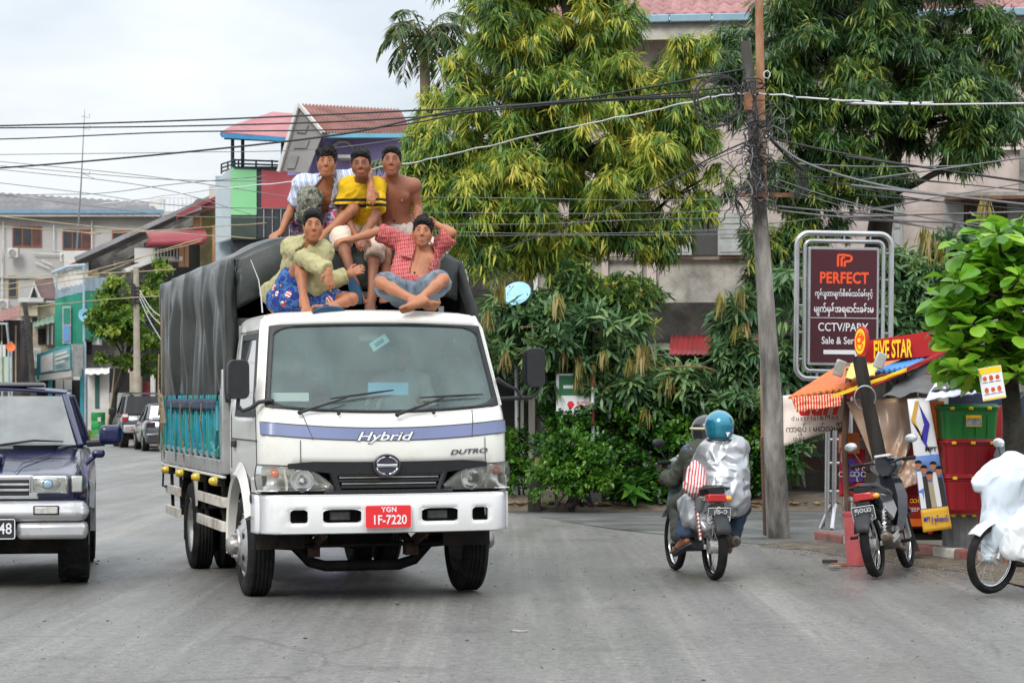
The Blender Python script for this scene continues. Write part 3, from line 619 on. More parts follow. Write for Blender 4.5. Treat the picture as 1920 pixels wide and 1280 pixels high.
t9=tree('street_tree','light green feathery tree behind the far concrete pole, left of the lorry',[at(208,812,96),at(215,740,96),at(235,680,96),at(250,600,96),at(262,530,96)],bo,.14,BARK,61,nlimb=22,r_l=.05)
foliage('foliage',bo,1500,(.20,.055,10),.2,LGLEAF,t9,(.2,.9),63,pieces=0,twig=.3,bt=.15)
def almond():
 d0=21.6;base=at(1925,1010,d0+.3);base.z=0;root=thing('sea_almond_tree','small tree with big round bright green leaves over the stall at the right edge','tree',base);q=np.random.RandomState(77)
 tp=[base,at(1905,850,d0+.25),at(1893,720,d0+.2),at(1885,640,d0+.1),at(1880,560,d0+.1),at(1878,480,d0)]
 mb=MB();mb.tube(tp,[.11,.10,.085,.06,.045,.02],10);mb.build('trunk',M('mossy_bark',(.025,.021,.017),.9,var=.5,vs=8,bump=.9,bs=20,dirt=(.05,.05,.035),ds=6),root,world=True,smooth=180)
 prof=[(0,.0),(.15,.10),(.35,.24),(.60,.36),(.80,.38),(.93,.26),(1.0,.06)];ms=[]
 AL=leaf_mat('almond_leaf',[(0,(.045,.15,.012)),(.4,(.13,.33,.02)),(.75,(.26,.48,.035)),(1,(.38,.56,.055))],.32,.35)
 for j in range(8):
  Vv,Qq,bend=[],[],q.uniform(.1,.5)
  for k,(y,w)in enumerate(prof):
   z=-bend*y*y*.6
   for x in(-1,-.5,0,.5,1):Vv.append((x*w,y,z+abs(x)*w*.28+.02*math.sin(7*y+j)*abs(x)))
  for k in range(len(prof)-1):
   for x in range(4):i=k*5+x;Qq.append((i,i+1,i+6,i+5))
  tone=np.full(len(Vv),.18+.1*j)+np.repeat([0,.06,-.02,-.03,0,.04,.05],5)*.5;ms.append(raw_mesh('leaf',np.array(Vv,float),np.array(Qq),AL,attr=np.clip(tone,0,1)))
 ros=[(1850,440),(1890,432),(1912,470),(1800,480),(1845,500),(1890,520),(1775,530),(1820,560),(1870,570),(1910,560),(1760,580),(1800,610),(1850,620),(1895,630),(1780,655),(1830,670),(1880,670),(1750,560),(1915,640),(1775,690),(1800,700),(1905,500),(1910,700),(1835,460),(1765,610),(1925,600),(1928,540),(1815,520),(1860,540)]
 mb=MB();rr=random.Random(6)
 for i,(px,py)in enumerate(ros):
  px=px+(22 if px<1900 else 0);c=at(px,py,d0+q.uniform(-.55,.45));a=min(tp[1:],key=lambda p:(p-c).length+(0 if p.z<c.z else.4));limb(mb,a,c,.018,.007,rr,4)
  for k in range(10):
   az=2.4*k+q.uniform(-.3,.3);el=q.uniform(-.55,.75);yv=Vector((math.cos(az)*math.cos(el),math.sin(az)*math.cos(el),math.sin(el)));zv=Vector((q.uniform(-.35,.35),-.45+q.uniform(-.3,.3),1));xv=yv.cross(zv).normalized();zv=xv.cross(yv)
   s=q.uniform(.14,.24);o=link('leaf',ms[int(q.randint(8))],root,world=True);o.matrix_basis=Matrix.Translation(c+yv*.03)@Matrix((xv,yv,zv)).transposed().to_4x4()@Matrix.Scale(s,4)
 mb.build('branches',BARK,root,world=True,smooth=180)
 Vs,Qs,Ts=[],[],[];nv=0
 for i in range(900):
  px,py=ros[i%len(ros)];c=at(px+22+q.uniform(-30,30),py+q.uniform(-28,30),d0+q.uniform(-.1,.7));me=ms[int(q.randint(8))];a=np.empty(len(me.vertices)*3);me.vertices.foreach_get('co',a);a=a.reshape(-1,3)
  m=np.array(Euler((q.uniform(-.7,.5),q.uniform(-.6,.6),q.uniform(0,6.28))).to_matrix());a=(a*q.uniform(.13,.23))@m.T+np.array(c);Vs.append(a);Qs.append(np.array([p.vertices[:]for p in me.polygons])+nv);nv+=len(a);Ts.append(np.full(len(a),q.uniform(.0,.6)))
 tag(link('foliage',raw_mesh('foliage',np.concatenate(Vs),np.concatenate(Qs),AL,attr=np.concatenate(Ts)),root,world=True),kind='stuff')
almond()
# ================================================================ the pink house behind the trees
PINK=M('pink_plaster',(.58,.485,.45),.85,var=.12,vs=2.2,bump=.25,bs=30,dirt=(.38,.33,.30),dirt_amt=.45,ds=.8)
PLAST=M('stained_plaster',(.48,.45,.40),.85,var=.2,vs=1.6,bump=.3,bs=25,dirt=(.12,.115,.10),dirt_amt=.5,ds=1.1)
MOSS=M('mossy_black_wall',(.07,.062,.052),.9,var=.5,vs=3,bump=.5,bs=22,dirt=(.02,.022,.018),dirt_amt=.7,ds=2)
TILE=M('pink_roof_tile',(.26,.085,.082),.5,var=.22,vs=3,dirt=(.30,.14,.12),dirt_amt=.5,ds=5)
BLUEG=M('pale_blue_metal',(.22,.34,.42),.45,.2,var=.12,vs=3)
FRAMEW=M('white_window_frame',(.62,.62,.58),.6,var=.08,vs=6)
FRAMEB=M('brown_timber',(.22,.10,.05),.7,var=.3,vs=8)
PANE=M('dark_pane',(.035,.037,.038),.25,var=.3,vs=6)
MESHP=M('window_mesh',(.06,.058,.055),.7,var=.3,vs=60)
SHUT=M('grey_shutter',(.42,.44,.43),.65,var=.12,vs=5,dirt=(.3,.3,.28),ds=3)
REDM=M('red_corrugated',(.33,.035,.04),.5,var=.2,vs=5,dirt=(.2,.04,.035),ds=3)
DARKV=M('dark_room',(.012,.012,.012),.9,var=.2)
HD=45.0
house=thing('house','pink two-storey house with a tiled roof behind the trees','house',(0.4+10,HD,0),R(-7))
HM=wmat(house);HI=HM.inverted()
def hp(px,py,y=0.0):
 """House-local point on the plane y (0 = front wall) seen at a photo pixel."""
 o=HI@Vector((0,0,CH));p=HI@at(px,py,10);dd=p-o;t=(y-o.y)/dd.y;return o+dd*t
def hbox(name,px0,px1,py0,py1,mat,y0=-.08,y1=0.0,parent=None,bevel=0,**k):
 a,b=hp(px0,py1,y0),hp(px1,py0,y0);mb=MB().box2((a.x,y0,a.z),(b.x,y1,b.z));return mb.build(name,mat,parent or house,bevel=bevel,**k)
xl,xr=hp(1000,500).x,hp(2060,500).x
ze=hp(1450,52).z
MB().box2((xl,0,-.1),(xr,8,hp(1300,480).z)).build('wall',PLAST,house)
MB().box2((xl,-.02,hp(1300,480).z+.003),(xr,8,ze)).build('wall',PINK,house)
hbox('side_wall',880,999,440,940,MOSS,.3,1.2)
hbox('ledge',1000,2060,478,486,FRAMEB,-.16,-.02)
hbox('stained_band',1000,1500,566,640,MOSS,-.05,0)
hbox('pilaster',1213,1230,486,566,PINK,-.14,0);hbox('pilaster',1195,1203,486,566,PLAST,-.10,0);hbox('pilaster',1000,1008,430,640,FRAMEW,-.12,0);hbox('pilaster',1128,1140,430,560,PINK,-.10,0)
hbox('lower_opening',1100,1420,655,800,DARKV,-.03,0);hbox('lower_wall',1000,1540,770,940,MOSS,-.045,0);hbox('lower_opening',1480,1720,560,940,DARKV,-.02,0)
hbox('upper_band',1000,2060,140,148,FRAMEB,-.07,-.02)
e0,e1=hp(1240,60,-.9),hp(2080,60,-.9);yo=-.9
MB().box2((e0.x-3.0,yo,ze-.02),(e1.x,0,ze+.04)).build('soffit',PLAST,house)
mb=MB();gx0=e0.x-3.0
while gx0<e1.x:mb.box2((gx0+.008,yo-.13,ze-.02),(gx0+.78,yo,ze+.13));gx0+=.79
mb.build('gutter',BLUEG,house,bevel=.02)
MB().box2((e0.x-3,yo+.02,ze-.32),(e1.x,yo+.06,ze-.05)).build('fascia',PLAST,house)
sl=math.tan(R(24));x0,x1=e0.x-3.0,e1.x
MB().add([(x0,yo,ze+.10),(x1,yo,ze+.10),(x1,yo+5,ze+.10+5*sl),(x0,yo+5,ze+.10+5*sl)],[(0,1,2,3)]).build('roof',M('roof_underlay',(.12,.045,.04),.8),house)
tw,tlen=.24,.34;P=[]
for j in range(4):
 y=j/3*(tlen+.05);P.append([(tw*(i/6-.5)*1.02,y*math.cos(R(24)),y*math.sin(R(24))+.055*math.cos((i/6-.5)*PI*2)*.6+.05)for i in range(7)])
P=[[(x,y,z-.045)for x,y,z in P[0]]]+P
tme=MB().grid(P).mesh('roof_tile',TILE,smooth=60)
tme2=tme.copy();tme2.materials.clear();tme2.materials.append(M('pale_roof_tile',(.31,.12,.115),.5,var=.25,vs=4))
rr=random.Random(9);cnt=0
def tile_block(xa,xb,rows,rskip=0):
 global cnt
 for r_ in range(rskip,rows):
  x=xa+(r_%2)*.0
  while x<xb and cnt<298:
   o=link('roof_tile',tme if rr.random()<.7 else tme2,house);yy=yo+.0+r_*tlen*math.cos(R(24));o.location=(x,yy,ze+.10+(yy-yo)*sl+rr.uniform(-.006,.006));o.rotation_euler=(0,0,rr.uniform(-.015,.015));x+=tw;cnt+=1
tile_block(hp(1262,0,-.6).x,hp(1425,0,-.6).x,9)
tile_block(hp(1735,0,-.6).x,hp(1870,0,-.4).x,11,3)
mb=MB()
for(xa,xb)in((x0,hp(1260,0,-.6).x),(hp(1428,0,-.6).x,hp(1733,0,-.6).x),(hp(1872,0,-.4).x,x1)):
 x=xa
 while x<xb:
  for r_ in range(12):
   yy=yo+r_*tlen*math.cos(R(24));mb.add([(x+px_,yy+py_,ze+.10+(yy-yo)*sl+pz_)for row in P[:1]+P[1::3]for px_,py_,pz_ in row[::3]],[(0,1,4,3),(1,2,5,4),(3,4,7,6),(4,5,8,7)])
  x+=tw
tag(mb.build('roof_tiles',TILE,house,smooth=60),kind='stuff')
def window(px0,px1,py0,py1,panes,outer=FRAMEW,inner=PANE,rim=FRAMEB,sill=True):
 f=hbox('window',px0,px1,py0,py1,rim,-.06,-.02);w=(px1-px0)/panes
 hbox('window_frame',px0+3,px1-3,py0+3,py1-3,outer,-.085,-.06,f)
 for k in range(panes):hbox('pane',px0+k*w+7,px0+(k+1)*w-7,py0+9,py1-9,inner,-.092,-.085,f)
 if sill:hbox('sill',px0-5,px1+5,py1,py1+7,FRAMEW,-.16,-.02,f)
 return f
window(1268,1296,85,140,1);window(1298,1342,82,138,1,inner=MESHP);window(1238,1262,190,225,1);window(1262,1312,195,235,2)
window(1855,1902,120,168,1);window(1800,1908,205,275,2);window(1600,1660,120,170,1);window(1480,1540,195,245,2);window(1025,1065,190,240,1)
def shutters(pxa,pxb,pyt,pyb,sw=34,dark=MESHP):
 f=hbox('window',pxa,pxb,pyt,pyb,dark,-.05,-.02);hbox('lintel',pxa-4,pxb+4,pyt-7,pyt,FRAMEB,-.10,-.02,f)
 for a,b in((pxa-sw,pxa),(pxb,pxb+sw)):
  s=hbox('shutter',a+1,b-1,pyt,pyb,SHUT,-.11,-.07,f);n=3;h=(pyb-pyt)/n
  for k in range(n):hbox('shutter_panel',a+6,b-6,pyt+k*h+6,pyt+(k+1)*h-5,FRAMEW,-.118,-.112,s)if False else None
  for k in range(n):hbox('shutter_panel',a+6,b-6,pyt+k*h+6,pyt+(k+1)*h-5,SHUT,-.125,-.112,f,bevel=.006)
 return f
shutters(1298,1345,398,478,52);f=shutters(1808,1888,382,456,40)
mb=MB()
for k in range(9):p=hp(1812+k*9,384,-.14);q=hp(1812+k*9,454,-.14);mb.cyl(p,q,.008,n=5)
for k in range(5):
 for j in range(3):c=hp(1822+16*k,398+20*j,-.14);mb.torus(c,.05,.008,(0,1,0),12,4)
mb.build('window_grille',FRAMEB,f)
s=hbox('door',1655,1692,372,492,SHUT,-.08,-.02)
for k in range(2):
 for j in range(2):hbox('door_panel',1660+16*k,1672+16*k,380+56*j,428+56*j,SHUT,-.095,-.082,s,bevel=.008)
hbox('canopy',1775,2060,358,368,PLAST,-.9,-.02);hbox('canopy_edge',1775,2060,366,374,M('rusty_sheet',(.20,.10,.06),.8,var=.4,vs=6),-.92,-.86)
hbox('downpipe',1912,1925,280,420,CONC,-.12,-.02)
for k in range(5):hbox('plaster_joint',1650,1800,395+26*k,396.2+26*k,PLAST,-.024,-.018)
aw=thing('awning','red corrugated metal awning on the stained house wall above the mango leaves','awning',HM@hp(1345,630,-.05))
mb=MB();P=[]
xa,xb=hp(1255,640,-.6).x,hp(1445,640,-.6).x;n=110
for t in(0,.35,.7,1):
 P.append([HM@Vector((xa+(xb-xa)*i/n,-.05-.75*t,hp(1300,628,-.05).z-.34*t-.05*t*t+(.012*math.sin(i*1.15))))for i in range(n+1)])
mb.grid(P);mb.build('roof_sheet',REDM,aw,world=True,smooth=180,solid=.004)
for x in(xa+.2,(xa+xb)/2,xb-.2):MB().tube([HM@Vector((x,-.03,hp(1300,690,0).z)),HM@Vector((x,-.78,hp(1300,666,-.6).z))],.02,6).build('bracket',FRAMEB,aw,world=True)
def dish(label,px,py,d,rx,mat,tiltz=.5,az=.4):
 c=at(px,py,d);root=thing('satellite_dish',label,'satellite dish',c);n=Vector((math.sin(az),-math.cos(az),tiltz)).normalized();a,b,dd=frame_of(n);m=Matrix((a,b,dd)).transposed().to_4x4();s=rx*d/F
 MB().lathe([(.001,-.16*s),(.4*s,-.13*s),(.75*s,-.06*s),(s,.02*s),(s*1.01,.0),(.75*s,-.085*s),(.001,-.19*s)],28,m).build('reflector_dish',mat,root,smooth=60)
 mb=MB();mb.tube([m@Vector((s*.7,0,-.02)),m@Vector((0,0,.75*s))],.012*s*2,5);mb.sphere(m@Vector((0,0,.75*s)),.06*s,8);mb.build('feed_arm',GREYM_,root)
 MB().tube([m@Vector((0,0,-.18*s)),m@Vector((0,-.1*s,-.5*s)),m@Vector((0,-1.2*s,-.6*s))],.04*s,6).build('mount',GREYM_,root);return root
GREYM_=M('dish_mount_metal',(.35,.36,.37),.5,.4)
dish('pale blue satellite dish beside the lorry tarpaulin, left of the mango tree',968,550,34.3,28,M('pale_blue_dish',S(150,198,222),.4,var=.05),.75,-.35);pd_=bpy.data.objects['satellite_dish'];MB().tube([at(968,556,34.45),at(970,950,34.45)],.03,6).build('pole',GREYM_,pd_,world=True)
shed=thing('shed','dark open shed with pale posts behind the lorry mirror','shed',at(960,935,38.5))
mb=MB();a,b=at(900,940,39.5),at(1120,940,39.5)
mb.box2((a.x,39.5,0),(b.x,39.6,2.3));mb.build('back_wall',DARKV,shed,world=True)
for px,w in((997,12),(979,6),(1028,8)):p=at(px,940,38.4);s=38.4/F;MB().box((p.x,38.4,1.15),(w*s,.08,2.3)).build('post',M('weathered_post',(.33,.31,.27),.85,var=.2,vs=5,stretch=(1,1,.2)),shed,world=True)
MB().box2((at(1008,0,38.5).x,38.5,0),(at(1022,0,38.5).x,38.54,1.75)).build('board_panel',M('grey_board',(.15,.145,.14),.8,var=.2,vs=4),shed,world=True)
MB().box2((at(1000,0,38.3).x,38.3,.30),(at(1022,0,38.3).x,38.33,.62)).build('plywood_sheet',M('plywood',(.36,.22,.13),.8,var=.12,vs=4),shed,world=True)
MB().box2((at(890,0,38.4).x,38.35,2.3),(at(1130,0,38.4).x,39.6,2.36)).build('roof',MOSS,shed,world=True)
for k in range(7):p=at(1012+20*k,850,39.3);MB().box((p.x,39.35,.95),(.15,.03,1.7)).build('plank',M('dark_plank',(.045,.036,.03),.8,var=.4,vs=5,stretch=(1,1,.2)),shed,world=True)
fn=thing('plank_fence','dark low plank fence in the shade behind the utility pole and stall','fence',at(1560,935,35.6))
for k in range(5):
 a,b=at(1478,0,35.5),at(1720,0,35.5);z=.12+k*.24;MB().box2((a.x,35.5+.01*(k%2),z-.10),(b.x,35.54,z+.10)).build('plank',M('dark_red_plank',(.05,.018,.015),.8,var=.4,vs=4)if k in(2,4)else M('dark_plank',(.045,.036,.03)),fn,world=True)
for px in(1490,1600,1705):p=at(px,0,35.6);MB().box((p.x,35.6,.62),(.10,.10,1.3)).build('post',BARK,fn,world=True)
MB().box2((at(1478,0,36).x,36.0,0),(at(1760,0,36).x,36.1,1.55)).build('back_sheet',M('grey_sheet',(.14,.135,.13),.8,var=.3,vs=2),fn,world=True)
# ================================================================ the far side of the street
GWALL=M('grey_render',(.46,.45,.435),.8,var=.06,vs=.6,dirt=(.34,.335,.32),dirt_amt=.35,ds=.25)
SLATE=M('dark_roof_sheet',(.115,.108,.115),.55,var=.2,vs=.8,dirt=(.2,.19,.19),dirt_amt=.3,ds=.4)
BRICKW=M('brown_timber_frame',(.26,.07,.03),.5,var=.15,vs=3)
WHITEP=M('white_render',(.62,.61,.58),.8,var=.08,vs=1,dirt=(.42,.41,.38),dirt_amt=.45,ds=.6)
BEIGE=M('beige_render',(.45,.38,.28),.85,var=.15,vs=1,dirt=(.25,.21,.16),dirt_amt=.45,ds=.7)
GREEN=M('green_sheet',(.02,.27,.17),.6,var=.2,vs=1.2,dirt=(.015,.18,.13),dirt_amt=.5,ds=.5)
LBLUE=M('pale_blue_sheet',(.32,.42,.50),.6,var=.12,vs=1,dirt=(.22,.27,.3),ds=.8)
TEALP=M('teal_frame',(.03,.27,.32),.5,var=.15,vs=2)
BLKW=M('black_stained_wall',(.035,.034,.034),.9,var=.5,vs=.8,dirt=(.20,.19,.17),dirt_amt=.40,ds=.35)
RUSTR=M('rusty_roof',(.20,.075,.06),.7,var=.3,vs=1.5,dirt=(.30,.15,.12),dirt_amt=.5,ds=1.2)
DKBR=M('dark_brown_roof',(.085,.045,.04),.75,var=.3,vs=1.5)
PEACH=M('peach_render',(.55,.30,.17),.8,var=.1,vs=1)
MAROON=M('maroon_awning',(.24,.03,.04),.55,var=.2,vs=2)
FGREEN=M('faded_green_awning',(.10,.20,.14),.7,var=.2,vs=2,dirt=(.2,.24,.18),ds=1)
DPANE=M('far_pane',(.03,.034,.042),.2,var=.3,vs=2)
CONCP=M('concrete_pole',(.34,.30,.24),.85,var=.2,vs=3)
def pb(name,mat,x0,x1,y0,y1,d,dep,parent,mb=None,bevel=0,dz=0):
 """Box whose front face covers photo pixels x0..x1, y0..y1 at depth d, and runs dep metres back."""
 a,b=at(x0,y1,d),at(x1,y0,d);m=mb or MB();m.box2((a.x,d,a.z),(b.x,d+dep,b.z))
 return m if mb else m.build(name,mat,parent,world=True,bevel=bevel)
def poly(name,mat,pts,parent,solid=.05):
 """Sheet through photo points (px, py, depth)."""
 return MB().add([at(*p)for p in pts],[tuple(range(len(pts)))]).build(name,mat,parent,world=True,solid=solid)
def corr(name,mat,a,b,c,d_,parent,n=40,amp=.04):
 """Corrugated sheet over the quad a,b (lower edge) to d_,c (upper edge), photo points with depth."""
 A,B,C,D=at(*a),at(*b),at(*c),at(*d_);nv=(B-A).cross(D-A).normalized();P=[]
 for t in(0,1):P.append([A.lerp(B,i/n/1.0).lerp(D.lerp(C,i/n),t)+nv*amp*math.sin(i*PI/2*1.0*2/2)for i in range(n+1)])
 return MB().grid(P).build(name,mat,parent,world=True,solid=.02)
def win(parent,x0,x1,y0,y1,d,panes=2,frame=BRICKW,pane=DPANE,louver=False):
 f=pb('window',frame,x0,x1,y0,y1,d-.08,.10,parent);w=(x1-x0-2)/panes
 for k in range(panes):pb('pane',pane if not(louver and k==panes-1)else DKBR,x0+1+k*w+1.2,x0+1+(k+1)*w-1.2,y0+3,y1-3,d-.10,.03,f)
 return f
def ac(parent,x,y,d,s=1.0):
 o=pb('air_conditioner',WHITEP,x-10*s,x+10*s,y-9*s,y+9*s,d-.9,.5,parent,bevel=.04);c=at(x-1,y,d-.93)
 mb=MB().torus(c,.20*s,.03,(0,1,0),18,5);mb.torus(c,.10*s,.02,(0,1,0),14,4);mb.cyl(c,c+Vector((0,.03,0)),.21*s,n=18);mb.build('fan_grille',M('ac_grille',(.30,.29,.28),.6),o,world=True);return o
def base_of(px,d):p=at(px,900,d);p.z=0;return p
D=150
b=thing('apartment_building','big grey building with a dark ribbed roof and brown-framed windows, far left','building',base_of(120,D))
pb('wall',GWALL,-60,330,396,806,D,12,b);pb('gutter',M('blue_gutter',(.16,.28,.38),.5),-60,306,393,400,D-.9,.3,b)
o=corr('roof',SLATE,(-60,394,D-.8),(304,408,D-.8),(284,380,D+6),(-60,358,D+6),b,90,.05)
pb('soffit',GWALL,-60,300,400,406,D-.8,.8,b)
for x0,x1,y0,y1 in((23,78,424,463),(117,171,430,468)):win(b,x0,x1,y0,y1,D,3,louver=True)
win(b,15,32,517,558,D,1,M('ochre_frame',(.24,.16,.07),.6))
win(b,210,250,432,470,D,2)
ac(b,24,474,D);ac(b,122,482,D);ac(b,6,570,D)
for pts in(((6,415),(6,466)),((101,422),(101,470),(130,472)),((172,414),(172,500)),((62,475),(130,478)),((78,488),(98,497)),((65,492),(93,503)),((4,470),(4,570))):MB().tube([at(x,y,D-.25)for x,y in pts],.045,6).build('wall_pipe',WHITEP,b,world=True)
pb('string_course',GWALL,-60,330,519,522,D-.15,.2,b);pb('parapet',WHITEP,280,306,373,398,D+4,1,b)
mb=MB()
for k in range(9):p=at(302+8*k,0,D+2);mb.box((p.x,D+2,at(0,380,D).z),(.06,.06,.9))
for y in(371,383):a,c=at(300,y,D+2),at(372,y,D+2);mb.tube([a,c],.03,4)
mb.build('roof_railing',M('pale_railing',(.5,.52,.55),.5),b,world=True)
an=thing('antenna_mast','thin lattice radio mast rising above the grey roof, with a small aerial','antenna',at(146,470,D-3))
mb=MB();mb.tube([at(143,480,D-3),at(152,350,D-3),at(159,205,D-3)],[.07,.05,.015],5);mb.build('mast',M('mast_metal',(.22,.22,.23),.5,.5),an,world=True)
mb=MB()
for y in(218,240,325):mb.tube([at(153,y,D-3),at(168,y+3,D-3),at(168,y-4,D-3)],.02,4)
mb.tube([at(155,326,D-3),at(182,337,D-3)],.02,4);mb.build('aerial',M('mast_metal',(.22,.22,.23)),an,world=True)
D=128
b=thing('shed_building','long old building with a black-stained gable wall and sloping roof','building',base_of(260,D))
A=[(160,482),(300,420),(400,378),(420,378),(420,810),(160,810)]
MB().add([at(x,y,D)for x,y in A]+[at(x,y,D+8)for x,y in A],[(0,1,2,3,4,5),(0,6,7,1),(1,7,8,2),(2,8,9,3)]).build('wall',BLKW,b,world=True)
poly('roof',SLATE,[(140,486,D-1.0),(405,366,D-1.0),(405,374,D-.6),(150,494,D-.6)],b,.3);poly('roof_edge',M('red_flashing',(.35,.09,.07),.6),[(120,500,D-.8),(206,462,D-.8),(206,466,D-.8),(122,505,D-.8)],b,.1)
poly('gable_stain',M('pale_stain',(.26,.25,.22),.9,var=.4,vs=1.5,dirt=(.05,.05,.05),dirt_amt=.6,ds=.9),[(210,478,D-.04),(372,402,D-.04),(372,418,D-.04),(300,452,D-.04),(214,500,D-.04)],b,.02)
pb('panel',WHITEP,120,165,470,530,D-.3,.2,b)
D=118
b=thing('shop_building','green sheeted shop with a blue window above its sign box','building',base_of(140,D))
corr('wall',WHITEP,(105,545,D),(157,532,D-.6),(157,498,D-.6),(98,512,D),b,24,.03);corr('wall',LBLUE,(105,560,D),(157,548,D-.6),(157,530,D-.6),(105,543,D),b,24,.03)
corr('wall',GREEN,(103,650,D),(157,648,D-.6),(157,546,D-.6),(103,560,D),b,12,.02);corr('wall',GREEN,(157,636,D-.6),(210,636,D+1),(210,545,D+1),(157,546,D-.6),b,14,.02);corr('wall',LBLUE,(157,545,D-.6),(210,545,D+1),(210,520,D+1),(157,520,D-.6),b,18,.03)
MB().tube([at(98,512,D-.3),at(128,500,D-.5),at(160,497,D-.8)],.09,6).build('gutter',LBLUE,b,world=True)
for p in(((106,512),(106,560)),((157,500),(157,640)),((159,640),(159,800))):MB().tube([at(x,y,D-.9)for x,y in p],.06,6).build('downpipe',LBLUE,b,world=True)
f=pb('window',GREYM,117,133,574,644,D-.5,.1,b);pb('pane',GREEN,119,131,577,606,D-.55,.03,f);pb('panel',M('blue_panel',(.13,.28,.55),.5,var=.1,vs=2),119,131,610,640,D-.55,.03,f)
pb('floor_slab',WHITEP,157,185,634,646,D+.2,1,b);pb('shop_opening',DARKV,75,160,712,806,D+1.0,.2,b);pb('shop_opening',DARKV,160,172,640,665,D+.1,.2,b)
for x in(93,153):pb('column',TEALP,x-3,x+3,700,806,D-1.2,.25,b)
pb('column',LBLUE,157,161,690,806,D-1.2,.2,b)
for x0,x1 in((104,118),(120,134)):
 g=pb('shutter_door',GWALL,x0,x1,712,802,D+.6,.1,b)
 for y in(730,753,776):pb('door_rail',TEALP,x0,x1,y,y+2.5,D+.55,.05,g)
sb=thing('sign_box','grey sign box with a teal frame over the shop front, far left','sign',at(110,690,D-1.6))
poly('frame',TEALP,[(73,664,D-1.2),(134,645,D-2.4),(134,702,D-2.4),(73,712,D-1.2)],sb,.3)
poly('side_panel',GREYM,[(134,645,D-2.4),(160,645,D-.6),(160,706,D-.6),(134,706,D-2.4)],sb,.1)
poly('sign_face',M('faded_sign_face',(.22,.36,.36),.5,var=.2,vs=1.5,dirt=(.35,.42,.42),ds=2),[(76,667,D-1.5),(131,650,D-2.7),(131,692,D-2.7),(76,700,D-1.5)],sb,.03)
poly('sign_poster',WHITEP,[(77,668,D-1.6),(99,661,D-2.1),(99,694,D-2.1),(77,698,D-1.6)],sb,.03)
poly('sign_fascia',GWALL,[(74,703,D-1.5),(134,694,D-2.6),(134,706,D-2.6),(74,714,D-1.5)],sb,.05)
for i,(y,w)in enumerate(((664,22),(672,26),(680,18))):poly('sign_line',WHITEP,[(103,y,D-2.35),(103+w,y-w*.3,D-2.9),(103+w,y-w*.3+3.5,D-2.9),(103,y+3.5,D-2.35)],sb,.02)
D=122
b=thing('old_house','old beige house with a balcony and a green sheet awning behind the leaning pole','house',base_of(70,D))
pb('wall',BEIGE,38,104,568,806,D,5,b);pb('wall',BEIGE,36,70,568,592,D-.4,.3,b);pb('cornice',WHITEP,34,80,558,566,D-.8,.9,b)
poly('roof',DKBR,[(62,560,D-.4),(104,562,D-.4),(104,526,D+3),(66,526,D+3)],b,.1)
MB().add([at(52,562,D-.3),at(78,560,D-.3),at(64,528,D-.3),at(64,528,D+4)],[(0,1,2),(0,2,3)]).build('gable',WHITEP,b,world=True);MB().add([at(57,558,D-.5),at(70,558,D-.5),at(64,536,D-.5)],[(0,1,2)]).build('gable_vent',DARKV,b,world=True,solid=.03)
corr('awning',FGREEN,(54,616,D-2),(102,604,D-2),(102,588,D),(62,604,D),b,20,.03)
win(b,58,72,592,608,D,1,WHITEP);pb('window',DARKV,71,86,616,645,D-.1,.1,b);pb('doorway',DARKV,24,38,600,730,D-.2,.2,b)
pb('balcony_slab',GWALL,28,78,684,690,D-1.4,1.4,b);pb('balcony_rail',WHITEP,34,76,652,656,D-1.35,.15,b)
for k in range(9):x=36+4.8*k;MB().lathe([(.05,0),(.09,.2),(.05,.45),(.07,.75)],8,Matrix.Translation(at(x,684,D-1.3))).build('baluster',WHITEP,b,world=True)
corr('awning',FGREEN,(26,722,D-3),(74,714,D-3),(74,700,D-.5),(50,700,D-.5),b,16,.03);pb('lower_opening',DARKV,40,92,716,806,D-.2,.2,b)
for x in(90,97):MB().tube([at(x,610,D-.2),at(x,646,D-.2)],.06,5).build('post',WHITEP,b,world=True)
pb('plank_wall',M('grey_planks',(.24,.2,.15),.85,var=.3,vs=3,stretch=(3,1,.3)),86,104,606,650,D-.15,.1,b)
b=thing('brown_roof_house','low house with a rusty brown roof at the left edge','house',base_of(15,115))
corr('roof',RUSTR,(-40,612,112),(38,594,112),(38,572,118),(-40,596,118),b,40,.03);pb('wall',M('dark_weathered_wall',(.07,.055,.05),.9,var=.5,vs=1),-40,38,600,806,115,3,b);pb('wall_opening',DARKV,-10,10,632,690,114.8,.1,b)
for x in(2,14,28):pb('post',BEIGE,x,x+2,610,720,114.4,.1,b)
bb=thing('billboard','pale green hoarding on thin legs at the left edge of the street','billboard',base_of(10,104))
pb('panel',M('pale_green_hoarding',(.42,.55,.42),.6,var=.2,vs=1.2,dirt=(.6,.6,.45),ds=1),-20,22,668,716,104,.1,bb);pb('panel',WHITEP,-20,10,646,668,104.4,.1,bb)
for x in(3,21):MB().tube([at(x,640,103.9),at(x+2,812,103.9)],.04,5).build('leg',GREYM,bb,world=True)
sl_=thing('street_lamp','pale blue street lamp at the left edge above the orange dish','street lamp',base_of(16,104));mb=MB();mb.tube([at(18,812,103),at(16,640,103),at(12,607,103)],[.06,.05,.04],6);mb.build('pole',LBLUE,sl_,world=True);pb('lamp_head',LBLUE,-4,14,605,609,103,.2,sl_,bevel=.03)
dish('orange satellite dish on the pole at the left edge',20,650,102,9,M('orange_dish',(.75,.16,.04),.4),.3,.5);dish('sky blue satellite dish on the corner of the green shop',159,591,112,13,M('sky_blue_dish',(.25,.55,.75),.4),.2,.6)
p=thing('utility_pole','dark leaning timber pole in front of the old beige house','pole',base_of(68,110));MB().tube([at(68,812,110),at(56,640,110),at(46,567,110)],[.16,.13,.11],8).build('pole',M('dark_timber',(.05,.045,.04),.9,var=.4,vs=4),p,world=True)
mb=MB()
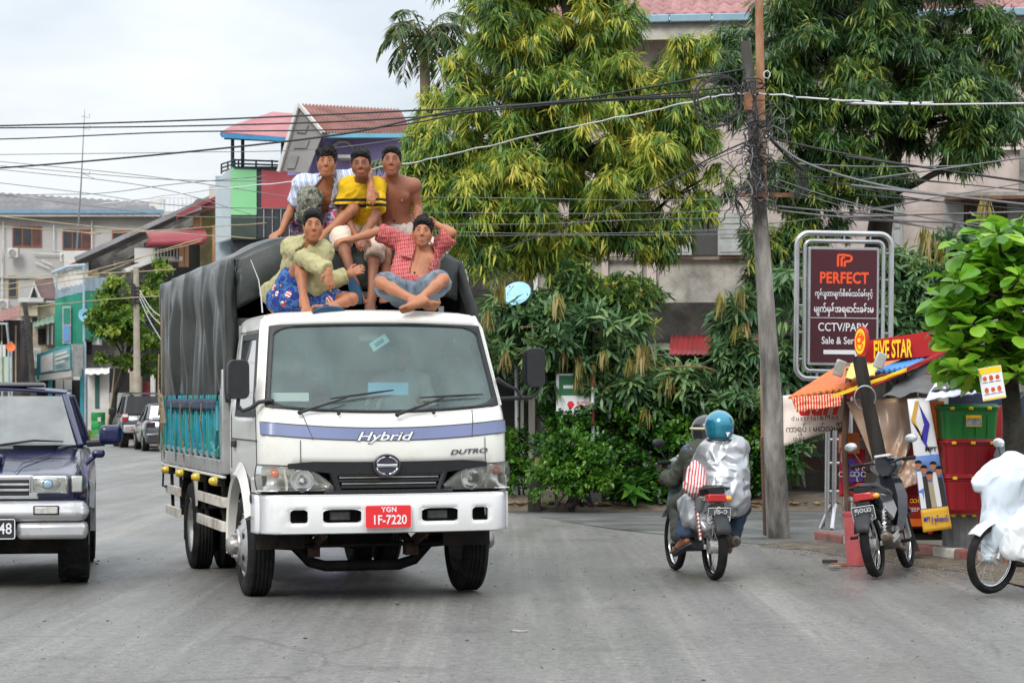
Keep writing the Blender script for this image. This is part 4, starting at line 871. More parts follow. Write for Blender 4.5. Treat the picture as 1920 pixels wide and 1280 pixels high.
for k in range(6):mb.tube([at(50+k,600+8*k,109.7),at(40+2*k,615+8*k,109),at(52+k,622+8*k,109.7)],.02,4)
mb.build('cable_tangle',BLACKP,p,world=True)
p=thing('utility_pole','pale concrete utility pole with a cable box, left of the lorry tarpaulin','pole',base_of(256,90));MB().tube([at(258,826,90),at(255,500,90)],[.15,.10],10).build('pole',CONCP,p,world=True)
mb=MB()
for k in range(5):mb.torus(at(255,540+7*k,90),.17,.03,(0,.1,1),12,5)
mb.box(at(250,552,89.8),(.12,.1,.8));mb.build('cable_box',BLACKP,p,world=True)
p=thing('utility_pole','far pale pole in front of the maroon awning','pole',base_of(378,105));MB().tube([at(380,812,105),at(379,418,105)],[.16,.11],8).build('pole',M('pale_concrete',(.42,.42,.40),.8,var=.1,vs=2),p,world=True)
D=112
b=thing('boundary_wall','stained white wall beside the green drum','wall',base_of(182,D));pb('wall_panel',WHITEP,164,206,690,806,D,.2,b);pb('doorway',M('dark_green_door',(.03,.10,.09),.7),178,186,700,765,D-.05,.1,b);corr('roof_sheet',WHITEP,(160,702,D-1),(208,700,D-1),(208,690,D+.5),(160,692,D+.5),b,14,.03)
b=thing('gate','grey panelled gate behind the parked dark car','gate',base_of(222,100))
for k in range(4):pb('panel',M('grey_gate',(.30,.32,.31),.6,var=.1,vs=2),206+13*k,218+13*k,736,806,100,.08,b)
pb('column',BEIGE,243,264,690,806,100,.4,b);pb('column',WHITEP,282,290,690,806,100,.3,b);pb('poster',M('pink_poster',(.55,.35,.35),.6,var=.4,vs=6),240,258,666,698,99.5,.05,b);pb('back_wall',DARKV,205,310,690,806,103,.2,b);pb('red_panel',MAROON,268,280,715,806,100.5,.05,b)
dr=thing('drum','green rubbish drum with a white mark on the far grass','bin',base_of(184,96));m=Matrix.Translation(base_of(184,96));MB().lathe([(.001,.05),(.27,.05),(.28,.3),(.265,.33),(.28,.36),(.28,.65),(.265,.68),(.28,.71),(.285,1.02),(.265,1.02),(.26,.9),(.001,.85)],18,m).build('body',M('drum_green',(.02,.26,.06),.5,var=.15,vs=3),dr,world=True,smooth=40);pb('mark',WHITEP,183,189,782,790,95.68,.02,dr)
st=thing('pole','thin bare leaning bamboo stick behind the green drum','pole',base_of(200,95));MB().tube([at(199,806,95),at(210,740,95),at(217,672,95)],[.05,.04,.025],6).build('stick',M('bamboo',(.38,.33,.22),.7,var=.2,vs=3),st,world=True)
mb=MB();mb.tube([(-20.4,112,.06),(-17.2,98,.06),(-15.6,92,.06)],.12,4);o=mb.build('kerb',CONC);tag(o,kind='structure')
def far_grass():
 q=np.random.RandomState(4);n=2600;x=q.uniform(-20.2,-15.6,n);y=q.uniform(92,104,n);k=x<-13.2-(y-80)*.215-.2;x,y=x[k],y[k];n=len(x);D_=nrm(np.stack([q.normal(0,.3,n),q.normal(0,.3,n),np.ones(n)],1));V,Q,t=leaves(np.stack([x,y,np.zeros(n)],1),D_,q.uniform(.2,.45,n),q.uniform(.02,.04,n),q.uniform(.2,1,n),.2,rs=q)
 tag(link('grass',raw_mesh('grass',V,Q,LGLEAF,smooth=False,attr=t)),kind='stuff')
far_grass()
D=100
b=thing('balcony_house','house with a maroon awning, peach columns and a white balcony','house',base_of(350,D))
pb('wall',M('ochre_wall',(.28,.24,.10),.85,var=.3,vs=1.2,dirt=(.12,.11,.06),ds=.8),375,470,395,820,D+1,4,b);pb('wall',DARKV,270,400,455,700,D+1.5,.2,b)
poly('roof',DKBR,[(330,412,D-1),(407,386,D-1),(407,378,D+4),(372,374,D+4)],b,.12);pb('fascia',MAROON,378,407,379,391,D-1,.2,b);poly('roof_beam',MAROON,[(330,402,D-1.1),(404,368,D-1.1),(404,374,D-1.1),(332,408,D-1.1)],b,.1)
for x0,x1,y0,y1 in((362,376,405,432),(335,345,460,500),(346,352,460,500),(398,402,422,520)):pb('column',PEACH,x0,x1,y0,y1,D,.3,b)
P=[]
for k,(y,d_)in enumerate(((462,97.4),(448,97.5),(440,98),(433,99.5))):P.append([at(272+(12-4*k)*(1 if k else 0)+i*10,y-i*.35,d_)for i in range(12)])
MB().grid(P).build('awning',MAROON,b,world=True,smooth=180,solid=.06)
pb('balcony',GWALL,252,288,465,492,D-2,.2,b);poly('balcony_slab',WHITEP,[(230,505,D-2.4),(288,482,D-2),(340,482,D-.5),(340,490,D-.5),(292,490,D-2),(236,511,D-2.4)],b,.2);pb('balcony_wall',SLATE,288,335,463,486,D-1,.2,b)
mb=MB()
for k in range(8):mb.tube([at(290+6*k,466,D-1.1),at(290+6*k,486,D-1.1)],.03,4)
mb.build('railing',WHITEP,b,world=True)
pb('upper_wall',M('pale_gable',(.5,.47,.44),.8,var=.1,vs=1),392,406,348,376,D+3,2,b)
D=74
b=thing('clad_building','tall building clad in green and red panels with a railed roof terrace','building',base_of(480,D))
pb('core',M('dark_cladding',(.02,.022,.028),.4,var=.4,vs=1),433,580,312,830,D,6,b)
mb=MB();n=9
for k in range(n):x=404+29*k/n;a=at(x,0,D+2.2*(1-k/n));mb.box2((a.x,a.y,at(0,446,D).z),(a.x+.40,a.y+.05,at(0,330-16*k/n,D).z))
o=MB();pan=M('striped_cladding',(.50,.58,.62),.5,var=.06,vs=2)
for k in range(n):x=404+29*k/n;a=at(x,0,D+2.2*(1-k/n));MB().box2((a.x,a.y-.02,at(0,446,D).z),(a.x+.34,a.y+.05,at(0,326-13*k/n,D).z)).build('cladding_panel',pan,b,world=True)
pb('side_wall',M('side_wall',(.40,.48,.53),.6),404,434,330,830,D+2.5,3,b)
pb('panel',M('mint_panel',(.24,.60,.28),.35,var=.06,vs=1.2),433,481,314,403,D-.06,.05,b);pb('panel',M('dark_green_panel',(.035,.055,.04),.35,var=.4,vs=1),433,481,404,446,D-.06,.05,b)
pb('panel',M('red_panel',(.36,.055,.065),.4,var=.12,vs=1),490,560,317,390,D-.06,.05,b);pb('ledge',DARKV,433,580,446,450,D-.3,.3,b)
for k in range(4):pb('glazing_bar',GREYM,494+16*k,495.2+16*k,392,445,D-.08,.03,b)
mb=MB()
for y in(300,307,314):mb.tube([at(415,y+8,D+2),at(440,y,D-.1),at(522,y+3,D-.1)],.03,5)
for x in(415,427,440,447,480,510):mb.tube([at(x,300+max(0,(440-x)*.3),D+max(0,(440-x)*.08)),at(x,326,D+max(0,(440-x)*.08))],.03,5)
mb.build('terrace_railing',M('navy_metal',(.02,.04,.06),.5,.3),b,world=True)
for x,d_ in((436,D+.3),(455,D+.2),(530,D+.3)):MB().tube([at(x,318,d_),at(x,255,d_)],.06,6).build('post',M('navy_metal',(.02,.04,.06)),b,world=True)
REDR=M('red_metal_roof',(.34,.085,.095),.45,var=.15,vs=1.5,dirt=(.42,.15,.15),ds=1)
poly('roof',REDR,[(414,250,D-1),(560,262,D-1),(560,216,D+3),(512,212,D+3)],b,.08);poly('roof_hip',REDR,[(414,250,D-1),(438,236,D+6),(512,212,D+3)],b,.08)
poly('fascia',M('blue_fascia',(.03,.22,.42),.4),[(413,250,D-1.05),(545,258,D-1.05),(545,266,D-1.05),(420,259,D-1.05)],b,.06);poly('fascia',M('blue_fascia',(.03,.22,.42)),[(413,250,D-1.05),(438,236,D+6),(440,242,D+6),(418,258,D-1.05)],b,.06);poly('ceiling',M('dark_soffit',(.03,.035,.04),.8),[(420,260,D-.9),(545,266,D-.9),(545,262,D+5),(440,246,D+5.8)],b,.05)
D=62
b=thing('purple_house','purple house with a rust-red corrugated roof and grey gable screen','house',base_of(640,D))
PURP=M('purple_render',(.30,.25,.50),.7,var=.06,vs=1)
pb('wall',PURP,580,760,252,900,D,6,b);MB().add([at(556,200,D-.3),at(600,252,D-.3),at(580,330,D-.3),at(540,330,D-.3)],[(0,1,2,3)]).build('gable_wall',PURP,b,world=True,solid=.3)
MB().add([at(559,198,D-1.2),at(606,250,D-1.2),at(576,325,D-1.2),at(520,320,D-1.2)],[(0,1,2,3)]).build('gable_screen',M('grey_screen',(.27,.255,.25),.7,var=.1,vs=1.5),b,world=True,solid=.06)
for q in(((556,262),(580,262),(574,278),(550,278)),((545,292),(560,292),(552,316),(538,316)),((562,216),(578,234),(572,250),(556,248))):poly('screen_panel',M('grey_screen_dark',(.22,.21,.205),.7),[(x,y,D-1.26)for x,y in q],b,.03)
for q in(((558,196),(522,322)),((560,196),(606,250))):MB().tube([at(x,y,D-1.3)for x,y in q],.06,5).build('barge_board',WHITEP,b,world=True)
corr('roof',RUSTR,(604,250,D-1.4),(775,252,D-.2),(750,206,D+5),(559,196,D+1.5),b,120,.035)
pb('gutter',M('cyan_gutter',(.13,.38,.50),.5),604,760,250,258,D-1.3,.2,b);pb('canopy',WHITEP,634,662,290,296,D-.8,.8,b)
for q in(((622,276),(636,266),(650,266),(662,276)),):MB().tube([at(x,y,D-.05)for x,y in q],.04,5).build('wall_trim',WHITEP,b,world=True)
for x,y in((590,400),(640,400),(690,400),(590,560),(690,560),(620,690),(690,690)):win(b,x,x+28,y,y+70,D,2,WHITEP)
pb('floor_band',WHITEP,580,760,500,508,D-.08,.1,b)
b=bpy.data.objects['clad_building']
for y in(490,580,670,750):pb('floor_band',GREYM,433,580,y,y+6,73.9,.1,b);win(b,445,490,y+14,y+62,74,2,GREYM);win(b,510,555,y+14,y+62,74,2,GREYM)
# ================================================================ the lorry (local: +X towards photo right, -Y forward, Z up)
TH=R(15.0);TROOT=Vector((-1.20,19.2,0))
truck=thing('truck','white lorry with a grey tarpaulin cover and five men sitting on top','truck',TROOT,TH)
truck.rotation_euler=(0,R(-.35),TH)
TM=wmat(truck)
def tl(px,py,ylocal):
 """Truck-local point on the plane y=ylocal seen at a photo pixel."""
 inv=TM.inverted();o=inv@Vector((0,0,CH));p=inv@at(px,py,10);d=p-o;t=(ylocal-o.y)/d.y;return o+d*t
YF=[(.50,-1.00),(.86,-1.05),(1.10,-1.075),(1.28,-1.065),(1.42,-1.02),(1.50,-.965),(2.13,-.665),(2.18,-.635),(2.21,-.57),(2.228,-.46)]
WD=[(.50,.95),(1.0,.965),(1.40,.965),(1.55,.955),(2.12,.876),(2.17,.86),(2.205,.825),(2.225,.75)]
def lerp_tab(tab,z):
 if z<=tab[0][0]:return tab[0][1]
 for(a,x),(b,y)in zip(tab,tab[1:]):
  if z<=b:return x+(y-x)*(z-a)/(b-a)
 return tab[-1][1]
YR=.60
def front_pt(u,z,off=0.0):
 """Point of the cab's front skin: u in -1..1 across, with a bulge and rounded corners."""
 w=lerp_tab(WD,z);y=lerp_tab(YF,z);a=abs(u);r=.105
 if a<=.90:x=a/.90*(w-r);yy=y+.11*(x/w)**2;n=Vector((2*.11*x/w**2,-1,0)).normalized()
 else:
  t=(a-.90)/.10*PI/2;x0=w-r;y0=y+.11*(x0/w)**2
  x=x0+r*math.sin(t);yy=y0+r*1.2*(1-math.cos(t));n=Vector((math.sin(t),-math.cos(t),0))
 dip=.055*(1-min(1,a)**2)*max(0,min(1,(z-1.02)/.25))*max(0,min(1,(2.0-z)/.45))-.02*(1-min(1,a)**2)*max(0,min(1,(z-1.95)/.15));p=Vector((math.copysign(x,u),yy,z-dip));n=Vector((math.copysign(n.x,u),n.y,0))
 return p+n*off
ZS=[.88,.98,1.06,1.14,1.22,1.30,1.38,1.44,1.50,1.58,1.66,1.74,1.82,1.90,1.98,2.05,2.12,2.17,2.205,2.225]
NU,NS=33,12
WI0,WI1=1,NU-2
def cab_ring(z):
 fr=[front_pt(-1+2*i/(NU-1),z)for i in range(NU)]
 w=lerp_tab(WD,z);yr=YR-(.04 if z>2.17 else 0)-(.06 if z>2.21 else 0);ring=list(fr)
 for sgn in(1,-1):
  y0=fr[-1].y if sgn>0 else fr[0].y
  side=[Vector((sgn*w,y0+(yr-y0)*(k/NS),z))for k in range(1,NS+1)]
  if sgn>0:ring+=side
  else:ring+=side[::-1]
 return ring
def arch(p):
 """Lift the skirt over the front wheel."""
 if abs(p.x)>.8 and abs(p.y)<.56:p=p.copy();p.z=max(p.z,.44+math.sqrt(max(0,.56**2-p.y**2)))
 return p
rings=[[arch(p)if z<1.2 else p for p in cab_ring(z)]for z in ZS]
zi=lambda z:min(range(len(ZS)),key=lambda i:abs(ZS[i]-z))
ws0,ws1=zi(1.50),zi(2.12);nr=len(rings[0])
sw0,sw1=zi(1.44),zi(2.05)
vs=[p for r_ in rings for p in r_];fs=[]
for i in range(len(rings)-1):
 for j in range(nr):
  if ws0<=i<ws1 and WI0<=j<WI1:continue
  if ZS[i+1]<=1.065 and j<NU-1 and(ZS[i+1]<=.99 or abs(j-(NU-1)/2)<13):continue
  jr=j-NU
  if sw0<=i<sw1 and(1<=jr<NS-3):continue
  jl=(nr-1)-j
  if sw0<=i<sw1 and(1<=jl<NS-3):continue
  k=(j+1)%nr;fs.append((i*nr+j,i*nr+k,(i+1)*nr+k,(i+1)*nr+j))
fs.append(tuple((len(rings)-1)*nr+j for j in range(nr)))
cabm=MB().add(vs,fs)
cab=cabm.build('cab',[WHITE,INTER],truck,smooth=50)
md=cab.modifiers.new('t','SOLIDIFY');md.thickness=.03;md.offset=-1;md.material_offset=1;md.material_offset_rim=0
for sx in(-1,1):mb=MB();mb.tube([front_pt(sx*.985,1.5)+Vector((sx*.004,.03,0)),front_pt(sx*.985,2.1)+Vector((sx*.004,.03,0)),Vector((sx*.835,-.42,2.195)),Vector((sx*.83,.5,2.195))],.009,6);mb.build('rain_gutter',WHITE,truck,smooth=60)
def ws_uv(s,t,off=0):
 u0,u1=-1+2*WI0/(NU-1),-1+2*WI1/(NU-1);return front_pt(u0+(u1-u0)*s,1.50+(2.12-1.50)*t,off)
mb=MB().grid([[ws_uv(i/24,j/10,-.004)for i in range(25)]for j in range(11)]);mb.build('windscreen',WIND,truck,smooth=180)
def gasket():
 base=rrect(.974,.928,.085,7,.5,.5);inner=[]
 for a,b in zip(base,base[1:]+base[:1]):
  m_=max(1,int(math.hypot(b[0]-a[0],b[1]-a[1])/.04));inner+=[(a[0]+(b[0]-a[0])*i/m_,a[1]+(b[1]-a[1])*i/m_)for i in range(m_)]
 n=len(inner);mb=MB();rows=[]
 outer=[]
 for x,y in inner:
  dx,dy=x-.5,y-.5;k=.5/max(abs(dx)/1.0,abs(dy)/1.0,1e-6);outer.append((.5+dx*k,.5+dy*k))
 mid=[((a[0]*.55+b[0]*.45),(a[1]*.55+b[1]*.45))for a,b in zip(inner,outer)]
 for ring,off in((outer,.004),(mid,.013),(inner,.006),(inner,-.02)):rows.append([ws_uv(x,y,off)for x,y in ring])
 mb.loft(rows,caps=False);mb.build('windscreen_seal',BLACKP,truck,smooth=60)
gasket()
def band(name,mat,zt,zb,u0,u1,off=.004,n=40,thick=.004,tilt=None,parent=truck):
 mb=MB();P=[]
 for k,(zf,o_)in enumerate(((zb,off-thick),(zb,off),(zt,off),(zt,off-thick))):
  P.append([front_pt(u0+(u1-u0)*i/n,zf(u0+(u1-u0)*i/n)if callable(zf)else zf,o_)for i in range(n+1)])
 mb.grid(P);return mb.build(name,mat,parent,smooth=40)
sz=lambda b:b+.012
band('blue_stripe',STRIPE,sz(1.372),sz(1.285),-.96875,.96875,.006,62)
band('seam',BLACKP,sz(1.380),sz(1.374),-.96875,.96875,.005,62);band('seam',BLACKP,sz(1.284),sz(1.279),-.96875,.96875,.005,62)
def slit(u0,z0,u1,z1,w=.006,name='seam'):
 mb=MB();n=10;P=[]
 for k in(-1,1):P.append([front_pt(u0+(u1-u0)*i/n+k*w/2,z0+(z1-z0)*i/n,.0065)for i in range(n+1)])
 mb.grid(P).build(name,BLACKP,truck)
slit(-.68,1.49,-.60,1.285);slit(.72,1.49,.69,1.285);slit(-.70,1.275,-.70,1.075);slit(.80,1.275,.80,1.075)
def gtop(u):a=abs(u);return 1.095-.0*a-(max(0,a-.60)*.11)
band('grille_bar',BLACKP,gtop,lambda u:.99 if abs(u)<.42 else.99+(abs(u)-.42)*.12,-.80,.80,.035,48,.04)
mb=MB()
for k in range(3):
 z=[.985,.938,.892][k];hw=[.425,.405,.385][k]
 P=[]
 for zz,of in((z-.016,-.005),(z-.010,.030),(z+.008,.030),(z+.016,-.005)):P.append([front_pt(-hw+2*hw*i/20,zz,of)for i in range(21)])
 mb.m=0;mb.grid(P)
mb.build('grille',[BLACKP],truck,smooth=35)
for z,hw in((.962,.40),(.915,.38)):
 mb=MB();P=[[front_pt(-hw+2*hw*i/20,zz,of)for i in range(21)]for zz,of in((z-.006,0),(z-.005,.02),(z+.005,.02),(z+.006,0))];mb.grid(P).build('chrome_slat',GREYM,truck,smooth=35)
P=[[front_pt(-.47+.94*i/20,z,-.035)for i in range(21)]for z in(.84,1.06)]
MB().grid(P).build('radiator_mesh',M('radiator',(.012,.012,.012),.7,var=.5,vs=40),truck)
mb=MB()
for sx in(-1,1):
 P=[]
 for k in range(5):
  t=k/4;z=1.0-.15*t;ui=(.425-.045*t);uo=(.475-.055*t);P.append([front_pt(sx*ui,z,.028),front_pt(sx*(ui+.02),z,.038),front_pt(sx*uo,z,.026),front_pt(sx*(uo+.012),z,-.01)])
 mb.grid(P)
mb.grid([[front_pt(-.52+1.04*i/20,z,o_)for i in range(21)]for z,o_ in((.838,.0),(.842,.034),(.868,.034),(.872,0))])
mb.build('grille_frame',BLACKP,truck,smooth=35)
def headlamp(sx):
 top=lambda u:1.05-max(0,.70-u)**1.6*1.25+(u-.70)*.05;bot=lambda u:.862
 us=[.445+(.985-.445)*i/16 for i in range(17)]
 hl=MB();P=[]
 for k in range(7):
  t=k/6;P.append([front_pt(sx*u,bot(u)+(max(bot(u)+.015,top(u))-bot(u))*t,.020+.016*math.sin(PI*t))for u in us])
 lens=hl.grid(P).build('headlight',LENSG,truck,smooth=180)
 bz=MB();ring=P[0]+[r_[-1]for r_ in P[1:]]+P[-1][::-1][1:]+[r_[0]for r_ in P[::-1][1:-1]]
 bz.tube(ring,.005,5,closed=True);bz.build('bezel',BLACKP,lens,smooth=60)
 b=MB();b.grid([[front_pt(sx*u,bot(u)+(max(bot(u)+.012,top(u))-bot(u))*t,-.11+.10*abs(2*t-1)**4+.05*(abs(u-.69)>.17))for u in us]for t in(0,.2,.4,.6,.8,1)]);b.build('reflector',REFL,lens,smooth=180)
 c=front_pt(sx*.69,.942,-.02);n=Vector((sx*.12,-1,.03)).normalized()
 f=MB();a_,b_,d_=frame_of(n);m=Matrix((a_,b_,d_)).transposed().to_4x4();m.translation=c
 f.lathe([(.001,-.06),(.03,-.052),(.055,-.03),(.074,.0),(.083,.022),(.088,.024),(.088,.018)],24,m);f.build('bowl',CHROME,lens,smooth=180)
 g=MB().sphere(c-n*.01,.020,10);g.build('bulb',M('bulb_glass',(.8,.82,.85),.1,var=.02),lens,smooth=180)
 oc=front_pt(sx*.90,.995,-.005);MB().sphere(oc,(.035,.03,.034),12).build('turn_signal',ORANGEL,lens,smooth=180)
 dv=MB().grid([[front_pt(sx*(.80+.015*(z>.95))+sx*k*.018,z,.012)for k in(0,1)]for z in(.865,.93,1.0,1.05)]);dv.build('divider',CREAMW,lens)
for sx in(-1,1):headlamp(sx)
em=MB();ec=front_pt(-.03,1.058,.052);a_=plane_m(ec,(1,0,0),(0,0,1))
em.tube([a_@Vector((.098*math.cos(t*PI/16),.078*math.sin(t*PI/16),0))for t in range(32)],.011,8,closed=True);emo=em.build('emblem',M('emblem_dark',(.03,.03,.045),.25,.3,coat=.5),truck,smooth=180)
mb=MB().mat(0)
for s0 in(0,PI):
 for q0,q1 in((.28,PI/2-.18),(PI/2+.18,PI-.28)):
  mb.tube([a_@Vector((.083*math.cos(s0+q0+(q1-q0)*k/8),.065*math.sin(s0+q0+(q1-q0)*k/8),.008))for k in range(9)],[.004]+[.008]*7+[.004],6)
P=[[a_@Vector((x,w*(.014-.004*math.cos(x/.075*PI/2)),.010+(.004 if abs(w)<.5 else 0)))for x in[-.078+.156*i/10 for i in range(11)]]for w in(-1,0,1)]
mb.grid(P);mb.build('emblem_bar',CHROME,emo,smooth=60)
MB().prism([(.092*math.cos(t*PI/16),.072*math.sin(t*PI/16))for t in range(32)],-.03,0,a_).build('emblem_plate',M('emblem_blue',(.035,.035,.06),.3,coat=.5),emo)
text('script_lettering','Hybrid',plane_m(front_pt(-.045,1.322,.011),(1,-.005,0),(0,.12,1)),truck,LETW,size=.092,shear=.32,sx=1.62,bold=.001,depth=.003)
text('script_outline','Hybrid',plane_m(front_pt(-.045,1.322,.008),(1,-.005,0),(0,.12,1)),truck,LETD,size=.092,shear=.32,sx=1.62,bold=.0045,depth=.001)
text('model_lettering','DUTRO',plane_m(front_pt(.655,1.165,.008),front_pt(.75,1.165)-front_pt(.56,1.165),(0,0,1)),truck,LETD,size=.050,shear=.3,sx=1.75,bold=.0008)
def bump_pt(u,z,off=0):
 w=.955;x=u*w;y=-1.135+.085*u**2-.02*(1-((z-.70)/.16)**2)
 a=abs(u);r=.15
 if a>.88:t=(a-.88)/.12;y+=.16*t**2*1.1
 return Vector((x,y-off,z))
def bumper():
 us=sorted(set([-1+i/40*2 for i in range(41)]+[-.80,-.665,-.545,-.245,.245,.545,.665,.80]));zs=[.54,.548,.565,.59,.625,.66,.70,.725,.76,.80,.822,.832]
 holes=[(-.80,-.665),(-.545,-.245),(.245,.545),(.665,.80)]
 V=[];Fs=[]
 for z in zs:
  ins=.018 if z in(.54,.832)else 0
  V+=[bump_pt(u,z,-ins)for u in us]
 nU=len(us)
 for i in range(len(zs)-1):
  for j in range(nU-1):
   uc=(us[j]+us[j+1])/2;zc=(zs[i]+zs[i+1])/2
   if.625<zc<.725 and any(a<uc<b for a,b in holes):continue
   Fs.append((i*nU+j,i*nU+j+1,(i+1)*nU+j+1,(i+1)*nU+j))
 mb=MB().add(V,Fs)
 for sx in(-1,1):
  k=0 if sx<0 else nU-1;mb.grid([[V[i*nU+k]for i in range(len(zs))],[Vector((sx*.965,-.60,z))for z in zs]]if sx>0 else[[Vector((sx*.965,-.60,z))for z in zs],[V[i*nU+k]for i in range(len(zs))]])
 mb.grid([[V[(len(zs)-1)*nU+j]for j in range(nU)],[V[(len(zs)-1)*nU+j]+Vector((0,.10,.006))for j in range(nU)]])
 o=mb.build('bumper',BUMPW,truck,smooth=50);md=o.modifiers.new('t','SOLIDIFY');md.thickness=.02;md.offset=-1
 for a,b in holes:
  mb=MB();rim=[bump_pt((a+b)/2+x*(b-a),.675+y*.10,.001)for x,y in rrect(1.0,1.0,.22,4)]
  rimo=[bump_pt((a+b)/2+x*(b-a)*1.0,.675+y*.10,-.001)for x,y in[(max(-.5,min(.5,q[0]*1.6)),max(-.5,min(.5,q[1]*1.6)))for q in rrect(1,1,.22,4)]]
  mb.loft([rimo,rim],caps=False);mb.build('opening_corner',BUMPW,o)
  mb=MB();mb.loft([rim,[p+Vector((0,.06,0))for p in rim]],caps=False);mb.build('opening_rim',BLACKP,o)
  MB().box(((bump_pt(a,.675)+bump_pt(b,.675))/2+Vector((0,.16,0))),((b-a)*1.05,.01,.14)).build('opening_backing',CHAS,o)
  if b-a>.2:
   c=bump_pt((a+b)/2,.675)+Vector((0,.10,0));MB().box(c+Vector((.0,0,0)),(.16,.03,.07)).build('fog_lamp',M('fog_lamp',(.10,.10,.09),.35,var=.4,vs=20),o,bevel=.01)
 return o
bmp=bumper()
mb=MB();mb.grid([[front_pt(-1+2*i/40,.885,-.02)for i in range(41)],[front_pt(-1+2*i/40,.80,-.06)for i in range(41)]]);mb.build('bumper_gap',CHAS,truck)
pm=plane_m(bump_pt(-.035,.668,.035),(1,0,0),(0,0,1))
plate=MB().prism(rrect(.345,.165,.012,3),-.006,0,pm).build('number_plate',REDPL,truck)
MB().prism(rrect(.36,.178,.016,3),-.02,-.007,pm).build('plate_holder',M('plate_backing',(.75,.55,.53),.5),plate)
text('plate_lettering','YGN',pm@Matrix.Translation((.005,.052,.001)),plate,LETW,size=.052,bold=.0012,spacing=1.12)
text('plate_lettering','1F-7220',pm@Matrix.Translation((.008,-.026,.001)),plate,LETW,size=.098,bold=.0015,sx=.83)
for(ax,ay),(bx,by),(cx,cy),(ex,ey)in(((562,773),(650,745),(620,747),(738,731)),((745,777),(832,745),(788,745),(906,739))):
 p=lambda x,y,k=0:tl(x,y,-.99+k)
 def on(x,y,off):
  best=None
  for s in range(-110,-55):
   q=tl(x,y,s/100);f=front_pt(max(-.97,min(.97,q.x/lerp_tab(WD,q.z)*.98)),q.z);e=abs(f.y-off-q.y)
   if best is None or e<best[0]:best=(e,q)
  return best[1]
 mb=MB();A,B=on(ax,ay,.02),on(bx,by,.05);mb.tube([A,A.lerp(B,.5)+Vector((0,-.02,0)),B],[.014,.009,.007],6);mb.sphere(A,.019,10)
 w=mb.build('wiper',BLACKP,truck,smooth=60)
 C,E=on(cx,cy,.028),on(ex,ey,.028);MB().tube([C,C.lerp(E,.35),C.lerp(E,.7),E],[.006,.009,.009,.005],6).build('wiper_blade',BLACKP,w,smooth=60)
for px,py in((635,775),(813,773)):MB().sphere(on(px,py,.015),(.015,.012,.015),10).build('washer_nozzle',BLACKP,truck,smooth=180)
def side_pt(sx,t,z,off=0):
 fr=front_pt(sx,z);w=lerp_tab(WD,z);return Vector((sx*(w+off),fr.y+(YR-fr.y)*t,z))
for sx in(-1,1):
 t0,t1=(1.0)/NS,(NS-3)/NS
 if sx>0:t0,t1=2/NS,(NS-2)/NS
 else:t0,t1=2/NS,(NS-2)/NS
 q=lambda a,b,o_:side_pt(sx,a,b,o_)
 t0,t1=1/NS,(NS-3)/NS
 t0=1.0/NS
 mb=MB();dr=MB().grid([[q(t0-.02,z,.004),q(t1+.22,z,.004)]for z in(1.30,1.31)])
 loop_o=[q(t0-.03,1.42,.006),q(t0-.03,2.07,.006),q(t1+.04,2.07,.006),q(t1+.04,1.42,.006)];loop_i=[q(t0+.05,1.47,.006),q(t0+.05,2.02,.006),q(t1-.01,2.02,.006),q(t1-.01,1.47,.006)]
 mb.loft([[p+Vector((-sx*.03,0,0))for p in loop_o],loop_o,loop_i,[p+Vector((-sx*.03,0,0))for p in loop_i]],caps=False)
 fr=mb.build('side_window_frame',BLACKP,truck)
 MB().grid([[q(t0+(t1-t0)*i/6,z,-.006)for i in range(7)]for z in(1.45,1.65,1.85,2.04)]).build('side_window',SIDEG,fr,smooth=180)
 mb=MB()
 for t in(t0-.05,.93):mb.tube([q(t,1.0 if t>.5 else 1.05,.002),q(t,1.4,.002),q(t,2.08,.002)],.005,4)
 mb.tube([q(t0-.05,2.085,.002),q(.93,2.085,.002)],.005,4);mb.tube([q(.02,1.24,.002),q(.93,1.24,.002)],.006,4)
 mb.build('door_seam',BLACKP,truck)
 MB().box(q(.80,1.20,.012),(.03,.16,.055)).build('door_handle',BLACKP,truck,bevel=.008)
 mb=MB();P=[]
 for k in range(19):
  a=R(-14+172*k/18);P.append([Vector((sx*(.90),.0+rr_*math.cos(a),.44+rr_*math.sin(a)))+Vector((sx*ox,0,0))for rr_,ox in((.50,0),(.50,.10),(.52,.115),(.585,.085),(.62,.07))])
 mb.grid(P).build('wheel_arch',WHITE,truck,smooth=50)
 P=[[Vector((sx*x,.50*math.cos(R(-5+190*k/14)),.44+.50*math.sin(R(-5+190*k/14))))for x in(.55,.93)]for k in range(15)]
 MB().grid(P).build('wheel_well',CHAS,truck)
 MB().box((sx*.955,-.72,.90),(.05,.26,.12)).build('corner_panel',WHITE,truck,bevel=.015)
 MB().sphere((sx*.985,-.62,.80),(.012,.03,.045),10).build('side_marker',M('smoked_lens',(.03,.028,.035),.2),truck,smooth=180)
def mirror(px0,px1,py0,py1,yl,arm,name='mirror'):
 c=(tl(px0,py0,yl)+tl(px1,py1,yl))/2;w=abs(tl(px1,py0,yl).x-tl(px0,py0,yl).x);h=abs(tl(px0,py0,yl).z-tl(px0,py1,yl).z)
 mm=plane_m(c,(1,0,0),(0,0,1));mb=MB();r=.035
 rings=[]
 for zz,k in((-.10,.70),(-.085,.86),(-.05,.97),(0,1),(.045,1),(.06,.95)):rings.append([mm@Vector((x*k if abs(k)<2 else x,y*(k*.6+.4),zz))for x,y in rrect(w,h,min(w,h)*.3,5)])
 mb.loft(rings[::-1]);o=mb.build(name,BLACKP,truck,smooth=60)
 MB().prism([(x*.9,y*.93)for x,y in rrect(w,h,min(w,h)*.3,5)],-.1015,-.1005,mm).build('mirror_glass',CHROME,o)
 MB().tube([tl(x,y,yy)for x,y,yy in arm],.016,8).build('mirror_arm',BLACKP,o,smooth=60)
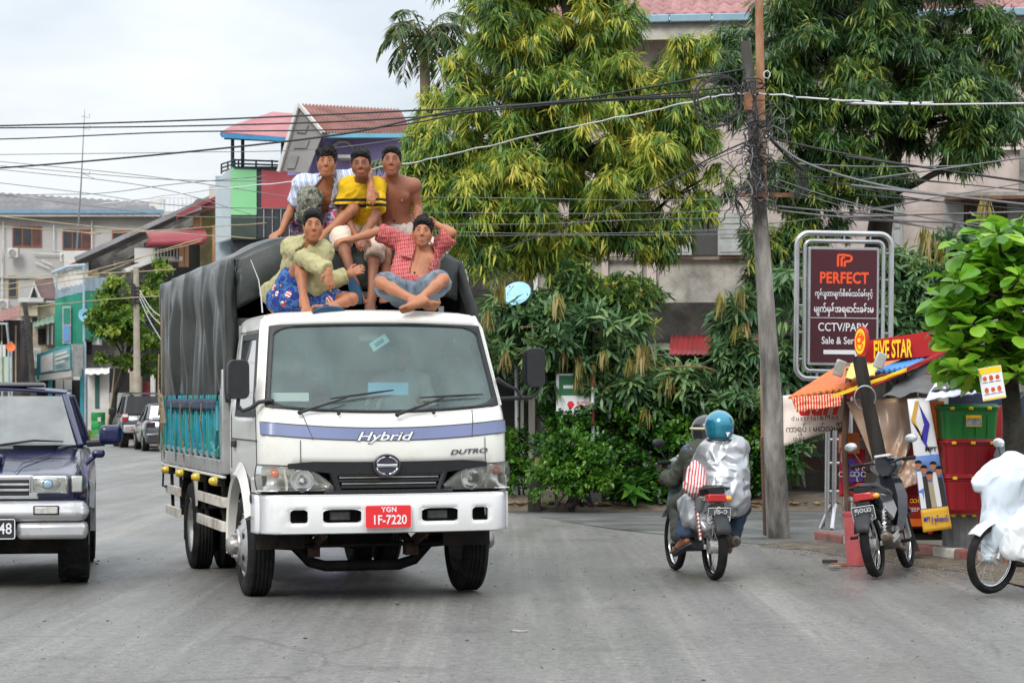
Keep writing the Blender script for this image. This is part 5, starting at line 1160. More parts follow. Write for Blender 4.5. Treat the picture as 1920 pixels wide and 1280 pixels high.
mirror(426,466,674,748,-.80,[(447,745,-.8),(446,760,-.8),(455,770,-.82),(470,765,-.84),(485,754,-.86),(505,750,-.88),(512,752,-.90)])
mirror(984,1019,652,726,-.55,[(1010,722,-.55),(1006,738,-.55),(995,745,-.57),(970,746,-.62),(930,748,-.72)])
MB().tube([tl(x,y,-.7)for x,y in((931,710),(950,722),(968,730),(978,745))],[.02,.016,.012,.01],6).build('mirror_brace',BLACKP,truck,smooth=60)
mb=MB();mb.grid([[front_pt(-.9+1.8*i/20,1.475,-.03)+Vector((0,dy,dz))for i in range(21)]for dy,dz in((0,0),(.30,.0),(.40,-.05),(.42,-.35))]);mb.build('dashboard',INTER,truck,smooth=60)
MB().box((0,.50,1.5),(1.80,.03,1.3)).build('rear_bulkhead',INTER,truck)
MB().box((0,-.1,.93),(1.80,1.2,.03)).build('cab_floor',CHAS,truck)
for x in(-.5,0,.5):
 s_=MB().box((x,.05,1.13),(.44,.48,.16)).build('seat',SEATM,truck,bevel=.04);MB().box((x,.34,1.48),(.44,.12,.62),(R(-10),0,0)).build('seat_back',SEATM,s_,bevel=.04)
sw=MB().torus((-.50,-.42,1.60),.205,.014,(0,-.55,.83));sw.tube([(-.70,-.42,1.60),(-.5,-.44,1.585),(-.30,-.42,1.60)],.012,6);sw.cyl((-.5,-.44,1.58),(-.5,-.60,1.42),.03)
sw.build('steering_wheel',BLACKP,truck,smooth=60)
MB().grid([[tl(x,y,-.76)for x in(511,540,579)]for y in(752,736)]).build('dash_paper',PAPER,truck,solid=.002)
MB().grid([[tl(x,y,-.70)for x in(690,765)]for y in(740,717)]).build('dash_book',PAPERB,truck,solid=.02)
c=tl(711,642,-.60);tk=MB().box(c,(.15,.006,.072),(0,R(-33),0)).build('windscreen_card',M('pale_blue_card',S(150,222,222),.5,var=.1,vs=20),truck)
MB().box(c+Vector((0,-.005,0)),(.08,.004,.03),(0,R(-33),0)).build('card_print',M('card_print',S(70,130,150),.5),tk)
MB().box(tl(690,634,-.55),(.16,.04,.06)).build('rear_view_mirror',INTER,truck,bevel=.015)
def wheel_part(sx,c,r=.405,w=.20,dual=False,steer=0):
 ax=Vector((sx,0,0));m=Matrix((Vector((0,1,0)),Vector((0,0,1)),ax)).transposed().to_4x4()
 if sx<0:m=Matrix((Vector((0,-1,0)),Vector((0,0,1)),ax)).transposed().to_4x4()
 m=Matrix.Rotation(steer,4,'Z')@m;m.translation=Vector(c)
 t=MB();pr=[(.245,-w/2+.01),(.30,-w/2-.004),(r-.07,-w/2-.006),(r-.02,-w/2+.008),(r,-w/2+.03)]
 g=[]
 for k in range(4):
  z=-w/2+.035+(w-.07)*(k+.5)/4-.006;g+=[(r,z-.012),(r-.012,z-.008),(r-.012,z+.008),(r,z+.012)]
 t.lathe(pr+g+[(a,-b)for a,b in pr[::-1]],40,m);ty=t.build('tyre',RUBBER,truck,smooth=35)
 d=MB();d.lathe([(.247,w/2-.005),(.255,w/2-.012),(.24,w/2-.02),(.23,w/2-.035),(.20,w/2+(.0 if not dual else-.10)),(.13,w/2+(.035 if not dual else-.12)),(.125,w/2+(.05 if not dual else-.11)),(.001,w/2+(.05 if not dual else-.11))],32,m)
 d.lathe([(.247,-w/2+.01),(.24,w/2-.02)],32,m);rm=d.build('rim',STEELP,ty,smooth=40)
 hb=MB();z0=w/2+(.05 if not dual else-.11)
 hb.lathe([(.075,z0),(.07,z0+.05),(.05,z0+.075),(.001,z0+.078)],18,m)
 hb.build('hub',M('greasy_hub',(.30,.28,.26),.4,.6,var=.3,vs=20),ty,smooth=50)
 for k in range(6):
  a=2*PI*k/6;p=Vector((.095*math.cos(a),.095*math.sin(a),z0-.005));MB().cyl(m@p,m@(p+Vector((0,0,.035))),.014,.013,6).build('wheel_nut',GREYM,ty)
  p=Vector((.17*math.cos(a+.5),.17*math.sin(a+.5),w/2+.018-(.13 if dual else 0)));MB().cyl(m@p,m@(p+Vector((0,0,.004))),.026,.026,12).build('vent_hole',BLACKP,ty)
wheel_part(-1,(-.86,0,.405));wheel_part(1,(.86,0,.405))
WB=3.2
for sx in(-1,1):
 wheel_part(sx,(sx*.87,WB,.40),.40,.19,True);wheel_part(sx,(sx*.62,WB,.40),.40,.19,True)
mb=MB();mb.box((-.36,2.0,.70),(.08,5.4,.18));mb.box((.36,2.0,.70),(.08,5.4,.18))
for y in(.9,2.0,3.2,4.3):mb.box((0,y,.70),(.64,.08,.14))
mb.build('chassis_frame',CHAS,truck,bevel=.01)
mb=MB();mb.tube([(-.78,0,.42),(-.55,0,.40),(-.42,-.01,.26),(-.30,-.02,.225),(.30,-.02,.225),(.42,-.01,.26),(.55,0,.40),(.78,0,.42)],[.05,.05,.045,.045,.045,.045,.05,.05],10);mb.build('front_axle',CHAS,truck,smooth=60)
mb=MB();mb.cyl((-.8,WB,.40),(.8,WB,.40),.06);mb.sphere((.05,WB,.40),(.2,.2,.19),14);mb.build('rear_axle',CHAS,truck,smooth=60)
for sx in(-1,1):
 mb=MB()
 for k in range(4):mb.tube([(sx*.40,-.6+.09*k,.50+.0),(sx*.40,0,.36+.018*k),(sx*.40,.6-.09*k,.50)],.018,4)
 mb.box((sx*.40,0,.34),(.10,.14,.08));mb.cyl((sx*.50,-.1,.42),(sx*.46,-.12,.74),.03);mb.build('leaf_spring',M('rusty_steel',(.08,.045,.03),.8,var=.4,vs=15),truck)
mb=MB();mb.box((.02,.42,.56),(.52,.55,.40));mb.cyl((0,.15,.47),(0,.9,.44),.13);mb.box((-.02,-.15,.60),(.34,.5,.12));mb.cyl((.18,.9,.5),(.12,3.0,.45),.05);mb.build('engine',CHAS,truck,bevel=.03)
MB().box((0,-.55,.62),(1.5,.10,.14)).build('front_crossmember',CHAS,truck,bevel=.02)
MB().tube([(-.78,-.16,.40),(.78,-.16,.40)],.02,6).build('track_rod',CHAS,truck)
MB().box((.05,2.0,.62),(.5,1.0,.3)).build('fuel_tank',CHAS,truck,bevel=.05)
mb=MB();mb.torus((.0,4.3,.55),.30,.10,(0,0,1));mb.build('spare_tyre',RUBBER,truck,smooth=60)
BY0,BY1,BW,BZ=.78,5.05,1.0,1.05
mb=MB()
MB().box2((-BW+.03,BY0+.03,1.0),(BW-.03,BY1,1.045)).build('bed_floor',M('bed_planks',(.16,.13,.10),.8,var=.3,vs=5),truck)
for sx in(-1,1):
 MB().box2((sx*(BW-.05),BY0,.935),(sx*BW,BY1,1.052)).build('bed_rail',GREYM,truck,bevel=.006)
 MB().box2((sx*(BW-.03),BY0,.905),(sx*(BW+.008),BY1,.928)).build('rail_lip',WHITE,truck,bevel=.005)
 for k in range(11):
  y=BY0+.34+k*.385;w_=.31
  g=MB().box((sx*(BW-.05),y,1.33),(.035,w_,.52));st=g.build('side_board',TEAL,truck,bevel=.006)
  for dy in(-w_/2,w_/2):MB().box((sx*(BW-.015),y+dy*.8,1.33),(.03,.03,.52)).build('board_rib',TEAL,st,bevel=.004)
  MB().box((sx*(BW-.02),y+.19,1.27),(.03,.06,.40)).build('board_strap',M('strap_green',(.03,.22,.13),.5,var=.3,vs=6,dirt=(.02,.22,.3),dirt_amt=.5),st)
  MB().box((sx*(BW-.035),y+.19,1.085),(.10,.012,.085),(0,R(sx*20),0)).build('rail_bracket',GREYM,truck)
  for zz in(1.15,1.40):MB().cyl((sx*(BW-.035),y,zz),(sx*(BW-.012),y,zz),.014,n=8).build('bolt',GREYM,st)
 MB().box2((sx*(BW-.07),BY0-.02,.94),(sx*(BW+.004),BY0+.12,1.80)).build('corner_post',GREYM,truck,bevel=.008)
 MB().box2((sx*(BW-.07),BY1-.08,.94),(sx*BW,BY1+.02,2.55)).build('corner_post',M('old_wood_post',(.19,.15,.11),.8,var=.3,vs=8,stretch=(1,1,.15)),truck,bevel=.008)
 for k in range(4):
  c=Vector((sx*(BW-.005),BY0+.28+k*1.12,.875));L_=MB();m=Matrix((Vector((0,1,0)),Vector((0,0,1)),Vector((sx,0,0)))).transposed().to_4x4();m.translation=c
  L_.lathe([(.001,.085),(.02,.08),(.034,.06),(.038,.03),(.038,.0)],14,m);o=L_.build('marker_lamp',YELLAMP,truck,smooth=180);MB().lathe([(.042,.015),(.042,-.05),(.001,-.05)],12,m).build('lamp_base',BLACKP,o)
for sx in(-1,1):
 for z in(.50,.70):
  mb=MB();mb.bar((sx*.97,.95,z),(sx*.97,2.55,z),.03,.085);o=mb.build('side_guard',CREAMW,truck,bevel=.004)
  MB().bar((sx*.97,.95,z),(sx*.70,.90,z),.03,.085).build('guard_return',CREAMW,o,bevel=.004)
  MB().bar((sx*.97,3.85,z-.02),(sx*.97,4.85,z-.02),.03,.085).build('side_guard',CREAMW,truck,bevel=.004)
 for y in(1.15,2.25,4.0,4.7):MB().bar((sx*.93,y,.46),(sx*.93,y+.12,.95),.03,.03).build('guard_bracket',CHAS,truck)
 MB().bar((sx*.93,1.3,.60),(sx*.7,1.7,.93),.04,.04).build('guard_bracket',CHAS,truck)
 mb=MB();P=[[Vector((sx*x,WB+.50*math.cos(R(15+150*k/10)),.44+.50*math.sin(R(15+150*k/10))))for x in(.45,.98)]for k in range(11)]
 mb.grid(P);mb.build('mudguard',CHAS,truck,solid=.008)
 MB().add([(sx*.965,2.62,.93),(sx*.965,2.95,.93),(sx*.965,2.75,.60),(sx*.965,2.66,.60)],[(0,1,2,3)]).build('splash_panel',WHITE,truck,solid=.01)
 MB().box((sx*.72,3.72,.50),(.46,.012,.52)).build('mud_flap',RUBBER,truck)
 MB().box((sx*.62,1.75,.62),(.35,.6,.35)).build('tool_box',CHAS,truck,bevel=.02)
MB().tube([(-.99,4.95,.92),(-1.0,4.95,.70),(-1.0,4.75,.70),(-.96,4.72,.72)],.01,6).build('rail_hook',CHAS,truck)
MB().tube([(-.72,.9,.62),(-.80,1.2,.40),(-.78,1.5,.36),(-.7,1.7,.45)],.055,8).build('air_hose',CHAS,truck,smooth=60)
MB().box((0,BY0+.02,1.62),(1.9,.04,1.2)).build('headboard',M('headboard_grey',(.19,.19,.185),.7,var=.25,vs=4),truck)
for k in range(6):
 z=1.66+k*.1;MB().box((0,BY0-.012,z),(1.84,.012,.008)).build('headboard_seam',BLACKP,truck)
for x in(-.1,.55,.84):MB().box((x,BY0-.02,2.05),(.05,.04,.55)).build('headboard_post',GREYM,truck,bevel=.005)
MB().box((.15,BY0-.03,2.42),(1.2,.05,.05)).build('headboard_bar',GREYM,truck,bevel=.005)
mb=MB().tube([tl(492,586,-.50),tl(490,560,-.5),tl(485,525,-.5),tl(470,487,-.5)],[.006,.005,.004,.003],5);mb.build('antenna',M('pale_wire',(.7,.7,.7),.3,.3),truck)
TARP=M('tarpaulin',(.033,.038,.036),.32,spec=.4,var=.25,vs=3,bump=.06,bs=45,dirt=(.07,.074,.07),dirt_amt=.35,ds=1.2,stretch=(1,.6,1),rv=.08)
def tarp():
 rr=random.Random(3);ys=np.linspace(BY0-.12,BY1+.08,170);prof_n=90;V=[]
 hoops=[BY0+.05,1.95,3.05,4.1,BY1]
 for y in ys:
  d=min(abs(y-h)for h in hoops);seg=max(0,min(1,d/.5));sag=.085*seg**1.4
  front=max(0,1-(y-(BY0-.12))/.45);row=[]
  hang=1.485+.05*math.sin(y*2.1)+.03*math.sin(y*7.3)
  topc=2.90+.03*math.exp(-((y-BY0)/.8)**2);sh=2.70-.0*y
  for k in range(prof_n):
   s=k/(prof_n-1)*2-1;sg=-1 if s<0 else 1;a=abs(s)
   if a<.50:
    u=a/.50;x=u*.945;z=topc-(topc-sh)*(u**2.6)-sag*(1-.35*u)
   else:
    u=(a-.50)/.50;x=.965+.02*min(1,u*6);z=sh-.03*0-(sh-hang)*u-sag*.65*(1-u)
    fold=mnoise.noise(Vector((y*3.1+sg*9,u*.35,0)))*.6+.45*(.5-abs(mnoise.noise(Vector((y*5.5+sg*3,u*.5,8)))))+(abs(mnoise.noise(Vector((y*2.3+5,u*.25+sg,4))))*-1.2+.35)
    x+=(.066*fold-.06*(1-2.2*abs(mnoise.noise(Vector((y*4.2+sg*7+.5*u,u*.8,12)))))*min(1,u*3)+.018*mnoise.noise(Vector((y*9,u*2,1))))*min(1,u*2.2+.12)
    x+=.02*math.sin(u*PI)-sag*.4*math.sin(u*PI)
    for h in hoops:
     x+=.035*math.exp(-((y-h)/.07)**2)*(1-u)
   yy=y
   if front>0:
    z+=front*.03*mnoise.noise(Vector((s*6,y*6,2)));x+=front*.05*mnoise.noise(Vector((s*4,y*5,7)))
    if sg>0 and a>.40:x+=front*.12*min(1,(a-.40)*4);z-=front*.0
    if a<.5:yy+=front*.05*mnoise.noise(Vector((s*5,1,1)))
   z+=.012*mnoise.noise(Vector((s*9,y*3,9)))+.022*(1-2*abs(mnoise.noise(Vector((s*5+y,y*4,19)))))*(.35+a)
   row.append((sg*x,yy,z))
  V.append(row)
 mb=MB().grid(V)
 P=[];n=90;f0=V[0]
 for j in range(9):
  t=j/8;row=[]
  for k in range(n):
   s=k/(n-1)*2-1;p=Vector(f0[k]);a=abs(s)
   drop=(.40+.05*math.sin(s*9)+.04*mnoise.noise(Vector((s*5,0,0))))*(1 if a<.5 else max(0,1-(a-.5)*3))
   if a>.5:p.x-=math.copysign(min(.30,(a-.5)*.0)+.10*t,p.x);drop=.0
   q=p+Vector((0,-.03*math.sin(t*PI)-.02*t+.03*t*mnoise.noise(Vector((s*14,t*2,0))),-drop*t))
   if a>.5:q.y+=.05*t
   row.append(q)
  P.append(row)
 mb.grid(P[::-1])
 mb.grid([[Vector(p)*1 for p in V[-1]],[Vector((p[0]*.98,p[1]+.02,max(1.2,p[2]-1.2)))for p in V[-1]]])
 return mb.build('tarpaulin',TARP,truck,smooth=180,solid=.006)
tarp()
ROPE=M('old_rope',(.26,.19,.12),.9,var=.35,vs=40)
ROPEB=M('blue_rope',(.05,.22,.24),.8,var=.3,vs=40)
rr=random.Random(5)
for k in range(6):
 y=BY0+.3+k*.72;x=-BW-.035;p0=Vector((x,y,1.52));p1=Vector((-BW-.012,y+rr.uniform(-.12,.16),1.12+rr.uniform(-.06,.1)))
 MB().tube([p0,(p0+p1)/2+Vector((-.02,rr.uniform(-.03,.03),0)),p1,p1+Vector((.01,.02,-.12))],.007,5).build('tie_rope',ROPE if rr.random()<.75 else ROPEB,truck)
MB().tube([(-BW-.03,BY0+.1,1.5),(-BW-.05,BY0-.05,1.3),(-BW-.04,BY0+.1,1.16),(-BW-.06,BY0+.25,1.2),(-BW-.05,BY0+.05,1.12)],.012,6).build('rope_knot',ROPEB,truck)
for k in range(4):MB().tube([(-BW-.03,BY1-.1+.03*k,2.0-.3*k),(-BW-.05,BY1-.2-.1*k,1.6),(-BW-.04,BY1-.35-.12*k,1.32)],.009,5).build('tie_rope',ROPE,truck)
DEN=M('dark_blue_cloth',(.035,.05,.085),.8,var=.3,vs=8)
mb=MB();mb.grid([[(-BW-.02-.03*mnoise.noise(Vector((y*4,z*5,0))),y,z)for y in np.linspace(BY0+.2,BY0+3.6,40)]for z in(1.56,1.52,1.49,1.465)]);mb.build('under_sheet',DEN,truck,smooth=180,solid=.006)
# ================================================================ people
def skin_mat(name,c):
 m=M(name,c,.5,var=.09,vs=7,dirt=tuple(x*.86 for x in c),dirt_amt=.2,ds=26,sss=.03,spec=.45,bump=.10,bs=90);return m
SK1=skin_mat('skin_tan',S(164,106,74));SK2=skin_mat('skin_brown',S(136,86,60));SK3=skin_mat('skin_warm',S(170,112,80))
HAIR=M('black_hair',(.007,.006,.005),.6,var=.5,vs=30,bump=.9,bs=90,stretch=(1,1,.3),spec=.25)
BROW=M('brow_hair',(.085,.055,.040),.8);EYEW=M('eye_white',(.40,.37,.34),.3,var=.02);IRIS=M('iris_dark',(.015,.009,.006),.15);LIPS=M('lips',S(176,96,84),.45,var=.1,vs=20);TEETH=M('teeth',(.72,.68,.60),.3)
RUBB=M('blue_sandal',S(28,72,104),.6,var=.15,vs=10);RUBK=M('dark_sandal',(.03,.035,.05),.6,var=.2,vs=10)
def V3(p):return np.array(p,float)
def un(v):v=np.array(v,float);return v/max(np.linalg.norm(v),1e-9)
class Fig:
 def __init__(s,label,J,f,skin,group=None,roll=0.0,hs=1.0,base=None,seed=1,build=1.0,cat='person',fx=1.0,fz=1.0,nose=1.0,spk=1.0):
  s.J={k:V3(v)for k,v in J.items()};s.skin=skin;s.seed=seed;s.b=build;s.fx,s.fz,s.ns,s.spk=fx,fz,nose,spk
  j=s.J;b=base if base is not None else tuple(j['pel']-np.array([0,0,.12]))
  s.root=thing('person',label,cat,b,group=group)
  up=un(j['neck']-j['pel']);rt=un(j['shR']-j['shL']);fr=un(np.cross(rt,up));rt=np.cross(up,fr)
  if fr@V3(f)<0 and not J.get('keep'):pass
  s.up,s.rt,s.fr=up,rt,-np.cross(up,rt)if False else fr
  s.T=np.stack([rt,fr,up],1)
  s.f=un(f);r=un(np.cross(s.f,[0,0,1.0]));s.r=r;s.u=np.cross(r,s.f)
  if roll:c,q=math.cos(roll),math.sin(roll);s.r,s.u=c*s.r+q*s.u,c*s.u-q*s.r
  s.H=np.stack([s.r,s.f,s.u],1);s.hs=hs
 def hp(s,x,y,z):return s.J['head']+s.hs*(s.r*x*s.fx+s.f*y+s.u*z*s.fz)
 def add_torso(s,S_,i=0.0,k=.05,low=True,sh=True,top=True):
  j,b=s.J,s.b;pel,nk=j['pel'],j['neck'];L=nk-pel
  if low:
   hl,hr=j.get('hipL',pel-s.rt*.08),j.get('hipR',pel+s.rt*.08);S_.cap(hl,hr,.105*b+i,k=k);S_.ell(pel+L*.12,(.142*b+i,.100*b+i,.13+i),s.T,k)
  S_.ell(pel+L*.36,(.124*b+i,.090*b+i,.15+i),s.T,k)
  S_.ell(pel+L*.62+s.fr*.008,(.144*b+i,.100*b+i,.16+i),s.T,k)
  if top:
   S_.ell(pel+L*.80,(.150*b+i,.092*b+i,.10+i),s.T,k)
   for q in('shL','shR'):
    S_.cap(nk+s.up*.0-s.fr*.01,j[q],.048+i,.055+i,k)
    if sh:S_.ell(j[q],(.057*b+i,)*3,k=.03)
  return S_
 def add_arm(s,S_,q,i=0.0,upto=2.0,k=.02,grow=0.0):
  a,b,c=s.J['sh'+q],s.J['el'+q],s.J['wr'+q];B=s.b
  if upto>=1:S_.cap(a,b,.046*B+i,.036*B+i+grow,k)
  else:S_.cap(a,a+(b-a)*upto,.048*B+i,.043*B+i+grow,k)
  if upto>1:
   e=b+(c-b)*(upto-1);S_.cap(b,b+(e-b)*.35,.037*B+i,.039*B+i+grow,k);S_.cap(b+(e-b)*.35,e,.039*B+i+grow,(.027 if upto==2 else.034)*B+i+grow,k)
  if i>0 and upto<2:s.hem(S_,a if upto<=1 else b,a+(b-a)*upto if upto<=1 else b+(c-b)*(upto-1),.17)
  return S_
 def hem(s,S_,p,e,w):
  d=un(e-p);x=un(np.cross(d,[.31,.2,.93]));S_.boxcut(e+d*(.075+.012),(w,.15,w),np.stack([x,d,np.cross(x,d)],1))
 def add_leg(s,S_,q,i=0.0,upto=2.0,k=.025,grow=0.0):
  a,b,c=s.J['hip'+q],s.J['kn'+q],s.J['an'+q];B=s.b
  if upto>=1:S_.cap(a,b,.080*B+i,.052*B+i+grow,k);S_.ell(b,(.051*B+i,)*3,k=.02)
  else:S_.cap(a,a+(b-a)*upto,.088*B+i,.068*B+i+grow,k)
  if upto>1:
   e=b+(c-b)*(upto-1);m=b+(c-b)*min(.32,upto-1);S_.cap(b,m,.045*B+i,.049*B+i,k)
   if upto>1.32:S_.cap(m,e,.049*B+i,(.031 if upto==2 else.045)*B+i+grow,k)
  return S_
 def add_hand(s,S_,q,n=None,curl=.5,sc=.92):
  w,h=s.J['wr'+q],s.J['ha'+q];d=un(h-w);n=un(n if n is not None else[0,-.3,1.0]);n=un(n-d*(n@d));sd=np.cross(d,n)
  m=np.stack([sd,d,n],1);S_.cap(w,w+d*.03*sc,.026,.026,.015);S_.ell(w+d*.055*sc,(.040*sc,.052*sc,.018*sc),m,.015);ds=1 if q=='L' else-1
  for x,l in((-.030,.070),(-.010,.082),(.010,.078),(.030,.062)):
   p0=w+d*.088*sc+sd*x*sc;fa=un(d-n*curl*.55+sd*x*3);p1=p0+fa*l*.5*sc;fb=un(d-n*curl*1.5+sd*x*2);p2=p1+fb*l*.5*sc;S_.cap(p0,p1,.0105,.0095,.005);S_.cap(p1,p2,.0092,.0082,.004)
  p0=w+d*.025*sc+sd*ds*.030*sc;p1=p0+un(d*.8+sd*ds*.75-n*.25)*.045*sc;p2=p1+un(d+sd*ds*.25-n*(.2+curl*.5))*.035*sc;S_.cap(p0,p1,.0135,.0115,.008);S_.cap(p1,p2,.0108,.009,.004)
 def foot_axes(s,q,up=None):
  a,t=s.J['an'+q],s.J['to'+q];d=un(t-a);n=un(up if up is not None else[0,0,1.0]);n=un(n-d*(n@d));return a,d,n,np.cross(d,n)
 def add_foot(s,S_,q,up=None):
  a,d,n,sd=s.foot_axes(q,up);hl=a-d*.030-n*.035;bl=a+d*.115-n*.045;S_.cap(hl,bl,.034,.026,.03);S_.cap(a,a+d*.09-n*.03,.034,.024,.03);S_.ell(bl,(.046,.05,.022),np.stack([sd,d,n],1),.02)
  for x,l,r in((-.034,.052,.014),(-.014,.056,.010),(.003,.052,.0095),(.019,.044,.009),(.033,.034,.0085)):
   p=bl+sd*x*(1 if q=='R' else-1)+d*.025-n*.004;S_.cap(p,p+d*l*.75,r*1.1,r,.004)
 def sandal(s,q,mat,up=None,off=.0):
  a,d,n,sd=s.foot_axes(q,up);c=a+d*.055-n*(.078+off);pts=[]
  for t in np.linspace(0,2*PI,22,endpoint=False):y=math.cos(t)*.135;x=math.sin(t)*(.044+.010*math.cos(t));pts.append(c+d*y+sd*x)
  mb=MB();mb.loft([[Vector(p-n*.009)for p in pts],[Vector(p+n*.009)for p in pts]]);o=mb.build('sandal',mat,s.root,world=True,smooth=50)
  st=MB();tp=c+d*.085+n*.02
  for sg in(-1,1):st.tube([Vector(tp),Vector(c+d*.05+sd*sg*.038+n*.045),Vector(c+d*.0+sd*sg*.046+n*.012)],[.006,.009,.008],6)
  st.build('strap',mat,o,world=False).matrix_parent_inverse=Matrix.Identity(4);return o
 def add_head(s,S_):
  h,P,H=s.hs,s.hp,s.H;e=lambda x,y,z,r,k=.02,op='u':S_.ell(P(x,y,z),(h*r[0]*s.fx,h*r[1],h*r[2]*s.fz),H,k*h,op);c=lambda a,b,r0,r1,k=.015:S_.cap(P(*a),P(*b),r0*h,r1*h,k*h)
  S_.cap(s.J['neck']-s.up*.03,P(0,-.022,-.055),.056*s.b,.050,.03)
  e(0,-.012,.030,(.072,.092,.082),.03);e(0,.020,-.026,(.061,.067,.080),.03);e(0,.058,-.096,(.026,.022,.020),.025)
  for q in(-1,1):
   c((q*.051,.004,-.046),(q*.018,.056,-.092),.022,.020,.03);e(q*.038,.052,-.024,(.029,.028,.032),.03)
   S_.pr.append(('e',P(q*.031,.1000,.007),np.array([.017,.016,.0115])*h,H,0,.008,'s'));e(q*.0765,-.010,-.004,(.010,.020,.033),.008)
   e(q*.031,.0735,.0085,(.018,.014,.0145),.006);e(q*.013*s.ns,.090,-.030,(.010*s.ns,.012,.009),.006)
  c((-.036,.079,.029),(.036,.079,.029),.011,.011,.012);c((0,.084,.016),(0,.104,-.022),.009,.0125,.010);e(0,.074,-.062,(.030,.022,.022),.02)
 def face(s,smile=0.0,mouth=1.0,hair_w=.0025,fringe=0,hair=True,open_=0):
  P,h,H=s.hp,s.hs,Matrix(s.H.tolist());rt=s.root
  for q in(-1,1):
   mb=MB();mb.sphere(P(q*.0315,.0818,.0095),(.0125*h,.0086*h,.0046*h),12,H);e=mb.build('eye',EYEW,rt,world=True,smooth=180)
   MB().sphere(P(q*.031,.0872,.0097),(.0056*h,.0036*h,.0046*h),10,H).build('iris',IRIS,e).matrix_parent_inverse=Matrix.Identity(4)
   MB().tube([P(q*.0165,.0845,.0115),P(q*.024,.0905,.0145),P(q*.034,.0908,.0145),P(q*.046,.083,.0100)],[.0009*h,.0016*h,.0018*h,.0009*h],5).build('eyelid',BROW,rt,world=True,smooth=180)
   MB().tube([P(q*.014,.0935,.0315),P(q*.027,.0935,.036),P(q*.040,.0865,.0355),P(q*.051,.074,.030)],[.0020*h,.0032*h,.0028*h,.0012*h],6).build('eyebrow',BROW,rt,world=True,smooth=180)
   MB().sphere(P(q*.0062,.1075,-.0335),(.003*h,.003*h,.002*h),6).build('nostril',IRIS,rt,world=True)
  w=.024*mouth;sm=.008*smile
  for z,r,nm in((-.0565,.0042,'lip'),(-.0675-.008*open_,.0052,'lip')):MB().tube([P(-w,.082,-.0615+sm),P(-w*.45,.094,z),P(0,.0955,z-.0012),P(w*.45,.094,z),P(w,.082,-.0615+sm)],[.0018*h,r*h,r*h*1.05,r*h,.0018*h],7).build(nm,LIPS,rt,world=True,smooth=180)
  MB().tube([P(-w*.95,.0845,-.0615+sm),P(0,.0945,-.062-.004*open_),P(w*.95,.0845,-.0615+sm)],[.001*h,(.0022+.004*open_)*h,.001*h],6).build('mouth',TEETH if smile>.6 else IRIS,rt,world=True,smooth=180)
  if hair:
   S_=SDF(.006);e=lambda x,y,z,r,k=.015:S_.ell(P(x,y,z),tuple(h*a for a in r),s.H,k)
   e(0,-.020,.040,(.0815,.096,.089));e(0,.030,.085,(.058,.056,.040));e(0,-.050,.0,(.074,.066,.085))
   for q in(-1,1):e(q*.066,.012,.020,(.013,.026,.036),.01)
   rs_=np.random.RandomState(s.seed)
   for i in range(80):
    d=un(rs_.normal(size=3));d[2]=abs(d[2])+.25;d=un(d);p=s.J['head']+(s.H@(np.array([0,-.014,.040])+d*np.array([.078,.092,.086])))*h;t=s.H@un(d*.7+rs_.normal(0,.3,3)+np.array([0,.55,.1]));S_.cap(p,p+t*s.spk*(.006+.011*rs_.rand())*(1.5 if fringe else 1),.009,.0045,.010)
   n=s.f*.80-s.u*.60;S_.half(P(0,.0735,.064),n);S_.half(P(0,0,-.062),-s.u+s.f*.5);S_.boxcut(P(0,.10,-.06),(.116*h,.12*h,.19*h),s.H)
   if fringe:
    for x in(-.03,-.015,.0,.02,.035):S_.pr.insert(-3,('c',P(x,.068,.082),P(x+.012,.088,.048),.012,.005,.006,'u'))
    S_.pr=[p for p in S_.pr if not(p[0]=='h' and p[2]@s.f>.5)];S_.boxcut(P(0,.12,.0),(.10*h,.13*h,.085*h),s.H)
   V,Q=S_.run(hair_w,70,s.seed,0);link('hair',raw_mesh('hair',V,Q,HAIR),rt,True)
 def body(s,hands=(None,None),curl=(.5,.5),feet=(None,None),legs=True,head=True,h=.0075,barefoot=True,arms=True):
  S_=SDF(h);s.add_torso(S_,low=legs or True)
  if arms:
   for q,n,c in(('L',hands[0],curl[0]),('R',hands[1],curl[1])):
    if 'el'+q in s.J:
     s.add_arm(S_,q)
     if 'ha'+q in s.J:s.add_hand(S_,q,n,c)
  if legs:
   for q,n in(('L',feet[0]),('R',feet[1])):
    if 'kn'+q in s.J:
     s.add_leg(S_,q)
     if 'to'+q in s.J:s.add_foot(S_,q,n)
  j=s.J;L=j['neck']-j['pel']
  for q in('shL','shR'):S_.cap(j['neck']+s.fr*.055-s.up*.035,j[q]+s.fr*.035-s.up*.0,.011,.013,.012)
  S_.cap(j['pel']+L*.80+s.fr*.122*s.b,j['pel']+L*.30+s.fr*.112*s.b,.016,.012,.02,'s');S_.cap(j['pel']+L*.40+s.fr*.110*s.b-s.rt*.09,j['pel']+L*.40+s.fr*.110*s.b+s.rt*.09,.008,.008,.02,'s');S_.cap(j['pel']+L*.20+s.fr*.118*s.b-s.rt*.10,j['pel']+L*.20+s.fr*.118*s.b+s.rt*.10,.012,.012,.02,'s')
  for q in(-1,1):S_.ell(j['pel']+L*.70+s.fr*.072*s.b+s.rt*q*.066,(.066,.034,.050),s.T,.022)
  if head:s.add_head(S_)
  V,Q=S_.run(.0018,22,s.seed,1);return link('body',raw_mesh('body',V,Q,s.skin),s.root,True)
 def nipples(s):
  j=s.J;L=j['neck']-j['pel']
  for q in(-1,1):MB().sphere(j['pel']+L*.66+s.fr*.106*s.b+s.rt*q*.072,(.011,.008,.011),8).build('nipple',LIPS,s.root,world=True)
  MB().sphere(j['pel']+L*.22+s.fr*.109*s.b,(.008,.006,.012),8).build('navel',IRIS,s.root,world=True)
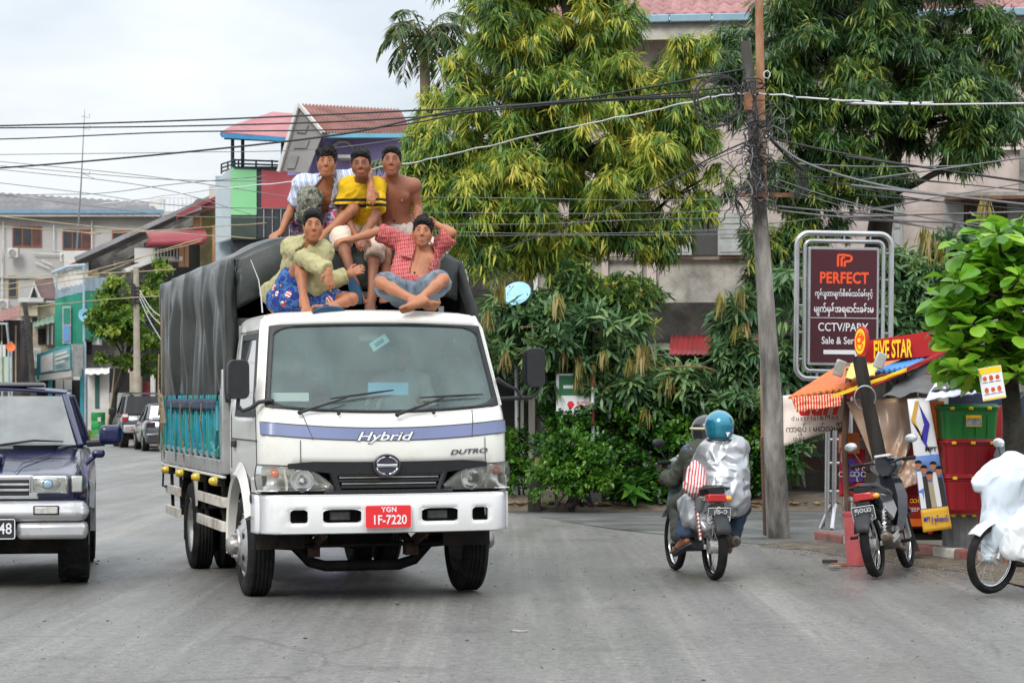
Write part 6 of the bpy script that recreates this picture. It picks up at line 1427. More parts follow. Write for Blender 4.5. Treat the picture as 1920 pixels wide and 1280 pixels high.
 def garment(s,name,mat,fn,cuts=(),wr=.007,wrs=11,h=.009,opening=None,smooth=1,facet_=0.0,facet=0.0):
  S_=SDF(h);fn(S_)
  for p,n in cuts:S_.half(p,n)
  if opening is not None:
   for o in opening:S_.boxcut(*o)
  V,Q=S_.run(wr,wrs,s.seed+len(name),smooth);o=link(name,raw_mesh(name,V,Q,mat),s.root,True);return facet_mesh(o,facet)if facet else o
def facet_mesh(o,ratio,angle=26):
 """Collapse a wrinkled skin into the flat facets and sharp creases of stiff plastic."""
 md=o.modifiers.new('d','DECIMATE');md.ratio=ratio;sb=o.modifiers.new('s','SUBSURF');sb.subdivision_type='SIMPLE';sb.levels=sb.render_levels=2;bv=o.modifiers.new('m','SMOOTH');bv.iterations=2;bv.factor=.5;return o
def Zp(zx,zy,d):return np.array(at(480+zx/3.4595,250+zy/3.4595,d))
def JZ(**k):return{a:Zp(*v)for a,v in k.items()}
def pattern_mat(name,kind,cols,sc=1.0,rot=(0,0,0)):
 """Printed cloth: stripes, checks, blotches."""
 m=bpy.data.materials.new(name);m.use_nodes=True;nt,b,N,L=nodes_of(m);b.inputs['Roughness'].default_value=.85
 tc=N('ShaderNodeTexCoord');mp=N('ShaderNodeMapping');mp.inputs['Rotation'].default_value=rot;mp.inputs['Scale'].default_value=(sc,)*3;L(tc.outputs['Object'],mp.inputs[0])
 def wave(direc,scale,lo,dist=.6):
  w=N('ShaderNodeTexWave');w.bands_direction=direc;w.inputs['Scale'].default_value=scale;w.inputs['Distortion'].default_value=dist;w.inputs['Detail'].default_value=1;L(mp.outputs[0],w.inputs[0]);r=ramp(N,[(lo,(0,0,0)),(lo+.08,(1,1,1))]);L(w.outputs['Fac'],r.inputs[0]);return r.outputs[0]
 def mixc(f,a,c):
  x=N('ShaderNodeMix');x.data_type='RGBA';L(f,x.inputs[0])
  for s_,v in((6,a),(7,c)):
   if isinstance(v,tuple):x.inputs[s_].default_value=(*v,1)
   else:L(v,x.inputs[s_])
  return x.outputs[2]
 if kind=='plaid':
  c=mixc(wave('X',9,.45),cols[0],cols[1]);c=mixc(wave('Z',9,.45),c,cols[1])if False else mixc(wave('Z',9,.5),c,cols[2]);c=mixc(wave('X',18,.95),c,cols[3]);c=mixc(wave('Z',18,.95),c,cols[3])
 elif kind=='stripes':c=mixc(wave('X',13,.55,.8),cols[0],cols[1]);c=mixc(wave('X',6.5,.93,.8),c,cols[2])
 else:
  n=N('ShaderNodeTexNoise');n.inputs['Scale'].default_value=9;n.inputs['Detail'].default_value=2.5;L(mp.outputs[0],n.inputs['Vector']);k=len(cols);r=ramp(N,[(.34+.32*i/(k-1),c_)for i,c_ in enumerate(cols)],'CONSTANT');L(n.outputs['Fac'],r.inputs[0]);c=r.outputs[0]
  if kind=='print':
   v=N('ShaderNodeTexVoronoi');v.inputs['Scale'].default_value=7;L(mp.outputs[0],v.inputs['Vector']);r2=ramp(N,[(.0,(1,1,1)),(.24,(0,0,0))],'CONSTANT');L(v.outputs['Distance'],r2.inputs[0]);c=mixc(r2.outputs[0],c,mixc(wave('DIAGONAL',16,.5,.2),(.72,.68,.66),(.50,.03,.04)))
 L(c,b.inputs['Base Color']);MATS[name]=m;return m
GRP='men riding on the lorry'
A=Fig('man in an open pale striped shirt with one arm round the man in yellow',JZ(head=(458,190,19.95),neck=(452,312,20.04),shL=(318,335,20.06),shR=(556,300,20.08),pel=(375,590,20.3),hipL=(320,615,20.3),hipR=(420,620,20.28),elL=(232,485,20.12),wrL=(163,640,20.0),haL=(98,680,19.9),elR=(728,245,20.08),wrR=(744,352,19.76),haR=(748,440,19.70),knL=(352,425,19.96),anL=(345,660,19.9),knR=(632,492,19.93),anR=(436,660,19.82),toR=(375,705,19.72)),(.02,-1,-.02),SK1,GRP,roll=.03,seed=3,hs=1.0,build=.92,fx=.95,fz=1.03,spk=1.5)
A.body(hands=([-.2,-.6,.8],[.1,-1,.1]),curl=(.35,.45),feet=(None,[0,-.3,1]));A.face(mouth=1.0,fringe=1,hair_w=.004)
STRIP=pattern_mat('striped_cotton','stripes',[S(214,220,230),S(170,182,206),S(120,130,162)],1.0,(0,R(14),0))
A.garment('shirt',STRIP,lambda q:(A.add_torso(q,.018,low=False),q.ell(A.J['pel']+(A.J['neck']-A.J['pel'])*.2,(.16,.12,.16),A.T,.04),A.add_arm(q,'L',.024,.75),A.add_arm(q,'R',.018,.9),q.cap(A.J['shL']-A.rt*.03,A.J['elL']+A.rt*.05+A.up*.06,.075,.05,.05),q.cap(A.J['shR']-A.up*.02,A.J['pel']+A.rt*.13+A.fr*.05,.07,.06,.05)),wr=.011,wrs=13,opening=[(A.J['pel']+(A.J['neck']-A.J['pel'])*.68+A.fr*.17-A.rt*.02,(.17,.26,.66),A.T),(A.J['neck']+A.up*.09,(.14,.30,.14),A.T)])
for q in(-1,1):MB().grid([[Vector(A.J['neck']+A.rt*q*(.055+.05*t)+A.fr*(.05+.03*t)+A.up*(.055-.03*k-.09*t))+Vector(A.rt*q*.03*k)for k in(0,1,2)]for t in(-.4,0,.5,1)]).build('collar',STRIP,A.root,world=True,solid=.006,smooth=180)
CAMO=pattern_mat('camouflage_cloth','blotch',[(.045,.05,.035),(.15,.155,.12),(.24,.23,.19),(.10,.115,.075),(.33,.32,.29)],2.2)
A.garment('trouser_leg',CAMO,lambda q:(q.cap(A.J['hipL'],A.J['knL'],.10,.088,.03),q.ell(A.J['knL']+np.array([0,0,-.02]),(.10,.10,.11),k=.04),q.cap(A.J['knL'],A.J['knL']*.55+A.J['anL']*.45,.088,.07,.03)),wr=.016,wrs=10)
FLOR=pattern_mat('floral_cloth','blotch',[S(40,90,150),S(190,60,120),S(200,180,190),S(60,130,120),S(170,40,90)],2.6)
A.garment('shorts',FLOR,lambda q:(q.cap(A.J['hipL'],A.J['hipR'],.125,k=.04),q.cap(A.J['hipR'],A.J['hipR']+(A.J['knR']-A.J['hipR'])*.45,.105,.092),q.cap(A.J['hipL']-A.rt*.02,A.J['hipL']-A.rt*.06+np.array([0,-.1,.08]),.10,.09),q.cap(A.J['pel'],A.J['pel']+A.up*.1,.12)),wr=.008)
B=Fig('smiling man in a yellow T-shirt with black bands and beige shorts',JZ(head=(682,198,19.80),neck=(690,318,19.93),shL=(600,345,19.98),shR=(786,345,20.0),pel=(682,600,20.24),hipL=(628,625,20.22),hipR=(738,630,20.22),elL=(560,500,20.0),wrL=(638,640,19.85),haL=(668,705,19.76),elR=(776,525,19.86),wrR=(706,660,19.70),haR=(676,740,19.62),knL=(548,672,19.78),anL=(640,975,19.52),toL=(682,1085,19.50),knR=(770,735,19.78),anR=(748,1062,19.5),toR=(728,1128,19.30)),(0,-1,-.13),SK2,GRP,roll=-.04,seed=5,hs=1.0,build=.95,fx=1.02,fz=.97,nose=1.25)
B.body(hands=([0,-1,.2],[0,-1,.2]),curl=(.5,.6),feet=([.1,1,.2],None));B.face(smile=1,mouth=1.25);B.sandal('L',RUBB,[.1,1,.2]);B.sandal('R',RUBB)
def tee_mat():
 m=bpy.data.materials.new('yellow_tee');m.use_nodes=True;nt,b,N,L=nodes_of(m);b.inputs['Roughness'].default_value=.85;tc=N('ShaderNodeTexCoord');sp=N('ShaderNodeSeparateXYZ');L(tc.outputs['Object'],sp.inputs[0])
 z=lambda y:at(0,250+y/3.4595,19.9).z;zs=[z(478),z(458),z(442),z(424)];mr=N('ShaderNodeMapRange');mr.inputs[1].default_value=zs[0]-.3;mr.inputs[2].default_value=zs[3]+.3;L(sp.outputs[2],mr.inputs[0]);w=zs[3]-zs[0]+.6
 p=[(q-zs[0]+.3)/w for q in zs];Y=S(224,180,10);K=(.012,.011,.012);r=ramp(N,[(0,Y),(p[0],K),(p[1],Y),(p[2],K),(p[3],Y)],'CONSTANT');L(mr.outputs[0],r.inputs[0])
 n=N('ShaderNodeTexNoise');n.inputs['Scale'].default_value=6;n.inputs['Detail'].default_value=6;L(tc.outputs['Object'],n.inputs['Vector']);r2=ramp(N,[(.35,(.55,.5,.42)),(.5,(1,1,1))]);L(n.outputs[0],r2.inputs[0]);x=N('ShaderNodeMix');x.data_type='RGBA';x.blend_type='MULTIPLY';x.inputs[0].default_value=.8;L(r.outputs[0],x.inputs[6]);L(r2.outputs[0],x.inputs[7]);L(x.outputs[2],b.inputs['Base Color']);return m
TEE=tee_mat()
B.garment('shirt',TEE,lambda q:(B.add_torso(q,.016),B.add_arm(q,'L',.020,.80,grow=.016),B.add_arm(q,'R',.020,.80,grow=.016)),cuts=[(B.J['pel']+np.array([0,0,-.02]),(0,0,-1))],wr=.011,wrs=13,opening=[(B.J['neck']+B.up*.075,(.13,.22,.09),B.T)])
MB().torus(B.J['neck']+B.up*.012+B.fr*.015,.070,.010,Vector(B.up*1+B.fr*.45)).build('collar',M('black_rib',(.012,.011,.012),.8),B.root,world=True,smooth=180)
BEIG=M('beige_cotton',S(214,194,176),.85,var=.1,vs=5,dirt=S(150,128,110),dirt_amt=.35,ds=3)
B.garment('shorts',BEIG,lambda q:(q.cap(B.J['hipL'],B.J['hipR'],.118,k=.04),B.add_leg(q,'L',.022,1.0),B.add_leg(q,'R',.022,1.0),q.cap(B.J['knL'],B.J['knL']+(B.J['anL']-B.J['knL'])*.16,.080,.084,.03),q.cap(B.J['knR'],B.J['knR']+(B.J['anR']-B.J['knR'])*.22,.080,.086,.03),B.hem(q,B.J['knL'],B.J['knL']*.84+B.J['anL']*.16,.24),B.hem(q,B.J['knR'],B.J['knR']*.78+B.J['anR']*.22,.24)),wr=.009)
C_=Fig('bare-chested man in pale grey trousers sitting behind the man in red checks',JZ(head=(880,180,20.0),neck=(890,302,20.10),shL=(782,335,20.14),shR=(1022,338,20.14),pel=(905,595,20.3),hipL=(848,620,20.3),hipR=(965,620,20.3),elL=(770,480,20.2),wrL=(800,610,20.08),haL=(830,680,20.0),elR=(1050,480,20.2),wrR=(1046,600,20.05),haR=(1030,680,19.95),knL=(838,700,19.90),anL=(842,985,19.70),toL=(830,1090,19.5),knR=(1152,770,19.92),anR=(1156,1010,19.75),toR=(1165,1100,19.5)),(0,-1,-.03),skin_mat('skin_reddish',S(148,94,70)),GRP,seed=7,hs=1.01,build=1.02,fx=1.0,fz=1.04,nose=1.1,spk=.6)
C_.body();C_.face(smile=.8,mouth=1.2);C_.nipples()
GRYT=M('pale_grey_cotton',S(186,176,168),.85,var=.12,vs=4,dirt=S(120,112,106),dirt_amt=.35,ds=3)
C_.garment('trousers',GRYT,lambda q:(q.cap(C_.J['hipL'],C_.J['hipR'],.125,k=.04),q.ell(C_.J['pel']-C_.up*.02,(.165,.13,.10),C_.T,.03),C_.add_leg(q,'L',.022,.98),C_.add_leg(q,'R',.022,.98)),cuts=[(C_.J['pel']+C_.up*.055,C_.up)],wr=.010)
D_=Fig('man in an olive long-sleeved shirt and printed shorts sitting on the cab roof',JZ(head=(370,600,19.0),neck=(352,722,19.10),shL=(232,745,19.2),shR=(428,770,19.08),pel=(205,1065,19.34),hipL=(168,1080,19.34),hipR=(285,1085,19.28),elL=(312,815,18.92),wrL=(468,888,18.74),haL=(480,985,18.70),elR=(400,985,19.05),wrR=(592,918,19.08),haR=(655,888,19.05),knL=(284,842,19.0),anL=(312,1085,18.80),toL=(352,1130,18.58),knR=(622,1075,18.95),anR=(486,1120,18.68),toR=(392,1128,18.62)),(.14,-1,-.06),SK1,GRP,roll=-.02,seed=9,hs=1.01,build=.92,fx=.93,fz=1.05,spk=1.2)
D_.body(hands=([.3,-1,.3],[0,-1,.4]),curl=(.3,.5),feet=(None,[.1,.95,.5]));D_.face(mouth=.95);D_.sandal('L',RUBK);D_.sandal('R',RUBB,[.1,.95,.5])
OLIV=M('olive_cotton',S(166,160,118),.85,var=.08,vs=5,bump=.15,bs=35,dirt=S(142,136,98),dirt_amt=.3,ds=3)
D_.garment('shirt',OLIV,lambda q:(D_.add_torso(q,.027),D_.add_arm(q,"L",.024,1.93,grow=.008),D_.add_arm(q,"R",.024,1.93,grow=.008),q.cap(D_.J['pel']-D_.rt*.10,D_.J['pel']-D_.rt*.17-np.array([0,-.02,.05]),.11,.09,.05),q.cap(D_.J['shR'],D_.J['elR'],.08,.085,.04)),cuts=[((0,0,2.245),(0,0,-1))],wr=.011,wrs=13,opening=[(D_.J['neck']+D_.up*.085+D_.fr*.02,(.13,.24,.11),D_.T),(D_.J['neck']+D_.fr*.12-D_.up*.04,(.05,.12,.14),D_.T)])
for q in(-1,1):MB().grid([[Vector(D_.J['neck']+D_.rt*q*(.062+.012*k)+D_.fr*(.085*t-.03)+D_.up*(.05-.03*k-.05*t))for k in(0,1,2)]for t in(-.5,0,.5,1)]).build('collar',OLIV,D_.root,world=True,solid=.006,smooth=180)
PRNT=pattern_mat('printed_cloth','print',[S(26,52,124),S(60,104,156),S(30,58,132),S(180,130,54)],1.2)
D_.garment('shorts',PRNT,lambda q:(q.cap(D_.J['hipL'],D_.J['hipR'],.125,k=.04),q.cap(D_.J['hipL'],D_.J['hipL']+(D_.J['knL']-D_.J['hipL'])*.55,.12,.105),q.cap(D_.J['hipL']+np.array([0,-.06,0]),D_.J['hipL']+(D_.J['anL']-D_.J['hipL'])*.55+np.array([0,.06,.02]),.11,.10),q.cap(D_.J['hipR'],D_.J['hipR']+(D_.J['knR']-D_.J['hipR'])*.62,.112,.095)),cuts=[((0,0,2.236),(0,0,-1))],wr=.010)
E=Fig('man in an open red checked shirt sitting cross-legged with one hand behind his head',JZ(head=(1082,642,19.42),neck=(1078,760,19.53),shL=(982,725,19.57),shR=(1150,765,19.57),pel=(1005,1005,19.31),hipL=(948,1035,19.31),hipR=(1072,1035,19.31),elL=(790,636,19.51),wrL=(612,690,19.39),haL=(535,692,19.33),elR=(1272,645,19.55),wrR=(1172,592,19.65),haR=(1110,585,19.63),knL=(808,968,18.95),anL=(1028,1082,18.75),toL=(1135,1100,18.79),knR=(1214,950,18.95),anR=(1062,1076,18.67),toR=(1000,1096,18.65)),(-.02,-1,0),SK3,GRP,roll=.05,seed=11,hs=1.0,build=.9,fx=.96,fz=.98,nose=1.15,spk=1.6)
E.body(hands=([0,-.3,1],[.2,1,.4]),curl=(.7,.5),feet=([0,.9,.5],[0,.6,.8]));E.face(mouth=1.05,open_=.5);E.nipples()
PLAID=pattern_mat('red_checked_cotton','plaid',[S(172,36,44),S(146,24,34),S(178,72,72),S(214,168,164)],1.0,(0,R(8),0))
E.garment('shirt',PLAID,lambda q:(E.add_torso(q,.018,low=False),q.ell(E.J['pel']+(E.J['neck']-E.J['pel'])*.18,(.155,.115,.12),E.T,.04),E.add_arm(q,'L',.024,.92,grow=.012),E.add_arm(q,'R',.022,.78,grow=.016),q.cap(E.J['shL'],E.J['pel']-E.rt*.13+E.fr*.05+E.up*.04,.075,.065,.05)),wr=.011,wrs=13,opening=[(E.J['pel']+(E.J['neck']-E.J['pel'])*.80+E.fr*.16+E.rt*.03,(.155,.24,.52),E.T),(E.J['neck']+E.up*.10,(.15,.30,.16),E.T)])
for q in(-1,1):MB().grid([[Vector(E.J['neck']+E.rt*q*(.06+.06*t+.022*k)+E.fr*(.06+.03*t)+E.up*(.045-.02*k-.10*t))for k in(0,1,2)]for t in(-.3,.2,.6,1)]).build('collar',PLAID,E.root,world=True,solid=.006,smooth=180)
MB().box(E.J['pel']+(E.J['neck']-E.J['pel'])*.62-E.rt*.10+E.fr*.135,(.10,.012,.11),Matrix(E.T.tolist())).build('pocket',PLAID,E.root,world=True,bevel=.005)
DENI=M('faded_denim',S(118,130,142),.85,var=.16,vs=5,dirt=S(80,90,104),dirt_amt=.35,ds=4)
E.garment('shorts',DENI,lambda q:(q.cap(E.J['hipL'],E.J['hipR'],.118,k=.04),E.add_leg(q,'L',.026,.80,grow=.015),E.add_leg(q,'R',.026,.80,grow=.015),E.hem(q,E.J['hipL'],E.J['hipL']*.18+E.J['knL']*.82,.24),E.hem(q,E.J['hipR'],E.J['hipR']*.18+E.J['knR']*.82,.24)),wr=.009)
def rider_in_cab(label,px,py,yl,mat,skin,seed,x_arm=None):
 h=np.array(TM@tl(px,py,yl));d=np.array([.0,0,0])
 J=dict(head=h,neck=h+[0,.05,-.15],shL=h+[-.18,.06,-.22],shR=h+[.18,.06,-.22],pel=h+[0,.12,-.64],elL=h+[-.25,-.08,-.46],wrL=h+[-.20,-.34,-.36],haL=h+[-.18,-.42,-.33],elR=h+[.25,-.08,-.46],wrR=h+[.20,-.32,-.40],haR=h+[.16,-.40,-.38])
 p=Fig(label,J,(.0,-1,-.05),skin,'people inside the cab',seed=seed);p.body(legs=False,h=.012);p.face()
 p.garment('shirt',mat,lambda q:(p.add_torso(q,.018),p.add_arm(q,'L',.02,.8),p.add_arm(q,'R',.02,.8)),h=.013)
rider_in_cab('driver behind the steering wheel, dimly seen through the wet windscreen',553,680,.12,M('plum_shirt',(.20,.05,.09),.8),SK1,21)
rider_in_cab('passenger in a pale shirt in the middle of the cab',752,668,.16,M('pale_shirt',(.55,.60,.60),.8),SK2,22)
rider_in_cab('passenger in a dark shirt at the right of the cab',846,672,.08,M('dark_shirt',(.02,.022,.035),.8),SK3,23)
# ================================================================ cars
TYREB=RUBBER
def car_wheel(parent,c,r,w,sx,rim=STEELP,dark=False):
 m=Matrix((Vector((0,sx,0)),Vector((0,0,1)),Vector((sx,0,0)))).transposed().to_4x4();m.translation=Vector(c);t=MB();n=44
 t.lathe([(r*.62,-w/2+.01),(r*.80,-w/2-.004),(r*.94,-w/2),(r,-w/2+.03),(r,w/2-.03),(r*.94,w/2),(r*.80,w/2+.004),(r*.62,w/2-.01)],n,m)
 for j in range(n):
  a=2*PI*j/n;z=(-.33+.33*(j%3))*w
  t.box(m@Vector((r*math.cos(a),r*math.sin(a),z)),(.02,.028,w*.24),m.to_3x3()@Euler((0,0,a)).to_matrix())
 ty=t.build('tyre',TYREB,parent,smooth=35);d=MB();d.lathe([(r*.63,w/2-.015),(r*.60,w/2-.04),(r*.55,w/2-.05),(r*.2,w/2-.02),(r*.16,w/2),(.001,w/2)],24,m)
 for k in range(5):
  a=2*PI*k/5;d.box(m@Vector((r*.38*math.cos(a),r*.38*math.sin(a),w/2-.02)),(r*.42,r*.15,.03),m.to_3x3()@Euler((0,0,a)).to_matrix())
 d.build('rim',rim,ty,smooth=50)
def car(name,label,loc,rotz,paint,low,glassh,wheels,wr=.34,ww=.22,cat='car',glassm=SIDEG,trim=BLACKP):
 """low: stations (y, half width, z bottom, z top); glassh: (y, z, half width) of windscreen base/top, rear top/base."""
 root=thing(name,label,cat,loc,rotz);rings=[]
 for y,w,zb,zt in low:
  h=zt-zb;half=[(w*.80,zb),(w*.96,zb+.10*h),(w,zb+.35*h),(w,zb+.62*h),(w*.985,zb+.80*h),(w*.93,zb+.94*h),(w*.80,zt),(w*.4,zt+.012)]
  half=[(x,z)for x,z in half]
  ring=[]
  for x,z in half:
   for wy in wheels:
    if x>.6*w and abs(y-wy)<wr*1.18:z=max(z,wr*.98+math.sqrt(max(0,(wr*1.18)**2-(y-wy)**2))*.95)
   ring.append(Vector((x,y,min(z,zt))))
  rings.append(ring+[Vector((-p.x,p.y,p.z))for p in ring[::-1]])
 mb=MB().loft(rings);b=mb.build('body',paint,root,smooth=62);(y0,z0,w0),(y1,z1,w1),(y2,z2,w2),(y3,z3,w3)=glassh
 P4=[Vector((w0,y0,z0)),Vector((w1,y1,z1)),Vector((w2,y2,z2)),Vector((w3,y3,z3))];mx=lambda p:Vector((-p.x,p.y,p.z));cr=lambda a,b_,n=8,dz=.0:[a.lerp(b_,i/n)+Vector((0,0,dz*math.sin(PI*i/n)))for i in range(n+1)]
 roof=MB();R_=[]
 for t in np.linspace(0,1,7):a=P4[1].lerp(P4[2],t);e=.03*math.sin(PI*t);R_.append([mx(a)+Vector((0,0,-.05))]+[q+Vector((0,0,e))for q in cr(mx(a),a,10,.035)]+[a+Vector((0,0,-.05))])
 roof.grid(R_);roof.build('roof',paint,root,smooth=50,solid=.02)
 def screen(a,b_,nm,inset=.025,bulge=.07):
  P=[[(lambda q,t:q+Vector((0,(-1 if nm=='windscreen' else 1)*bulge*(1-(2*t-1)**2),0)))(mx(l).lerp(l,inset+(1-2*inset)*i/10),i/10)for i in range(11)]for l in(a.lerp(b_,.03),a.lerp(b_,.5),a.lerp(b_,.95))]
  return MB().grid(P).build(nm,glassm,root,smooth=180)
 screen(P4[0],P4[1],'windscreen');screen(P4[3],P4[2],'rear_window')
 for sg in(-1,1):
  f=(lambda p:p)if sg>0 else mx;pil=MB()
  for a,b_,w in((P4[0],P4[1],.055),(P4[3],P4[2],.075)):pil.bar(f(a),f(b_)+Vector((0,0,-.02)),w,.05)
  mid0,mid1=P4[0].lerp(P4[3],.52),P4[1].lerp(P4[2],.42);pil.bar(f(mid0),f(mid1)+Vector((0,0,-.03)),.05,.09);pil.bar(f(P4[1])+Vector((0,0,-.03)),f(P4[2])+Vector((0,0,-.03)),.05,.05);pil.build('pillar',paint,root,bevel=.012)
  k=Vector((.012,0,0));MB().add([f(p-k)for p in(P4[0]+Vector((0,.08,.01)),P4[3]+Vector((0,-.08,.01)),P4[2]+Vector((0,-.05,-.04)),P4[1]+Vector((0,.05,-.04)))],[(0,1,2,3)]).build('side_window',glassm,root)
 MB().box2((-w0*.92,y0+.15,z0-.4),(w0*.92,y3-.15,z0-.03)).build('cabin_floor',CHAS,root)
 for x in(-.38,.38):
  for y in(y1+.25,y1+1.15):MB().box((x,y,z0+.05),(.42,.14,.62),(R(8),0,0)).build('seat',SEATM,root,bevel=.05)
 for wy in wheels:
  for sx in(-1,1):car_wheel(root,(sx*(low[len(low)//2][1]-ww/2-.005),wy,wr),wr,ww,sx)
 MB().box2((-.7,low[0][0]+.4,.26),(.7,low[-1][0]-.4,.46)).build('underbody',CHAS,root,bevel=.03);return root,b
NAVY=M('navy_paint',(.007,.011,.062),.2,0,var=.2,vs=1.5,coat=.5,spec=.35)
SILV=M('silver_trim',(.52,.52,.53),.32,.45,var=.08,vs=4,dirt=(.30,.29,.28),dirt_amt=.25,ds=4)
WSG=glass('fogged_windscreen',(.55,.58,.58),.42,(.46,.48,.48),.05,.06,.9)
sv,_=car('off_road_car','dark blue off-road car with a silver bumper driving up at the left edge',(-4.475,20.3,0),R(8.8),NAVY,[(-.76,.76,.62,.90),(-.72,.83,.58,.925),(-.60,.87,.55,.945),(-.42,.885,.46,.975),(-.28,.89,.42,.995),(-.14,.89,.42,1.01),(0,.89,.42,1.03),(.14,.89,.42,1.04),(.28,.89,.42,1.055),(.42,.89,.42,1.075),(.6,.89,.40,1.10),(.8,.89,.40,1.13),(2.2,.89,.40,1.12),(2.32,.89,.40,1.12),(2.48,.89,.42,1.12),(2.64,.89,.42,1.12),(2.80,.89,.42,1.12),(2.96,.89,.42,1.11),(3.2,.87,.42,1.11),(3.55,.84,.46,1.08),(3.62,.78,.50,1.04)],[(.62,1.135,.80),(1.32,1.60,.64),(3.2,1.60,.64),(3.5,1.10,.80)],(0,2.64),.375,.25,glassm=WSG)
def lb(name,mat,lo,hi,parent=sv,bevel=.012,**k):return MB().box2(lo,hi).build(name,mat,parent,bevel=bevel,**k)
o=lb('bumper',SILV,(-.90,-.90,.55),(.90,-.60,.72),bevel=.085,seg=4);lb('bumper_lower',SILV,(.32,-.88,.41),(.89,-.58,.548),bevel=.04);lb('bumper_lower',SILV,(-.89,-.88,.41),(-.32,-.58,.548),bevel=.04);lb('bumper_bar',SILV,(-.32,-.92,.43),(.32,-.70,.50),bevel=.02);lb('air_intake',BLACKP,(-.32,-.86,.50),(.32,-.70,.55));lb('intake_slat',SILV,(-.30,-.875,.52),(.30,-.85,.535),bevel=.004)
for sx in(-1,1):
 f=lb('fog_lamp',BLACKP,(sx*.56-.105,-.908,.610),(sx*.56+.105,-.88,.685));lb('fog_lens',M('fog_lens',(.55,.53,.50),.2,.2,var=.2,vs=40),(sx*.56-.092,-.914,.62),(sx*.56+.092,-.90,.675),f,.006)
 h=lb('headlight',CHROME,(sx*.58-.15,-.80,.785),(sx*.58+.15,-.70,.925),bevel=.02);mb=MB().sphere((sx*.57,-.80,.857),(.105,.035,.06),18);mb.build('bulb_reflector',REFL,h,smooth=180);lb('headlight_lens',LENSG,(sx*.58-.152,-.835,.782),(sx*.58+.152,-.81,.928),h,.01);mb=MB().sphere((sx*.57,-.822,.857),(.05,.02,.045),12);mb.build('lamp_bulb',M('blue_bulb',(.35,.50,.62),.15,.4),h,smooth=180)
 c=lb('corner_lamp',LENSG,(sx*.80-.05,-.79,.785),(sx*.80+.055,-.60,.925),bevel=.015);lb('lamp_back',REFL,(sx*.80-.045,-.76,.79),(sx*.80+.045,-.61,.92),c,.01)
 mb=MB();P=[]
 for k in range(15):a=R(5+140*k/14);P.append([Vector((sx*x,rr_*math.cos(a),.375+rr_*.98*math.sin(a)))for rr_,x in((.40,.86),(.41,.925),(.47,.935),(.50,.895))])
 mb.grid(P);mb.build('wheel_flare',SILV,sv,smooth=50)
 m_=lb('wing_mirror',NAVY,(sx*1.09-.13,.42,1.155),(sx*1.09+.07,.60,1.325),bevel=.05,seg=4);MB().tube([(sx*.86,.62,1.16),(sx*1.0,.54,1.17)],.03,6).build('mirror_stalk',BLACKP,m_)
 m_=lb('fender_mirror',NAVY,(sx*.965-.055,-.18,1.055),(sx*.965+.055,-.06,1.125),bevel=.03,seg=3);MB().tube([(sx*.86,-.12,1.0),(sx*.94,-.12,1.07)],.02,6).build('mirror_stalk',NAVY,m_)
 MB().tube([(sx*.30,-.72,.955),(sx*.34,-.3,1.015),(sx*.55,.3,1.075)],.006,5).build('bonnet_crease',NAVY,sv);MB().tube([(sx*.80,-.70,.93),(sx*.82,.0,1.025),(sx*.80,.55,1.10)],.006,5).build('bonnet_seam',BLACKP,sv)
g=MB();g.prism([(-.50,.735),(.50,.735),(.46,.93),(-.46,.93)],.80,.72,Matrix(((1,0,0,0),(0,0,-1,0),(0,1,0,0),(0,0,0,1))));g.build('grille_surround',CHROME,sv,bevel=.015);lb('grille',BLACKP,(-.42,-.815,.765),(.42,-.80,.895))
for z in(.80,.845):lb('grille_bar',SILV,(-.42,-.83,z),(.42,-.812,z+.02),bevel=.005)
lb('bonnet_scoop',NAVY,(-.18,-.35,1.0),(.18,.15,1.085),bevel=.03);lb('scoop_opening',BLACKP,(-.15,-.355,1.03),(.15,-.33,1.065));lb('sunroof_visor',M('smoked_visor',(.03,.032,.036),.15,coat=.8),(-.46,1.42,1.655),(.46,1.75,1.70),bevel=.03)
pl=lb('number_plate',BLACKP,(-.09,-.945,.42),(.315,-.925,.585),bevel=.003);pmx=plane_m((.112,-.947,.50),(1,0,0),(0,0,1))
MB().tube([pmx@Vector((x,y,0))for x,y in rrect(.40,.155,.012,2)],.004,4,closed=True).build('plate_edge',LETW,pl);text('plate_lettering','9D-1648',pmx@Matrix.Translation((0,0,.001)),pl,LETW,size=.105,sx=.78,bold=.001)if False else text('plate_lettering','48',pmx@Matrix.Translation((.125,0,.001)),pl,LETW,size=.125,sx=.85,bold=.001)
for x0 in(-.55,.1):
 w=MB().tube([(x0,.56,1.15),(x0+.30,.58,1.19),(x0+.55,.60,1.18)],[.012,.010,.006],6).build('wiper',BLACKP,sv)
DKG=M('dark_grey_paint',(.055,.060,.062),.22,.4,var=.15,vs=1.5,coat=.8);GRY2=M('graphite_paint',(.07,.078,.088),.2,.5,var=.15,vs=1.5,coat=.9)
P0=at(240,835,77);c1,_=car('parked_car','dark grey off-road car with a roof rack parked far behind the lorry',(P0.x,77+2.6,0),R(-166),DKG,[(-.8,.80,.5,.9),(-.7,.86,.45,.95),(-.4,.88,.42,.98),(-.2,.89,.42,1.0),(0,.89,.42,1.02),(.2,.89,.42,1.04),(.4,.89,.42,1.06),(.8,.9,.40,1.1),(2.2,.9,.40,1.1),(2.4,.9,.4,1.1),(2.6,.9,.42,1.1),(2.8,.9,.42,1.1),(3.0,.9,.42,1.1),(3.35,.88,.45,1.08),(3.45,.82,.5,1.04)],[(.6,1.08,.82),(1.3,1.68,.70),(3.1,1.68,.70),(3.4,1.06,.82)],(0,2.6),.37,.26)
